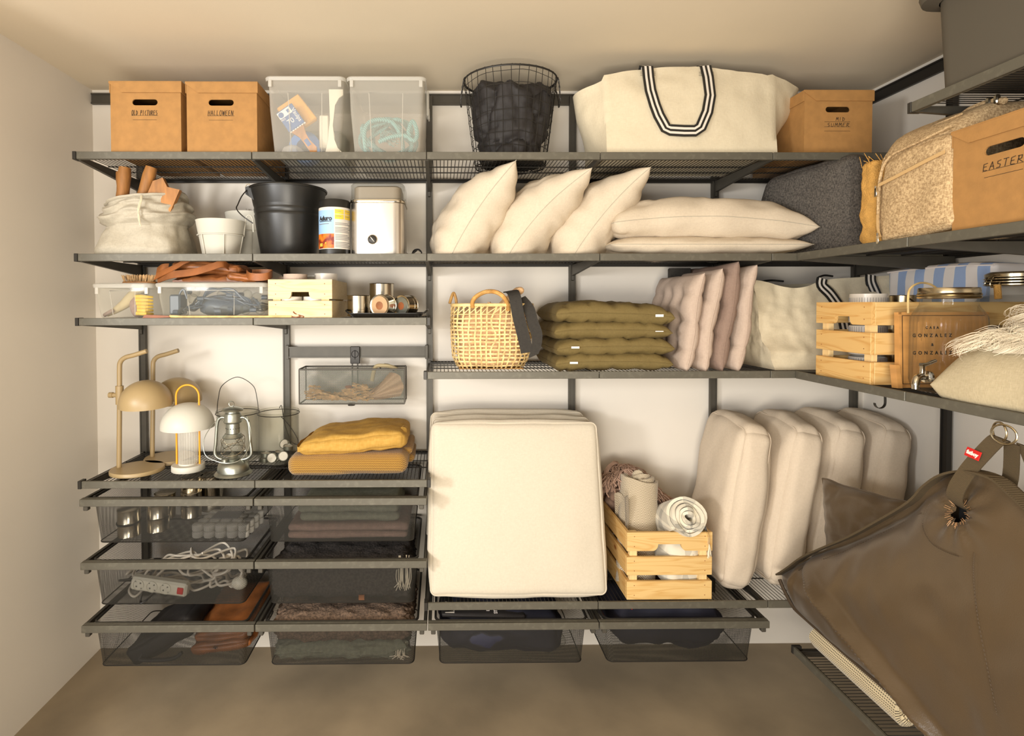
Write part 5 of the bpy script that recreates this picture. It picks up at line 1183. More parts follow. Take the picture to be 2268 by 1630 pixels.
g.add(vs, [(j, (j + 1) % n, n + (j + 1) % n, n + j) for j in range(n)]); part('ribbed_glass', g, 'ribglass', t, 10)
# storm lantern
t = thing('storm_lantern', 'galvanised storm lantern with wire guard and folded-down bail', 'lantern', (.492, -.335, Z4)); c = (.492, -.335, Z4)
cx, cy = c[0], c[1]
g = G(); g.lathe([(.064, 0), (.066, .003), (.060, .010), (.055, .013), (.054, .030), (.050, .040), (.044, .046), (.028, .052), (.022, .054)], c, 48); part('tank', g, 'zinc', t, 35)
g = G(); g.lathe([(.012, 0), (.012, .012), (.010, .013)], (cx - .022, cy - .022, Z4 + .048), 16); part('filler_cap', g, 'zinc', t, 35)
g = G(); g.lathe([(.022, .054), (.024, .058), (.018, .062), (.010, .075), (.004, .08)], c, 32); part('burner', g, 'zinc', t, 35)
g = G(); g.lathe([(.024, .066), (.032, .078), (.036, .095), (.036, .11), (.031, .125), (.026, .135)], c, 36, cap0=False, cap1=False); part('globe', g, 'glass', t)
g = G(); g.lathe([(.034, .133), (.036, .137), (.030, .144), (.028, .148), (.024, .15), (.0235, .185), (.030, .188), (.032, .192), (.030, .196), (.0295, .215), (.027, .222), (.024, .224), (.023, .229)], c, 36); part('chimney', g, 'zinc', t, 35)
g = G(); g.lathe([(.023, .228), (.036, .231), (.037, .234), (.033, .239), (.015, .245), (.001, .246)], c, 36); part('cap', g, 'zinc', t, 35)
g = G(); g.tube(arc((cx - .004, cy, Z4 + .255), .0095, 0, 360, 18), .0014, 5); part('lift_ring', g, 'zinc', t)
g = G()
for k in range(9): a = -PI + k * PI / 8; g.sphere((cx + .0237 * math.cos(a), cy + .0237 * math.sin(a), Z4 + .168), .0018, 6, 4)
part('vent_holes', g, 'shade_and_marks', t)
for s in (-1, 1):
    g = G(); P = [(cx + s * .028, cy, Z4 + .205), (cx + s * .040, cy, Z4 + .206), (cx + s * .052, cy, Z4 + .197), (cx + s * .058, cy, Z4 + .175), (cx + s * .062, cy, Z4 + .12), (cx + s * .066, cy, Z4 + .085), (cx + s * .064, cy, Z4 + .068), (cx + s * .05, cy, Z4 + .056), (cx + s * .03, cy, Z4 + .052)]
    g.tube(spl(P, 6), .0058, 10); part('side_tube', g, 'zinc', t)
    g = G(); g.tube(spl([(cx + s * .036, cy - .004, Z4 + .195), (cx + s * .05, cy - .006, Z4 + .21), (cx + s * .056, cy - .004, Z4 + .2), (cx + s * .052, cy - .004, Z4 + .188)], 5), .0013, 5); part('bail_lug', g, 'zinc', t)
g = G(); P = [(cx - .06, cy - .004, Z4 + .195)] + [(cx - .064 - .022 * math.sin(PI * q), cy - .012 - .05 * math.sin(PI * q / 2), Z4 + .19 - .12 * q) for q in (.3, .6, .9)] + [(cx - .03, cy - .062, Z4 + .062), (cx + .01, cy - .066, Z4 + .058), (cx + .045, cy - .055, Z4 + .066), (cx + .066, cy - .03, Z4 + .10), (cx + .068, cy - .01, Z4 + .15), (cx + .06, cy - .004, Z4 + .19)]
g.tube(spl(P, 7), .0013, 5); part('bail', g, 'zinc', t)
g = G()
for z, r_ in ((.085, .041), (.128, .040)): g.tube([(cx + r_ * math.cos(a * PI / 12), cy + r_ * math.sin(a * PI / 12), Z4 + z + .01 * math.sin(a * PI / 12 * 1)) for a in range(24)], .0011, 5, closed=True)
for ph in (0, PI / 2): g.tube([(cx + .041 * math.cos(ph + a * PI / 12) * 1, cy + .041 * math.sin(ph + a * PI / 12), Z4 + .107 + .026 * math.sin(a * PI / 6)) for a in range(24)], .0011, 5, closed=True)
part('wire_guard', g, 'chrome', t)
g = G(); g.tube([(cx + .052, cy - .004, Z4 + .06), (cx + .05, cy - .006, Z4 + .09), (cx + .044, cy - .006, Z4 + .085)], .0016, 5); part('lever', g, 'zinc', t)
# glass lanterns
def hurricane(label, x, y, r, h, up):
    t = thing('glass_lantern', label, 'lantern', (x, y, Z4), 'glass cylinder lanterns')
    g = G(); g.lathe([(r - .008, 0), (r, .006), (r, h - .004), (r + .003, h), (r, h + .003), (r - .003, h), (r - .003, .008), (.0001, .006)], (x, y, Z4), 48, cap0=True, cap1=False); part('glass_cylinder', g, 'glass', t, 50)
    for zz in (h - .008,):
        g = G(); g.tube([(x + (r + .002) * math.cos(a * PI / 24), y + (r + .002) * math.sin(a * PI / 24), Z4 + zz) for a in range(48)], .0016, 5, closed=True); part('wire_ring', g, 'dark', t)
    g = G()
    if up: g.tube(spl([(x - r - .002, y, Z4 + h - .006), (x - r + .004, y, Z4 + h + .05), (x - r * .75, y, Z4 + h + .10), (x, y, Z4 + h + .133), (x + r * .75, y, Z4 + h + .10), (x + r - .004, y, Z4 + h + .05), (x + r + .002, y, Z4 + h - .006)], 8), .0015, 5)
    else: g.tube(spl([(x - .02, y + r, Z4 + h - .004), (x - .012, y + r + .004, Z4 + h + .004), (x + .01, y + r * .6, Z4 + h - .06), (x + .05, y - .01, Z4 + h - .115), (x + .082, y - .03, Z4 + h - .125), (x + .082, y - .035, Z4 + h - .10), (x + .06, y - .055, Z4 + h - .05), (x + .035, y - r - .002, Z4 + h - .008)], 8), .0015, 5)
    part('wire_bail', g, 'dark', t)
hurricane('glass cylinder lantern with raised wire handle behind the storm lantern', .443, -.155, .080, .196, True)
hurricane('glass cylinder lantern with dropped wire handle holding silver tealights', .607, -.165, .078, .196, False)
def tealight(c, ax, label):
    t = thing('tealight', label, 'tealight', c, 'silver tealights in the glass lantern'); T = Matrix.Translation(c) @ Vector(ax).to_track_quat('Z', 'Y').to_matrix().to_4x4() @ Matrix.Translation((0, 0, -.007))
    g = G(); g.T = T; g.lathe([(.0175, 0), (.0185, .001), (.019, .015), (.0178, .0155), (.0175, .012)], n=24, cap1=False); part('metal_cup', g, 'zinc', t)
    g = G(); g.T = T; g.lathe([(.0176, .012), (.0165, .0135)], n=24); g.tube([(0, 0, .013), (.001, 0, .019)], .0006, 4); part('wax', g, 'ceramic', t)
for c_, ax, l in (((.564, -.205, Z4 + .014), (0, 0, 1), 'silver tealight lying flat, nearest the storm lantern'), ((.566, -.200, Z4 + .032), (.1, 0, 1), 'silver tealight stacked on the flat one'), ((.598, -.222, Z4 + .026), (-.1, -1, .15), 'silver tealight on edge showing its metal base'),
                ((.636, -.205, Z4 + .028), (.25, -1, .2), 'silver tealight on edge showing white wax'), ((.648, -.18, Z4 + .055), (.1, -.1, 1), 'silver tealight balanced on the pile beside the yellow cloth'), ((.62, -.13, Z4 + .055), (-.3, -.8, .5), 'silver tealight tilted at the back of the pile'), ((.605, -.15, Z4 + .022), (.2, 0, 1), 'silver tealight half buried in the middle of the pile')):
    tealight(c_, ax, l)
# folded knit and cloth
def foldstack(name, label, cat, x0, x1, y0, y1, z0, layers, m, seed=0, wr=.004, skew=0, cut=True):
    t = thing(name, label, cat, ((x0 + x1) / 2, (y0 + y1) / 2, z0)); z = z0
    for i, th in enumerate(layers):
        g = G(); F = frame(((x0 + x1) / 2 + R.uniform(-.004, .004), (y0 + y1) / 2, z + th / 2), (1, 0, skew), (0, 1, 0))
        softbox(g, F, x1 - x0 - R.uniform(0, .01), y1 - y0, th * .99, th * .47, wr=wr, wf=10, seed=seed + i, puff=.002, n=24); part('fold', g, m, t, 80); z += th
    return t
t = thing('knitted_blanket', 'folded mustard knitted blanket on the fourth shelf', 'blanket', (.92, -.22, Z4))
kn = lambda F, w, h, th, sd, q, wr=.003, rad=None, **k: softbox(q, F, w, h, th, rad or th * .46, wr=wr, wf=9, seed=sd, puff=.003, n=26, **k)
g = G(); kn(frame((.912, -.215, Z4 + .040), (1, 0, .02), (0, 1, 0)), .43, .33, .074, 3, g, rad=.03); part('folded_body', g, 'knit', t, 80)
g = G(); kn(frame((1.10, -.16, Z4 + .033), (1, 0, -.04), (0, 1, 0)), .09, .20, .03, 5, g); part('loose_fold', g, 'knit', t, 80)
g = G(); kn(frame((1.095, -.18, Z4 + .064), (1, 0, .1), (0, 1, 0)), .09, .22, .028, 7, g); part('loose_fold', g, 'knit', t, 80)
t = thing('yellow_cloth', 'loosely folded yellow linen cloth on top of the mustard knit', 'cloth', (.92, -.22, Z4 + .08))
def yl(p, q):
    p = p.copy(); f = (p.x / .19 + 1) / 2; p.z += .012 * f + .006 * nz(p, 9, 5) + .004 * math.sin(p.x * 18 + p.y * 6); 
    if q[2] > 0: p.z -= .022 * max(0, .16 - f) / .16 * 1.0
    p.z += .0045 * (nz(p, 22, 8)); p.y -= .012 * (1 - f) * .5; return p
g = G(); softbox(g, frame((.925, -.225, Z4 + .107), (1, 0, .02), (0, 1, 0)), .385, .29, .058, .024, wr=.004, wf=13, seed=14, puff=.008, n=34, fn=yl); part('folded_body', g, 'yellow', t, 80)
g = G(); softbox(g, frame((1.098, -.20, Z4 + .112), (.3, .2, 1), (0, 1, 0)), .06, .22, .03, .013, wr=.007, wf=20, seed=3, puff=.004, n=18); part('rolled_edge', g, 'yellow', t, 80)

# ================================================================ what lies in the drawers
def dz(r): return .797 - .2205 * r - .163
for i, (x, y, s, lab) in enumerate(((.118, -.345, 2, 'shiny candle tin pair with a black band, front corner of the top drawer'), (.200, -.30, 2, 'shiny candle tin pair beside the banded ones in the top drawer'), (.165, -.18, 2, 'shiny candle tin pair at the back of the top drawer, wall side'), (.262, -.17, 2, 'shiny candle tin pair at the back of the top drawer, drawer middle'))):
    t = thing('candle_tin', lab, 'tin', (x, y, dz(0)), 'stacked candle tins in the top drawer')
    for k in range(s):
        g = G(); z = dz(0) + .001 + k * .049 + (.0 if i < 2 else .0); g.lathe([(.036, 0), (.038, .001), (.037, .003), (.037, .042), (.039, .044), (.039, .047), (.034, .048)], (x, y, z), 32); part('tin_body', g, 'tin', t, 30)
    if i == 0: g = G(); g.tube([(x + .039 * math.cos(a * PI / 16), y + .039 * math.sin(a * PI / 16), dz(0) + .05 + .004 * math.sin(a * PI / 16)) for a in range(32)], .003, 5, closed=True); part('rubber_band', g, 'rubber', t)
for x, y, l in ((.235, -.10, 'tall shiny lidded tin at the very back of the top drawer'), (.31, -.09, 'second tall shiny tin at the back of the top drawer')):
    tin(l, (x, y, dz(0)), r=.045, h=.14, group='tall tins in the top drawer')
t = thing('tealight_pack', 'shrink-wrapped pack of clear tealight cups with a grey label', 'tealights', (.46, -.29, dz(0)))
for i in range(5):
    for j in range(4):
        for k in range(2):
            if i < 4 and j > 0 and k == 0: continue
            g = G() if (i, j, k) == (0, 0, 0) else g
            g.lathe([(.017, 0), (.0195, .003), (.0195, .02), (.017, .022)], (.375 + i * .041 + j * .004, -.365 + j * .041, dz(0) + .001 + k * .024), 16)
part('cups', g, 'plasticrim', t, 40, stuff=True)
g = G(); g.box((.40, -.32, dz(0) + .0475), (.50, -.25, dz(0) + .0485)); part('pack_label', g, 'greyp', t, 0)
foldstack('pink_blanket', 'dusty pink blanket folded low in the second column top drawer', 'blanket', .70, 1.13, -.39, -.08, dz(0), (.025, .028), 'pinkcl', 3, .004)
foldstack('grey_blanket', 'greenish grey folded blanket resting on the dusty pink one', 'blanket', .735, 1.10, -.37, -.10, dz(0) + .054, (.03, .03), 'greyfelt', 6, .004)
# power strip and cables
t = thing('extension_lead', 'white extension lead with three sockets and a red switch', 'extension lead', (.24, -.37, dz(1)))
Fp = frame((.245, -.378, dz(1) + .052), (.97, 0, -.15), (.15, .0, .97))
g = G(); boxf(g, Fp, (-.10, -.024, -.018), (.10, .024, .016), .007); part('housing', g, 'whitepl', t, 30)
for i in range(3):
    Q = Fp @ Matrix.Translation((-.07 + i * .048, 0, .0162)); g = G(); g.T = Q; g.lathe([(.0195, -.0005), (.0195, .002), (.018, .002), (.0175, -.0)], n=24); s_ = part('socket', g, 'whitepl', t, 30)
    g = G(); g.T = Q
    for a in (-.0095, .0095): g.T = Q @ Matrix.Translation((a * .7, a * .7 * (1 if a > 0 else 1), .0002)); g.lathe([(.0026, 0), (.0026, .0012)], n=8)
    for a in (-1, 1): g.T = Q @ Matrix.Translation((a * .011, -a * .011, .0002)); g.box((-.002, -.0014, 0), (.002, .0014, .0012))
    part('socket_holes', g, 'shade_and_marks', s_, 0)
g = G(); boxf(g, Fp, (.068, -.012, .0155), (.090, .012, .020), .002); part('switch', g, 'red', t, 0)
rr = random.Random(21)
def cable(label, seed, cx, cz, w, h, n, r=.0042, m='cable', y=-.3):
    q = random.Random(seed); pts = []; a = q.uniform(0, 6)
    for i in range(n):
        a += q.uniform(.5, .85); k = q.uniform(.55, 1); pts.append((cx + w * k * math.cos(a), y + q.uniform(-.07, .06), max(dz(1) + .006, cz + h * k * math.sin(a))))
    g = G(); g.tube(spl(pts, 7), r, 7); return single('power_cable', label, 'cable', g, m, 'loose cables in the extension lead drawer')
cable('tangle of white cable behind the socket strip', 3, .30, dz(1) + .06, .15, .055, 34)
cable('dense white cable coil at the inner end of the cable drawer', 8, .47, dz(1) + .07, .065, .06, 46, .0045)
cable('wide white cable loops reaching above the drawer rim', 11, .38, dz(1) + .11, .12, .055, 26)
cable('thin black cable looped around the end of the socket strip', 5, .16, dz(1) + .05, .075, .05, 11, .003, 'rubber', -.35)
cable('white cable loops lying near the outer end of the cable drawer', 31, .13, dz(1) + .055, .06, .05, 14, .004, 'cable', -.33)
g = G(); g.sphere((.52, -.36, dz(1) + .05), .026, 16, 10, sc3=(1.1, .8, .9)); single('white_plug', 'round white plug in the corner of the cable drawer', 'plug', g, 'whitepl')
# shaggy throw, fleece, felt
def rug(name, label, x0, x1, y0, y1, z, th, m, seed):
    g = G(); softbox(g, frame(((x0 + x1) / 2, (y0 + y1) / 2, z + th / 2), (1, 0, 0), (0, 1, 0)), x1 - x0, y1 - y0, th, min(.03, th * .45), wr=.009, wf=26, seed=seed, puff=.004, n=44, fn=lambda p, q: p * (1 + .05 * nz(p, 90, seed))); return single(name, label, 'textile', g, m, smooth=80)
throw_o = rug('shaggy_throw', 'thick dark grey shaggy throw filling a middle drawer', .645, 1.135, -.385, -.07, dz(1) + .002, .135, 'shagdk', 4)
fleece_o = rug('brown_fleece', 'curly brown fleece lying over grey felt in a low drawer', .648, 1.14, -.385, -.07, dz(2) + .062, .095, 'shag', 6)
rug('grey_felt', 'smooth grey felt roll under the curly brown fleece', .655, 1.125, -.39, -.08, dz(2) + .002, .058, 'greyfelt', 8)
def fringe(parent, x, z0, z1, seed, n=16):
    q = random.Random(seed); g = G()
    for i in range(n):
        a = x + q.uniform(-.02, .02); g.tube(spl([(a, -.37, z1 + q.uniform(-.02, .01)), (a + q.uniform(-.01, .01), -.397, (z0 + z1) / 2), (a + q.uniform(-.02, .015), -.392, z0 + q.uniform(0, .02))], 4), .0014, 4)
    part('fringe', g, 'fur', parent, stuff=True)
fringe(throw_o, 1.115, dz(1) + .03, dz(1) + .145, 3); fringe(fleece_o, 1.10, dz(2) + .004, dz(2) + .05, 5)
g = G(); g.box((.955, -.400, dz(1) + .006), (.975, -.396, dz(1) + .024)); part('leather_tag', g, 'leather', throw_o, label='tiny orange leather tag')
# leather things and dark bag
g = G(); softbox(g, frame((.46, -.24, dz(2) + .105), (1, -.1, .12), (0, 1, .25)), .20, .26, .03, .012, wr=.01, wf=14, seed=5, puff=.01); single('leather_pouch', 'orange-brown leather pouch on top in the leather drawer', 'pouch', g, 'leather', smooth=80)
g = G(); softbox(g, frame((.455, -.33, dz(2) + .045), (1, 0, .12), (0, 1, 0)), .21, .10, .028, .012, wr=.008, wf=18, seed=8, puff=.006); roll_o = single('leather_roll', 'long tan leather roll with a small stamped mark in the leather drawer', 'leather', g, 'leather', smooth=80)
g = G(); g.tube(arc((.44, -.384, dz(2) + .047), .007, 0, 360, 14), .0009, 4); g.box((.437, -.385, dz(2) + .0435), (.443, -.383, dz(2) + .05)); part('stamped_mark', g, 'shade_and_marks', roll_o)
g = G(); softbox(g, frame((.235, -.25, dz(2) + .062), (.86, 0, .5), (0, 1, 0)), .26, .25, .07, .02, wr=.012, wf=9, seed=15, puff=.012); bag_o = single('black_bag', 'dark fabric bag slumped in the leather drawer', 'bag', g, 'blackcl', smooth=80)
g = G(); g.tube(spl([(.18, -.37, dz(2) + .03), (.17, -.38, dz(2) + .008), (.22, -.385, dz(2) + .006), (.29, -.385, dz(2) + .012), (.32, -.38, dz(2) + .03)], 6), .007, 8); part('strap', g, 'blackcl', bag_o)
# black printed bags, navy cloth
g = G(); softbox(g, frame((1.47, -.25, dz(2) + .085), (1, 0, -.04), (0, 1, 0)), .42, .27, .12, .035, wr=.014, wf=9, seed=3, puff=.02); single('packed_jacket', 'black packed fabric bundle filling the printed bag drawer', 'bundle', g, 'navy', smooth=80)
t = thing('printed_bag', 'black printed bag lying flat on the fabric bundle', 'bag', (1.36, -.3, dz(2) + .15))
g = G(); softbox(g, frame((1.40, -.30, dz(2) + .153), (1, 0, -.03), (0, 1, 0)), .30, .16, .014, .005, wr=.003, seed=3, puff=.002); part('bag', g, 'blackcl', t, 80)
g = G(); zz = dz(2) + .1645
text_geo(g, 'SYSTEM', .018, frame((1.445, -.345, zz + .0), (0, .9, .1), (-1, 0, 0)), .0006, bold=.0004); text_geo(g, 'DEN', .016, frame((1.418, -.345, zz), (0, .9, .1), (-1, 0, 0)), .0006, bold=.0003); text_geo(g, 'JOYSNO', .009, frame((1.37, -.33, zz), (0, .9, .1), (-1, 0, 0)), .0006); text_geo(g, '12IC', .009, frame((1.382, -.33, zz), (0, .9, .1), (-1, 0, 0)), .0006)
part('lettering', g, 'ltext', t, 0)
g = G(); g.box((1.262, -.375, zz - .004), (1.295, -.29, zz + .0004)); lb = part('barcode_label', g, 'ceramic', t, 0)
g = G()
for i in range(12): g.box((1.266 + i * .0022, -.37, zz + .0005), (1.266 + i * .0022 + (.0014 if i % 3 else .0007), -.34, zz + .0009))
text_geo(g, 'IN70K123', .006, frame((1.279, -.315, zz + .0008), (1, 0, 0), (0, 1, 0)), .0004); part('barcode', g, 'black', lb, 0)
g = G(); g.sphere((1.63, -.33, dz(2) + .04), .05, 20, 12, sc3=(1.5, .9, .75), fn=lambda p: p * (1 + .22 * nz(p, 40))); single('plastic_wrap', 'crinkled clear plastic wrap in the printed bag drawer', 'wrap', g, 'glass', smooth=20)
g = G(); softbox(g, frame((2.08, -.24, dz(2) + .09), (1, 0, 0), (0, 1, 0)), .40, .27, .12, .05, wr=.016, wf=8, seed=13, puff=.02); single('navy_cloth', 'folded navy cloth bundle in the last drawer', 'cloth', g, 'navy', smooth=80)
g = G(); g.tube(spl([(1.86, -.33, dz(2) + .16), (1.88, -.32, dz(2) + .168), (1.93, -.33, dz(2) + .160), (1.95, -.34, dz(2) + .152)], 5), .004, 6); single('red_cord', 'short red cord on the navy cloth bundle', 'cord', g, 'red')
# ================================================================ shelf with the bamboo basket and the seat pads
Z6 = H3R - .003
t = thing('bamboo_basket', 'open-weave bamboo basket with wrapped cane handles', 'basket', (1.43, -.25, Z6))
cx, cy = 1.432, -.245
def bb(u, f):
    """rounded rectangle outline swelling upwards"""
    w_, d_ = .272 + .030 * math.sin(PI * min(1, f * 1.05) * .62), .215 + .02 * f; a = 2 * PI * u; e = .42
    x = w_ / 2 * math.copysign(abs(math.cos(a)) ** e, math.cos(a)); y = d_ / 2 * math.copysign(abs(math.sin(a)) ** e, math.sin(a))
    r = 1 - .10 * max(0, .16 - f) / .16
    return (cx + x * r + .006 * f, cy + y * r, Z6 + .004 + f * .232)
# arc-length table so that the stakes stand evenly
tab = [Vector(bb(i / 400, .5)) for i in range(401)]; acc = [0]
for i in range(400): acc.append(acc[-1] + (tab[i + 1] - tab[i]).length)
def ua(s_):
    s_ = (s_ % 1) * acc[-1]; lo, hi = 0, 400
    while hi - lo > 1:
        m_ = (lo + hi) // 2
        if acc[m_] <= s_: lo = m_
        else: hi = m_
    return (lo + (s_ - acc[lo]) / max(1e-9, acc[hi] - acc[lo])) / 400
NS = 44; rr = random.Random(6)
g = G()
for i in range(NS):
    s0 = i / NS + rr.uniform(-.002, .002); pts = []
    for k in range(15):
        f = k / 14; p = Vector(bb(ua(s0 + .004 * math.sin(k * .9 + i) * .5), f)); d = Vector((p.x - cx, p.y - cy, 0)).normalized(); pts.append(p + d * (.0012 if (k + i) % 2 else -.0012))
    tg = (Vector(bb(ua(s0 + .01), .5)) - Vector(bb(ua(s0 - .01), .5))).normalized(); g.ribbon(pts, tg, .0060, .0009)
part('upright_strips', g, 'bamboo', t, 0, stuff=True)
g = G()
for j in range(13):
    f = .05 + j * .061; off = rr.uniform(-.006, .006)
    pts = []
    for i in range(112): p = Vector(bb(ua(i / 112), min(1, f + off + .004 * math.sin(i * .35 + j)))); d = Vector((p.x - cx, p.y - cy, 0)).normalized(); pts.append(p + d * (.0014 if (i // 2 + j) % 2 else -.0014))
    pts.append(pts[0]); g.ribbon(pts, (0, 0, 1), .0058, .0009)
part('woven_strips', g, 'bamboo', t, 0, stuff=True)
g = G()
for i in range(44):
    s0 = i / 44; a_, b_ = Vector(bb(ua(s0), .86)), Vector(bb(ua(s0 + .035), .985)); g.ribbon([a_, (a_ + b_) / 2 + Vector((0, -.001, 0)), b_], (0, 0, 1), .004, .001)
part('slanted_border', g, 'bamboo', t, 0, stuff=True)
g = G()
for f, r_ in ((.985, .0042), (1.005, .0036), (.85, .002)): g.tube([bb(ua(i / 60), f) for i in range(60)], r_, 6, closed=True)
part('rim', g, 'bamboo', t)
g = G(); g.box((cx - .118, cy - .09, Z6 + .001), (cx + .118, cy + .09, Z6 + .004)); part('base', g, 'bamboodk', t, 0)
def wrapped(pts, r, m):
    g = G(); q = spl(pts, 8); g.tube(q, r, 8); n = len(q) * 3
    for i in range(0, len(q) - 1):
        for k in range(2):
            p = q[i].lerp(q[i + 1], k / 2); tg = (q[i + 1] - q[i]).normalized(); a_ = tg.orthogonal().normalized(); b_ = tg.cross(a_)
            g.tube([p + (a_ * math.cos(x) + b_ * math.sin(x)) * (r + .0012) + tg * .0008 * x / PI for x in [j * PI / 4 for j in range(9)]], .0014, 4)
    return g
part('cane_handle', wrapped([(1.362, -.362, 1.455), (1.362, -.364, 1.478), (1.378, -.362, 1.497), (1.410, -.360, 1.512), (1.445, -.360, 1.511), (1.472, -.360, 1.495), (1.488, -.361, 1.468), (1.49, -.362, 1.445)], .0058, 'bamboodk'), 'bamboodk', t)
g = G(); g.tube(spl([(1.283, -.14, 1.47), (1.292, -.135, 1.50), (1.30, -.13, 1.512), (1.308, -.13, 1.49), (1.31, -.13, 1.47)], 5), .006, 8); part('cane_handle', g, 'bamboodk', t)
# cloth and scarf in the basket
g = G()
def cl(u, v):
    a = 2 * PI * u; x = .115 * math.copysign(abs(math.cos(a)) ** .5, math.cos(a)); y = .085 * math.copysign(abs(math.sin(a)) ** .5, math.sin(a)); h = v
    r = 1 if v < .8 else math.sqrt(max(0, 1 - ((v - .8) / .2) ** 2)); k = .012 * nz((x, y, v * .3), 18, 2) + .006 * nz((x, y, v), 30, 3)
    return (cx + x * r + k, cy + y * r + k, Z6 + .012 + min(v, .8) / .8 * .17 + (max(0, v - .8) / .2) * (.055 + .02 * nz((x, y, 0), 20)))
g.grid(cl, 60, 36, cu=True); single('rose_cloth', 'crumpled dusty rose cloth filling the bamboo basket', 'cloth', g, 'peach', smooth=80)
g = G(); softbox(g, frame((1.50, -.28, 1.482), (.75, 0, .66), (0, 1, 0)), .13, .09, .022, .01, wr=.006, wf=22, seed=6, puff=.004); softbox(g, frame((1.545, -.27, 1.46), (.5, 0, -.8), (0, 1, 0)), .09, .07, .018, .008, wr=.005, wf=22, seed=2, puff=.004)
single('peach_garment', 'pale peach garment edge sticking out above the bamboo basket', 'garment', g, 'peach', smooth=80)
t = thing('black_scarf', 'black wool strap hanging over the side of the bamboo basket', 'scarf', (1.55, -.36, 1.28))
g = G(); g.ribbon(spl([(1.500, -.30, 1.515), (1.507, -.345, 1.512), (1.512, -.376, 1.49), (1.522, -.385, 1.43), (1.536, -.39, 1.37), (1.548, -.392, 1.32), (1.552, -.392, 1.296)], 6), (1, -.1, .18), .043, .004); part('long_end', g, 'scarf', t, 60)
g = G(); g.ribbon(spl([(1.536, -.34, 1.488), (1.562, -.37, 1.45), (1.575, -.384, 1.40), (1.588, -.388, 1.36), (1.586, -.394, 1.32), (1.574, -.398, 1.284)], 6), (1, 0, .45), .040, .004); part('short_end', g, 'scarf', t, 60)
g = G(); g.ribbon(spl([(1.53, -.32, 1.495), (1.57, -.30, 1.47), (1.592, -.26, 1.45), (1.60, -.20, 1.42)], 6), (0, 1, .2), .03, .004); part('loop_end', g, 'scarf', t, 60)
# olive seat cushions
grid3 = [(a, b) for a in (-.5, 0, .5) for b in (-.5, 0, .5)]
for i, (z, lab) in enumerate(((Z6 + .034, 'olive tufted seat cushion at the very bottom of the stack'), (Z6 + .088, 'olive tufted seat cushion, second from the shelf in the stack'), (Z6 + .146, 'olive tufted seat cushion just under the highest olive one'), (Z6 + .204, 'olive tufted seat cushion on top of the stack, white tag near its far corner'))):
    F = frame((1.858 + (.0, .004, -.003, .003)[i], -.215, z), (1, 0, (0, .01, -.005, -.03)[i]), (0, 1, 0))
    t = thing('seat_cushion', lab, 'cushion', tuple(F.translation), 'stacked olive seat cushions')
    g = G(); rim = pillow(g, F, .415, .385, .080 if i < 3 else .092, n=48, corner=.015, pw=2.6, q=.36, wr=.006, wf=16, seed=i + 2, tufts=grid3, td=.45, bend=lambda p, u, v, i=i: Vector((p.x, p.y, p.z * (1 - .30 * (1 - abs(math.sin(u * 7.5 + i + nz((u, v, i), 2)))) ** 3 * min(1, max(0, abs(v) - .45) * 3)) - .010 * (abs(u) ** 4))))
    # edge creases
    part('cover', g, 'olive', t, 80); seam(rim, t, 'olive', .0018, 'piping')
    g = G(); X_ = (1.70, 1.705, 2.0, 2.0)[i]; g.box((X_, -.4125, z - .006 + (0, 0, 0, -.006)[i]), (X_ + .028, -.4105, z + .001 + (0, 0, -.004, -.004)[i])); part('woven_tag', g, 'ltext', t, 0)
# standing seat pads
spec = [(2.120, 2.172, 1.575, 'pink', 'dusty pink tufted seat pad, the first one beside the olive stack', .076), (2.180, 2.238, 1.590, 'pink', 'dusty pink tufted seat pad standing against the mauve one', .072), (2.242, 2.300, 1.612, 'mauve', 'darker mauve seat pad standing between the dusty pink ones', .072), (2.304, 2.360, 1.604, 'pink', 'thin dusty pink seat pad touching the canvas tote', .066)]
for i, (xb, xt, zt_, m, lab, th) in enumerate(spec):
    up = Vector((xt - xb, 0, zt_ - Z6)); F = frame(((xb + xt) / 2, -.218, (Z6 + zt_) / 2), (0, -1, 0), up)
    t = thing('seat_pad', lab, 'cushion', ((xb + xt) / 2, -.218, Z6), 'upright seat pads')
    g = G(); rim = pillow(g, F, .366, up.length, th, n=48, corner=.015, pw=2.6, q=.40, wr=.005, wf=12, seed=i + 12, tufts=grid3, td=.55, bend=lambda p, u, v, i=i: Vector((p.x, p.y, p.z * (1 - .28 * (1 - abs(math.sin(v * 5.4 + i))) ** 3 * min(1, max(0, abs(u) - .45) * 3)) + .004 * math.sin(v * 4 + i * 2))))
    part('cover', g, m, t, 80); seam(rim, t, m, .0016, 'piping')
g = G(); g.box((2.17, -.12, 1.30), (2.26, -.10, 1.612), .004); single('dark_folder', 'dark flat object peeking out above the pink seat pads', 'object', g, 'scarf')
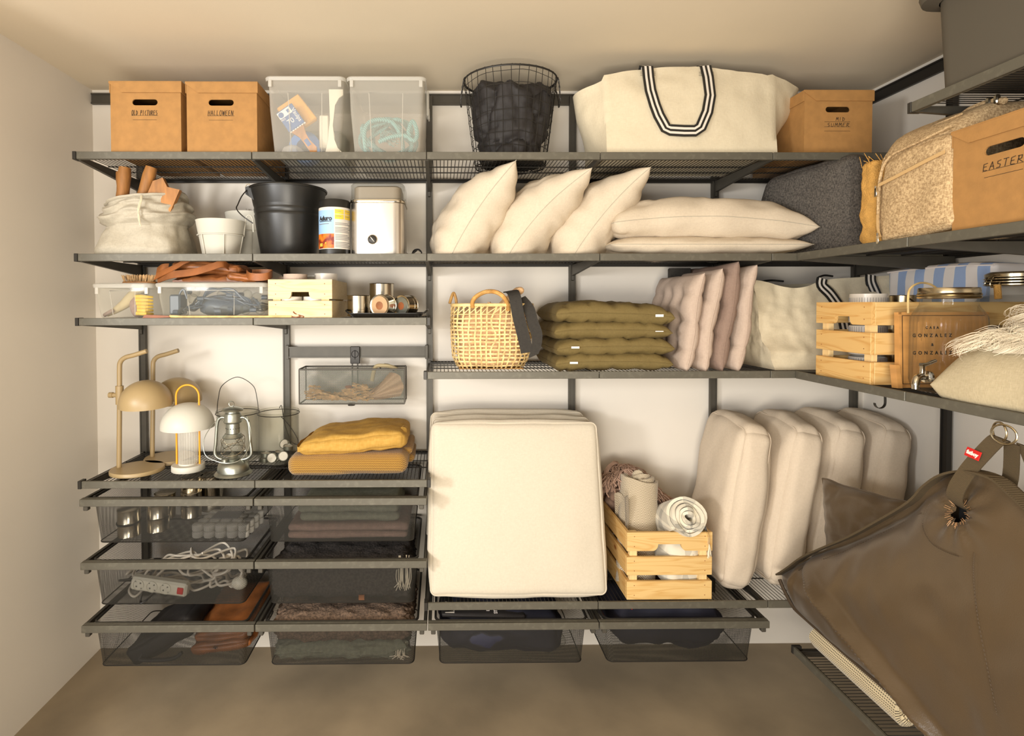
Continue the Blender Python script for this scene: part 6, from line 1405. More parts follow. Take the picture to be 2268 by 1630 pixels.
# slouching tote in the corner
t = thing('canvas_tote', 'slouching natural canvas tote with striped handles in the shelf corner', 'bag', (2.68, -.2, Z6))
def t2(u, v):
    a = u * 4; s = int(a) % 4; f = a - int(a); bx0, bx1, by0, by1 = 2.44, 2.88, -.385, -.07
    if s == 0: p = Vector((bx0 + (bx1 - bx0) * f, by0 + .10 * v * (1 - f) * 0 + .02 * f, 0)); q = f
    elif s == 1: p = Vector((bx1, by0 + .02 + (by1 - by0 - .02) * f, 0)); q = 1
    elif s == 2: p = Vector((bx1 - (bx1 - bx0) * f, by1, 0)); q = 1 - f
    else: p = Vector((bx0, by1 - (by1 - by0) * f, 0)); q = 0
    H = .325 + .035 * max(0, (q - .45)) + (-.03 * math.sin(PI * min(1, q * 1.6)) ** 2); z = Z6 + .001 + v * H
    lo = min(1, v * 3.2)
    p.x += (-.03 * lo if q < .5 else .09 * v) * (1 if s != 0 else abs(f - .5) * 2); p.y += (.09 * v if s == 0 else (-.05 * v if s == 2 else 0))
    if s in (1, 3): p.y += .09 * v * ((1 - f) if s == 1 else f) - .05 * v * (f if s == 1 else 1 - f)
    k = .011 * nz((p.x, p.y, z), 8, 14) + .008 * nz((p.x, p.y, z * .4), 24, 15) + .006 * nz((p.x, p.y, z), 40, 5); 
    if s in (0, 2): p.y += k * min(1, v * 4) * 1.1
    else: p.x += k * min(1, v * 4)
    if s == 0: p.y -= .016 * math.exp(-((v - .2) / .06) ** 2) * (1 - f)
    return (p.x, max(p.y, -.41), z)
g = G(); g.grid(t2, 140, 34, cu=True); part('body', g, 'canvas', t, 70)
g = G(); g.box((2.45, -.37, Z6 + .001), (2.87, -.08, Z6 + .006)); part('base', g, 'canvas', t, 0)
def onf(x, z):
    f = (x - 2.44) / .44; v = (z - Z6) / .335; return Vector(t2(max(0, min(.2499, f / 4)), max(0, min(1, v)))).y - .008
for P in ([(2.672, 1.562), (2.668, 1.535), (2.690, 1.50), (2.715, 1.44), (2.722, 1.38), (2.725, 1.30)], [(2.86, 1.575), (2.858, 1.545), (2.875, 1.50), (2.873, 1.45), (2.87, 1.40)]):
    g = G(); pp = [Vector((x, onf(x, z), z)) for x, z in P]; pp = spl(pp, 4); sd = [Vector((0, 1, 0)).cross(pp[min(i + 1, len(pp) - 1)] - pp[max(0, i - 1)]).normalized() * -1 for i in range(len(pp))]
    g.ribbon(pp, sd, .040, .003, (0, 1, 0, 1, 0)); part('striped_handle', g, ['black', 'ceramic'], t, 0)
g = G(); g.tube(spl([(2.53, -.13, 1.555), (2.58, -.12, 1.562), (2.63, -.125, 1.558)], 5), .004, 6); g.tube(spl([(2.77, -.13, 1.575), (2.80, -.12, 1.582), (2.83, -.125, 1.578)], 5), .004, 6); part('rear_handle', g, 'black', t)

# ================================================================ side-wall shelf: crate, board, jars, pillow
crate('tall pine crate of pinstriped cups at the shelf corner', (2.500, -.508, Z6), (0, -1, 0), (1, 0, 0), .232, .45, 0, .022, (.066, .064, .068), ('piney', 'pine'), group='pine crates')
for (x, y, z, l) in ((2.60, -.602, 1.405, 'pinstriped cup on top of another in the tall pine crate'), (2.60, -.602, 1.305, 'pinstriped cup in the middle of the tall pine crate'), (2.60, -.602, 1.248, 'pinstriped cup low in the tall pine crate')):
    t = thing('pinstriped_cup', l, 'cup', (x, y, z), 'pinstriped cups'); r_ = .049; h = .093 if z > 1.3 else .052
    g = G(); g.lathe([(r_ * .9, 0), (r_, .004), (r_, h), (r_ - .003, h), (r_ - .003, .005), (.0001, .005)], (x, y, z), 40, cap1=False); part('wall', g, 'ceramic', t)
    g = G(); n = 44
    for k in range(n):
        a = 2 * PI * k / n; g.tube([(x + (r_ + .0003) * math.cos(a), y + (r_ + .0003) * math.sin(a), z + .006), (x + (r_ + .0003) * math.cos(a), y + (r_ + .0003) * math.sin(a), z + h - (.012 if z > 1.4 else .003))], .0006, 4)
    part('engraved_lines', g, 'greyp', t, 40, stuff=True)
t = thing('thermos_flask', 'shiny steel flask with wire clip lid standing in the tall pine crate', 'flask', (2.72, -.59, 1.30))
g = G(); g.lathe([(.03, -.05), (.032, 0), (.032, .162), (.028, .166)], (2.72, -.59, 1.30), 32); part('body', g, 'chrome', t)
g = G(); g.lathe([(.0335, .168), (.035, .17), (.035, .192), (.033, .194), (.001, .194)], (2.72, -.59, 1.30), 32); part('lid', g, 'brass', t, 30)
g = G(); g.tube(spl([(2.70, -.62, 1.492), (2.715, -.628, 1.48), (2.74, -.625, 1.468), (2.755, -.615, 1.466)], 5), .0014, 5); part('wire_clip', g, 'brass', t)
# lettered board
t = thing('lettered_board', 'varnished wooden box front lettered GONZALEZ leaning behind the drinks dispenser', 'board', (2.67, -.80, Z6))
Fg = frame((2.535, -.80, Z6 + .001), (1, .06, 0), (0, .03, 1))
g = G(); g.T = Fg; g.prism([(0, 0), (.27, 0), (.27, .212), (0, .212), (0, .05), (-.006, .045), (-.006, .042)][:4], -.014, 0, 2); part('panel', g, 'varnish', t, 0)
g = G(); g.T = Fg; 
for a_, b_ in (((.0, 0, 0), (.006, .212, .003)), ((0, .206, 0), (.27, .212, .003)), ((0, 0, 0), (.27, .006, .003))): g.box(a_, b_)
part('raised_edge', g, 'varnish', t, 0)
g = G(); g.T = Fg
for a_, b_ in (((.010, .010, .0002), (.0115, .203, .0007)), ((.010, .2015, .0002), (.26, .203, .0007)), ((.010, .010, .0002), (.26, .0115, .0007))): g.box(a_, b_)
g.T = Matrix()
for s_, yy, sz in (('C A S A', .168, .010), ('G O N Z A L E Z', .146, .0135), ('&', .120, .011), ('G O N Z A L E Z', .097, .0135)): text_geo(g, s_, sz, Fg @ Matrix.Translation((.100, yy, .0006)), .0006, bold=.0004, space=1.22)
part('lettering', g, 'ink', t, 0)
g = G(); g.T = frame((2.512, -.795, Z6 + .001), (1, .06, 0), (0, .03, 1)); g.prism([(0.006, 0), (.02, 0), (.012, .065), (0, .065)], 0, .02, 2); g.T = Matrix(); single('leather_case', 'narrow tan leather case edge leaning on the lettered board', 'case', g, 'varnish', smooth=0)
g = G(); g.tube(spl([(2.548, -.81, 1.44), (2.556, -.80, 1.49), (2.572, -.79, 1.512), (2.60, -.785, 1.525), (2.63, -.785, 1.522), (2.65, -.79, 1.505), (2.655, -.80, 1.48)], 7), .0028, 7); single('cane_loop', 'thin cane loop handle arching above the drinks dispenser', 'handle', g, 'bamboo')
# drinks dispenser
t = thing('drinks_dispenser', 'ribbed glass drinks dispenser with metal screw lid and tap', 'dispenser', (2.604, -.872, Z6)); c = (2.604, -.870, Z6); r_ = .078
g = G(); n = 120; vs = []; prof = [(.058, 0), (.072, .004), (r_ - .002, .014), (r_, .03), (r_, .185), (r_ - .001, .200), (r_ - .007, .216), (.064, .226), (.060, .234), (.060, .256)]
for i, (q, z) in enumerate(prof):
    for j in range(n): k = q + (.0018 * (j % 4 < 2) if 3 <= i <= 5 else 0); vs.append((c[0] + k * math.cos(2 * PI * j / n), c[1] + k * math.sin(2 * PI * j / n), c[2] + z))
g.add(vs, [(i * n + j, i * n + (j + 1) % n, (i + 1) * n + (j + 1) % n, (i + 1) * n + j) for i in range(len(prof) - 1) for j in range(n)] + [tuple(range(n))[::-1]]); part('ribbed_jar', g, 'glass', t, 25)
g = G(); g.lathe([(.0605, .250), (.0645, .251), (.066, .255), (.0635, .258), (.066, .261), (.0635, .265), (.0635, .276), (.062, .279), (.001, .279)], c, 48, cap0=False); part('screw_lid', g, 'brass', t, 30)
u = Vector((-.95, -.30, 0)).normalized(); b0 = Vector((c[0], c[1], Z6 + .045)) + u * (r_ - .002); 
g = G(); g.tube([b0, b0 + u * .008, b0 + u * .010, b0 + u * .03], [.016, .016, .0085, .0085], 16); e = b0 + u * .03
g.tube(spl([b0 + u * .02, e + Vector((0, 0, .002)), e + u * .012 + Vector((0, 0, -.004)), e + u * .017 + Vector((0, 0, -.018)), e + u * .017 + Vector((0, 0, -.03))], 6), [.009] * 20 + [.0085] * 4 + [.0085], 12); part('tap_body', g, 'chrome', t, 40)
g = G(); h0 = b0 + u * .022; g.tube([h0 + Vector((0, 0, .004)), h0 + Vector((0, 0, .024)), h0 + Vector((0, 0, .03))], [.0065, .0055, .0085], 12); g.tube([h0 + Vector((-.004, 0, .031)), h0 + Vector((.010, 0, .033)), h0 + Vector((.026, .004, .038)), h0 + Vector((.040, .006, .042))], [.006, .0045, .0055, .0045], 10); part('tap_lever', g, 'chrome', t, 40)
# second jar
t = thing('clip_jar', 'glass storage jar with wire clip lid half hidden by the white fleece', 'jar', (2.90, -.76, Z6)); c = (2.905, -.757, Z6)
g = G(); g.lathe([(.09, 0), (.098, .01), (.1, .03), (.1, .20), (.095, .23), (.075, .255), (.062, .262), (.060, .285), (.063, .288)], c, 56, cap1=False); part('jar_body', g, 'glass', t)
g = G()
for z in (.288, .296, .304): g.lathe([(.064, z), (.068, z + .002), (.068, z + .005), (.064, z + .007)], c, 40)
g.lathe([(.062, .311), (.066, .313), (.066, .322), (.055, .328), (.001, .33)], c, 40); part('metal_lid', g, 'brass', t, 30)
g = G(); x0, y0 = c[0] - .067, c[1] - .02; g.tube(spl([(x0, y0, Z6 + .318), (x0 - .018, y0, Z6 + .315), (x0 - .028, y0, Z6 + .295), (x0 - .024, y0, Z6 + .283), (x0 - .01, y0, Z6 + .288), (x0, y0, Z6 + .296)], 5), .0015, 5); g.tube(spl([(x0, y0 + .02, Z6 + .312), (x0 - .015, y0 + .02, Z6 + .31), (x0 - .022, y0 + .02, Z6 + .292), (x0, y0 + .02, Z6 + .287)], 5), .0015, 5); part('wire_clip', g, 'brass', t)
g = G(); g.tube([(x0 - .008, y0, Z6 + .29), (x0 - .008, y0 - .004, Z6 + .25)], .008, 8); part('hanging_tag', g, 'straw', t)
# blue striped cooler bag
t = thing('striped_bag', 'blue and white striped bag standing against the side wall behind the jars', 'bag', (2.99, -.47, Z6))
g = G(); softbox(g, frame((2.985, -.475, Z6 + .181), (0, -1, 0), (0, 0, 1)), .40, .352, .12, .016, wr=.006, wf=9, seed=3, puff=.006, n=22, fn=lambda p, q: Vector((p.x, p.y + .010 * math.cos(p.x * 7) * (p.y > .1), p.z))); part('body', g, 'stripeblue', t, 70)
g = G(); g.tube([(2.926 + .002, -.475 + .198 * k, Z6 + .352 + .008 * math.cos(.198 * k * 7)) for k in [i / 10 - 1 for i in range(21)]], .003, 6); part('zip_edge', g, 'ltext', t)
# linen pillow and fleece
t = thing('linen_pillow', 'plump beige linen pillow bulging over the side-wall shelf edge', 'pillow', (2.76, -1.24, Z6))
g = G(); rim = pillow(g, frame((2.765, -1.240, Z6 + .032), (0, -1, 0), (1, 0, 0)), .59, .55, .285, n=48, corner=.01, pw=2.4, q=.5, wr=.009, wf=8, seed=31, bend=lambda p, u, v: Vector((p.x, p.y, max(p.z, -.030)))); part('cover', g, 'linen', t, 80)
g = G(); rr = random.Random(33)
def fz(q):      # height of the pillow under a hair
    u = (q.y + 1.240) / .295; v = (q.x - 2.765) / .275
    return Z6 + .032 + .1425 * max(0, (1 - min(1, abs(u)) ** 4.8) * (1 - min(1, abs(v)) ** 4.8)) ** .5 + .004 if abs(u) < 1 and abs(v) < 1 else Z6 + .002
def fbse(u, v):
    x = 2.515 + .42 * u; y = -1.075 - .40 * v; d = (u - .5) ** 2 + (v - .5) ** 2
    z = fz(Vector((x, y, 0))) + .012 + .03 * (1 - 3.0 * (u - .5) ** 2) * (1 - 1.5 * (v - .55) ** 2) + .01 * nz((x, y, 0), 14, 2); return Vector((x, y, z))
g2 = G(); g2.grid(lambda u, v: fbse(u, v), 24, 24); g2.grid(lambda u, v: fbse(u, v) - Vector((0, 0, .010)), 24, 24)
t = thing('fleece_hide', 'long-haired white fleece draped over the beige linen pillow', 'fleece', (2.76, -1.25, 1.42)); part('hide', g2, 'fur', t, 80)
for i in range(430):
    u_, v_ = rr.random() ** 1.2, rr.random() ** .9; p0 = fbse(u_, v_); out = Vector((-1.0 + 1.2 * u_, .75 - 1.1 * v_, 0)); nh = noise.noise_vector(p0 * 11)
    cd = (out * .8 + Vector((nh.x, nh.y, .3)) * 1.3).normalized(); LL = rr.uniform(.06, .10) * (1.3 if u_ < .3 else 1); ph = rr.uniform(0, 6.3); fq = rr.uniform(.55, 1.05); am = rr.uniform(.25, .5)
    for s_ in range(20):
        pts = [p0 + Vector((rr.uniform(-.009, .009), rr.uniform(-.009, .009), 0))]; d_ = (cd + Vector((rr.uniform(-.18, .18), rr.uniform(-.18, .18), rr.uniform(-.1, .2)))).normalized(); L_ = LL * rr.uniform(.7, 1.1); n_ = 9; p2 = ph + rr.uniform(-.5, .5)
        for k in range(n_):
            sd_ = Vector((math.cos(p2 + k * fq), math.sin(p2 + k * fq), math.sin(p2 * 1.3 + k * fq * 1.2) * .8)); conv = (p0 + cd * L_ * k / n_ - pts[-1]) * 3
            d_ = (d_ * .75 + cd * .12 + sd_ * am + conv + Vector((0, 0, -.20))).normalized(); q = pts[-1] + d_ * L_ / n_
            if q.z < fz(q): q.z = fz(q)
            pts.append(q)
        g.tube(pts, [.0008, .0008, .0007, .0007, .0006, .0006, .0005, .0004, .0003, .0002], 3, cap=False)
part('long_hair', g, 'fur', t, 80, stuff=True)
# s-hook under the shelf
g = G(); x, y = 2.56, -.70; q = [(x + .016, y, 1.213), (x + .018, y, 1.180)] + [(x + .002 + .016 * math.cos(a), y, 1.170 + .016 * math.sin(a)) for a in [math.radians(k) for k in range(0, -200, -20)]]
g.ribbon(q, (0, 1, 0), .008, .002); single('flat_hook', 'flat black hook hanging under the side-wall shelf by the pine crate', 'hook', g, 'black', smooth=40)

# ================================================================ lowest back shelf
Z5 = H5 - .002
up = Vector((0, .155, .61)); CC = 'big cream square seat cushions'
for i, (dy, dx, dz_, lab, th) in enumerate(((.0, 0, 0, 'big cream square seat cushion in front, piped edge, leaning on two others', .062), (.075, -.005, .004, 'big cream square seat cushion sandwiched in the leaning row of three', .062), (.145, -.012, .012, 'big cream square seat cushion resting against the wall uprights', .060))):
    yb, yt_ = -.375 + dy, -.245 + dy * .88; a = Vector((0, yt_ - yb, .608)); F = frame((1.524 + dx, (yb + yt_) / 2, Z5 + .303 + dz_), (1, 0, 0), a)
    t = thing('square_cushion', lab, 'cushion', (1.524 + dx, yb, Z5), CC)
    w_ = .632 if i == 0 else .622
    def fn(p, q): f = (q[1] + 1) / 2; return Vector((p.x * (1.0 - .018 * f), p.y, p.z))
    g = G(); softbox(g, F, w_, .606, th, .020, wr=.004, wf=6, seed=i + 40, puff=.013, n=26, fn=fn); part('cover', g, 'cush', t, 80)
    g = G(); o = [F @ Vector((p[0] * (1.0 - .018 * (p[1] / .31 + 1) / 2), p[1], -th * .40 if False else th * .36 * (1 if F.col[2].y < 0 else -1))) for p in ring_pts(w_ - .003, .603, .022, 6)]
    g.tube(o, .0026, 6, closed=True); part('piping', g, 'cush', t)
# pine crate with blankets
crate('pine crate with rolled blankets on the low shelf', (1.906, -.408, Z5), (1, 0, 0), (0, 1, 0), .303, .37, 0, .022, (.066, .065, .066), ('pine', 'piney'), group='pine crates')
def roll(g, F, r0, turns, L_, th, wob=.003, seed=0, tw=0.):
    """rolled-up textile: spiral in the frame xy plane, axis along z"""
    n = int(turns * 28); vs = []; m = 12
    for j in range(m):
        zf = j / (m - 1)
        for i in range(n + 1):
            a = i / n * turns * 2 * PI; r = .006 + (r0 - .006) * i / n
            for k in (0, 1):
                rr_ = r + (th * .82 if k else 0); p = Vector((rr_ * math.cos(a), rr_ * math.sin(a), (zf - .5) * L_ + (.010 * math.sin(i * .4) + .03 * (1 - i / n) * tw) * (zf - .5) * 2)); p += Vector((1, 1, 1)) * wob * nz(p, 24, seed); vs.append(F @ p)
    w_ = 2 * (n + 1); fs = []
    for j in range(m - 1):
        for i in range(n):
            a, b = j * w_ + 2 * i, (j + 1) * w_ + 2 * i
            fs += [(a, a + 2, b + 2, b), (a + 1, b + 1, b + 3, a + 3)]
    for j in (0, m - 1):
        for i in range(n): a = j * w_ + 2 * i; fs.append((a, a + 1, a + 3, a + 2))
    for j in range(m - 1):
        for i in (0, n): a, b = j * w_ + 2 * i, (j + 1) * w_ + 2 * i; fs.append((a, b, b + 1, a + 1))
    g.add(vs, fs)
g = G(); roll(g, frame((1.990, -.262, .615), (1, -.05, -.1), (.1, .95, -.22)), .066, 4.2, .355, .014, .006, 4, tw=1); 
t = thing('rolled_blanket', 'grey herringbone blanket rolled up and standing in the pine crate', 'blanket', (1.99, -.27, .43)); part('roll', g, 'herring', t, 70)
g = G(); g.grid(lambda u, v: (1.912 + .03 * math.sin(v * 3) + .012 * u, -.36 + .13 * v + .02 * u, .762 - .13 * u - .03 * v + .01 * math.sin(9 * v)), 10, 14); g.grid(lambda u, v: (1.918 + .03 * math.sin(v * 3) + .012 * u, -.354 + .13 * v + .02 * u, .762 - .13 * u - .03 * v + .01 * math.sin(9 * v)), 10, 14); part('loose_corner', g, 'herring', t, 70)
t = thing('rolled_blanket', 'white and grey checked blanket rolled up with its fringe over the crate edge', 'blanket', (2.12, -.3, .5))
g = G(); roll(g, frame((2.122, -.325, .672), (1, 0, 0), (0, .45, .9)), .064, 4.6, .17, .0125, .004, 9, tw=.6); part('roll', g, 'check', t, 70)
g = G(); softbox(g, frame((2.118, -.30, .535), (1, 0, 0), (0, 1, 0)), .15, .18, .19, .05, wr=.010, wf=14, seed=3, puff=.005); part('lower_fold', g, 'check', t, 70)
g = G()
def flap(u, v): return (2.172 + .035 * v + .018 * math.sin(u * 1.6) + .003 * math.sin(u * 9), -.385 - .035 * min(1, u * 1.6) + .10 * v, .735 - .095 * u - .02 * u * u - .02 * v + .004 * math.sin(v * 9))
g.grid(flap, 14, 10); g.grid(lambda u, v: tuple(Vector(flap(u, v)) + Vector((-.002, .006, -.002))), 14, 10); part('draped_corner', g, 'check', t, 70)
g = G(); rr = random.Random(4)
for i in range(34):
    v = i / 33; p = Vector(flap(1, v * .8)) + Vector((0, -.003, 0)); g.tube(spl([p, p + Vector((rr.uniform(-.004, .004), -.003, -.018)), p + Vector((rr.uniform(-.008, .008), -.004, -.045 + rr.uniform(-.006, .006)))], 3), .0012, 4)
part('fringe', g, 'fur', t, stuff=True)
t = thing('fringed_throw', 'dusty pink fringed throw tumbling behind the rolled blankets', 'throw', (2.0, -.14, .6))
g = G(); roll(g, frame((1.985, -.125, .70), (1, 0, 0), (0, .8, .5)), .075, 2.5, .17, .02, .012, 19, tw=.5); g.sphere((2.06, -.12, .715), .07, 24, 14, sc3=(1.35, .8, .75), fn=lambda p: Vector((p.x, p.y, p.z - p.x * .5)) * (1 + .16 * nz(p, 22))); part('wool_body', g, 'pinkblk', t, 80)
g = G(); rr = random.Random(9)
for i in range(420):
    s = rr.random(); p = Vector((1.885 + .26 * s, -.17 + rr.uniform(-.04, .05), .775 + .045 * math.sin(PI * min(1, s * 1.25)) - .065 * max(0, s - .5) * 2.4)); d = Vector((rr.uniform(-.6, 1.0), -.6, rr.uniform(-.9, .3))).normalized()
    q = [p]; 
    for k in range(4): d = (d + Vector((rr.uniform(-.5, .5), rr.uniform(-.2, .2), -.25))).normalized(); q.append(q[-1] + d * .015)
    g.tube(spl(q, 2), .0026, 5)
part('tassels', g, 'pinkblk', t, 80, stuff=True)
# standing back cushions
for i, (xb, xt, yb, lab) in enumerate(((2.325, 2.415, -.205, 'pale back cushion closest to the pine crate of blankets'), (2.505, 2.612, -.195, 'pale back cushion, second along from the pine crate of blankets'), (2.680, 2.795, -.165, 'pale back cushion, third along from the pine crate of blankets'), (2.86, 2.972, -.160, 'pale back cushion standing against the side wall'))):
    up = Vector((xt - xb, .015, .60)); F = frame(((xb + xt) / 2, yb, Z5 + .306), (0, -1, 0), up)
    t = thing('back_cushion', lab, 'cushion', ((xb + xt) / 2, yb, Z5), 'upright back cushions')
    def fn(p, q, i=i):
        f = (q[1] + 1) / 2; x = p.x * (1 - .06 * f); y = p.y - .012 * (1 - abs(q[1])) * 0; z = p.z * (1 - .18 * abs(q[1]) ** 3) + .02 * (f - .5) * 0
        y -= .022 * (q[0] > 0) * q[0] * f * f
        return Vector((x, y, z))
    g = G(); softbox(g, F, .31, .612, .142, .045, wr=.008, wf=7, seed=i + 50, puff=.014, n=28, fn=fn); part('cover', g, 'cushp', t, 80)
    for sg in (-1, 1):
        g = G(); o = [F @ fn(Vector((p[0], p[1], sg * .054)), (p[0] / .155, p[1] / .306, 0)) for p in ring_pts(.290, .592, .034, 6)]; g.tube(o, .0016, 5, closed=True); part('seam', g, 'cushp', t)
# brown pillow
t = thing('nylon_pillow', 'small brown nylon pillow tucked behind the big brown hammock', 'pillow', (2.58, -.56, .65))
g = G(); rim = pillow(g, frame((2.565, -.655, .748), (0, -.99, .13), (0, -.31, .95)), .36, .28, .085, n=34, corner=.03, pw=1.7, q=.55, wr=.007, wf=12, seed=61); part('cover', g, 'brownny', t, 80); seam(rim, t, 'brownny', .003, 'piping')
# ================================================================ the hanging brown hammock
t = thing('folded_hammock', 'big brown nylon hammock hanging from the side-wall shelf by webbing straps', 'hammock', (2.47, -.95, .42))
XH = 2.46
topc = [(-.408, .505), (-.47, .560), (-.55, .635), (-.65, .712), (-.754, .790), (-.86, .880), (-.959, .968), (-1.0, 1.020), (-1.045, 1.062), (-1.10, 1.088), (-1.16, 1.092), (-1.20, 1.072), (-1.26, 1.035), (-1.34, .985), (-1.42, .93), (-1.50, .87)]
botc = [(-.412, .488), (-.44, .462), (-.49, .432), (-.55, .428), (-.65, .426), (-.75, .425), (-.85, .425), (-.95, .424), (-1.03, .424), (-1.1, .424), (-1.18, .423), (-1.26, .423), (-1.32, .422), (-1.38, .422), (-1.44, .422), (-1.50, .422)]
def curve(c, s):
    a = s * (len(c) - 1); i = min(int(a), len(c) - 2); f = a - i; p0, p1, p2, p3 = c[max(i - 1, 0)], c[i], c[i + 1], c[min(i + 2, len(c) - 1)]
    cr = lambda k: .5 * (2 * p1[k] + (p2[k] - p0[k]) * f + (2 * p0[k] - 5 * p1[k] + 4 * p2[k] - p3[k]) * f * f + (3 * p1[k] - p0[k] - 3 * p2[k] + p3[k]) * f ** 3)
    return cr(0), cr(1)
def hx(y, z, s, v):
    """outer surface: how far it bulges into the room"""
    b = .060 * math.sin(PI * min(1, v * 1.05)) ** .6 * min(1, s * 3.5)
    # big diagonal fold running down from the tip
    t_ = (y + .60) / -.50; zc = .58 - .16 * t_ - .05 * t_ * t_; fold = math.exp(-((z - zc) / .020) ** 2) * max(0, min(1, (t_ + .05) * 4)) * max(0, min(1, (1.25 - t_) * 3))
    b += .046 * math.exp(-((z - zc - .034) / .024) ** 2) * max(0, min(1, (t_ + .1) * 4)) * max(0, min(1, (1.3 - t_) * 3)); b -= .042 * fold
    d2 = ((y + .565) / .05) ** 2 + ((z - .560) / .028) ** 2; b -= .018 * math.exp(-d2); d3 = ((y + .50) / .012) ** 2 + ((z - .52) / .05) ** 2; b += .010 * math.exp(-d3)
    # puckers around the eyelet
    ey, ez = -1.093, .992; rr_ = math.hypot(y - ey, z - ez); an = math.atan2(z - ez, y - ey)
    b += .006 * math.sin(an * 9 + 1) * math.exp(-(rr_ / .07) ** 2) * min(1, rr_ / .02) - .012 * math.exp(-(rr_ / .03) ** 2)
    b += .006 * nz((y, z, 0), 6, 3) + .004 * nz((y, z, 1), 15, 4) + .003 * nz((y * 2.2, z, 2), 9, 7)
    b += .006 * math.sin((y * .55 + z) * 30 + 3 * nz((y, z, 3), 5)) * math.exp(-((z - (.87 + (y + .86) * -.9)) / .05) ** 2)
    return XH - .004 - b
def hs(s, v): 
    y0, z0 = curve(botc, s); y1, z1 = curve(topc, s); y = y0 + (y1 - y0) * v; z = z0 + (z1 - z0) * v; return y, z
g = G(); NU, NVv = 130, 80
front = {}
def Fh(u, v): y, z = hs(u, v); return (hx(y, z, u, v), y, z)
def inhole(y, z): return ((y + 1.093) / .018) ** 2 + ((z - .992) / .022) ** 2 < 1
vs = [Fh(i / (NU - 1), j / (NVv - 1)) for i in range(NU) for j in range(NVv)]
bk = [(XH + .035 * math.sin(PI * min(1, j / (NVv - 1) * 1.02)) ** .6 * min(1, i / 30) + .004, *hs(i / (NU - 1), j / (NVv - 1))) for i in range(NU) for j in range(NVv)]
fs = []
for i in range(NU - 1):
    for j in range(NVv - 1):
        a = i * NVv + j; q = (a, a + NVv, a + NVv + 1, a + 1); cy_, cz_ = sum(vs[k][1] for k in q) / 4, sum(vs[k][2] for k in q) / 4
        if not inhole(cy_, cz_): fs.append(q)
K = len(vs); fs += [tuple(K + k for k in (a, a + 1, a + NVv + 1, a + NVv)) for i in range(NU - 1) for j in range(NVv - 1) for a in (i * NVv + j,)]
for i in range(NU - 1):
    for j in (0, NVv - 1): a = i * NVv + j; fs.append((a, a + NVv, a + NVv + K, a + K))
for j in range(NVv - 1):
    for i in (0, NU - 1): a = i * NVv + j; fs.append((a, a + 1, a + 1 + K, a + K))
g.add(vs + bk, fs); part('nylon_body', g, 'brownny', t, 80)
g = G(); q = [curve(topc, s / 60) for s in range(61)]; g.ribbon([(XH - .010 - .010 * min(1, i / 12), y, z + .001) for i, (y, z) in enumerate(q)], [Vector((-.35, (q[min(i + 1, 60)][1] - q[max(i - 1, 0)][1]) * -1, (q[min(i + 1, 60)][0] - q[max(i - 1, 0)][0]) * 1)) for i in range(61)], .030, .005); part('edge_binding', g, 'web', t, 60)
g = G(); q = [curve(botc, s / 60) for s in range(61)]; g.tube([(XH - .012, y, z + .002) for y, z in q], .006, 6); part('lower_binding', g, 'dkweb', t)
def stitch(g, pts, step=1):
    for i in range(0, len(pts) - 1, 1):
        a, b = pts[i], pts[i + 1]; g.tube([a.lerp(b, .12), a.lerp(b, .72)], .0009, 4)
def onh(y, z):
    s_ = 0; best = min(range(200), key=lambda k: abs(curve(topc, k / 199)[0] - y)); s_ = best / 199; y1, z1 = curve(topc, s_); y0, z0 = curve(botc, s_); v = max(0, min(1, (z - z0) / max(1e-3, z1 - z0))); return Vector((hx(y, z, s_, v) - .0046, y, z))
g = G(); stitch(g, spl([onh(y, z) for y, z in ((-.43, .478), (-.52, .575), (-.65, .672), (-.75, .748), (-.85, .835), (-.93, .905), (-1.0, .955))], 12))
stitch(g, spl([onh(y, z) for y, z in ((-1.015, .985), (-1.012, .955), (-1.02, .925), (-1.05, .903), (-1.09, .900), (-1.125, .905))], 8))
stitch(g, spl([onh(y, z) for y, z in ((-1.152, .925), (-1.16, .88), (-1.178, .80), (-1.20, .70), (-1.22, .62))], 12)); part('stitching', g, 'dkweb', t, stuff=True)
g = G(); rr = random.Random(2)
for i in range(46):
    a = 2 * PI * i / 46; r0 = 1.0; L_ = rr.uniform(.006, .013); p = onh(-1.093 + .019 * math.cos(a), .992 + .023 * math.sin(a)); q_ = onh(-1.093 + (.019 + L_) * math.cos(a), .992 + (.023 + L_) * math.sin(a)); g.tube([p, q_], .0006, 3)
part('eyelet_stitching', g, 'thread', t)
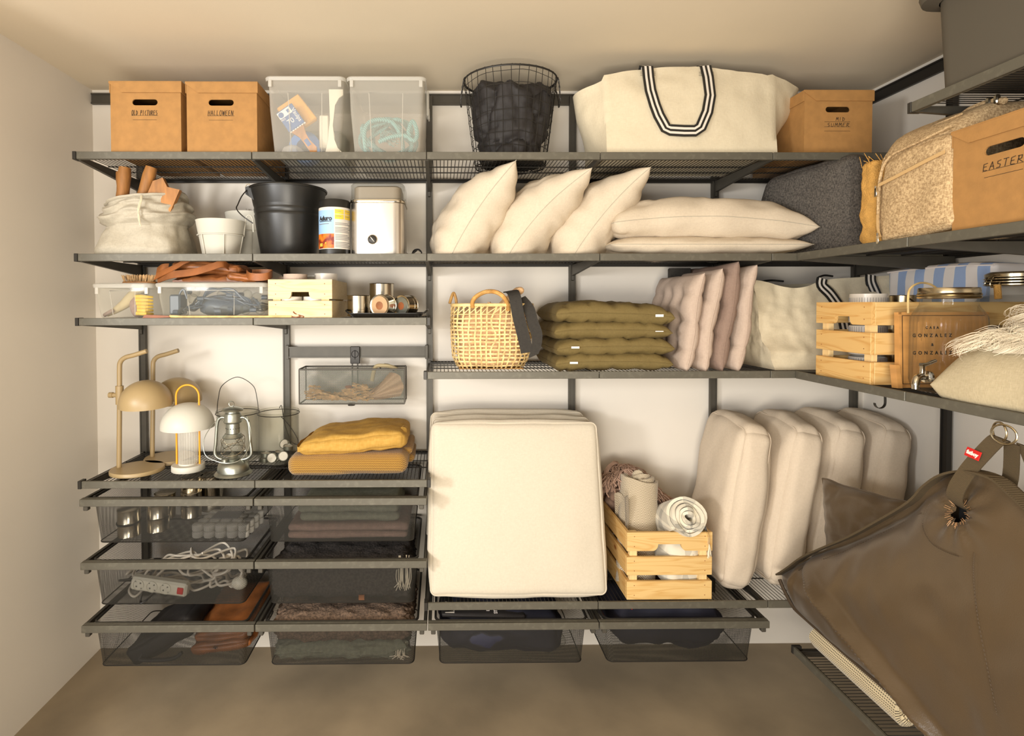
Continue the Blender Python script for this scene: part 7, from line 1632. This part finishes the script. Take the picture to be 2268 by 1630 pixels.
g = G(); g.box((XH + .0, -1.125, .955), (XH + .01, -1.06, 1.03)); part('eyelet_shade', g, 'shade_and_marks', t, 0)  # black block stands in for the shade inside the eyelet
g = G(); pts = spl([(XH - .010, -1.088, .995), (XH - .040, -1.092, 1.018), (XH - .044, -1.100, 1.050), (XH - .030, -1.112, 1.095), (XH - .012, -1.125, 1.135), (XH + .004, -1.138, 1.168), (XH + .014, -1.14, 1.172)], 6); g.ribbon(pts, (.16, -.97, -.2), .034, .003); part('front_strap', g, 'web', t, 60)
g = G(); g.box((XH - .0365 - .004, -1.126, 1.112), (XH - .0345, -1.094, 1.130)) if False else None
Fl = frame((XH - .022, -1.113, 1.131), (-.12, -1, -.10), (.25, -.1, 1)); boxf(g, Fl, (-.019, -.010, -.002), (.017, .010, .0005)); lb = part('woven_label', g, 'red', t, 0)
g = G(); text_geo(g, 'fatboy', .0118, Fl @ Matrix.Translation((-.001, 0, .0009)), .0006, bold=.0005); part('label_lettering', g, 'ltext', lb, 0)
g = G(); g.ribbon(spl([(XH + .03, -1.13, 1.03), (XH + .03, -1.145, 1.09), (XH + .024, -1.152, 1.165)], 5), (.1, -.99, -.15), .030, .003); part('rear_strap', g, 'web', t, 60)
g = G(); g.ribbon(spl([(XH + .045, -1.175, 1.02), (XH + .045, -1.185, 1.09), (XH + .03, -1.172, 1.165)], 5), (.1, -.99, -.15), .030, .003); part('rear_strap', g, 'web', t, 60)
for c_, ax in (((XH + .012, -1.137, 1.186), (.1, .22)), ((XH + .005, -1.153, 1.184), (-.1, .1))):
    g = G(); g.tube([(c_[0] + .021 * math.cos(a) * ax[0] * 3, c_[1] + .021 * math.cos(a), c_[2] + .021 * math.sin(a)) for a in [2 * PI * k / 28 for k in range(28)]], .0022, 8, closed=True); part('metal_ring', g, 'brass', t)
# rolled rug on the low shelf
t = thing('rolled_rug', 'rolled cream rug with fine dark dashes on the low side-wall shelf', 'rug', (2.57, -.8, .264))
g = G(); roll(g, frame((2.566, -.650, .323), (-1, 0, 0), (0, 0, 1)), .047, 3.6, .34, .0135, .003, 3); part('roll', g, 'rugm', t, 70)
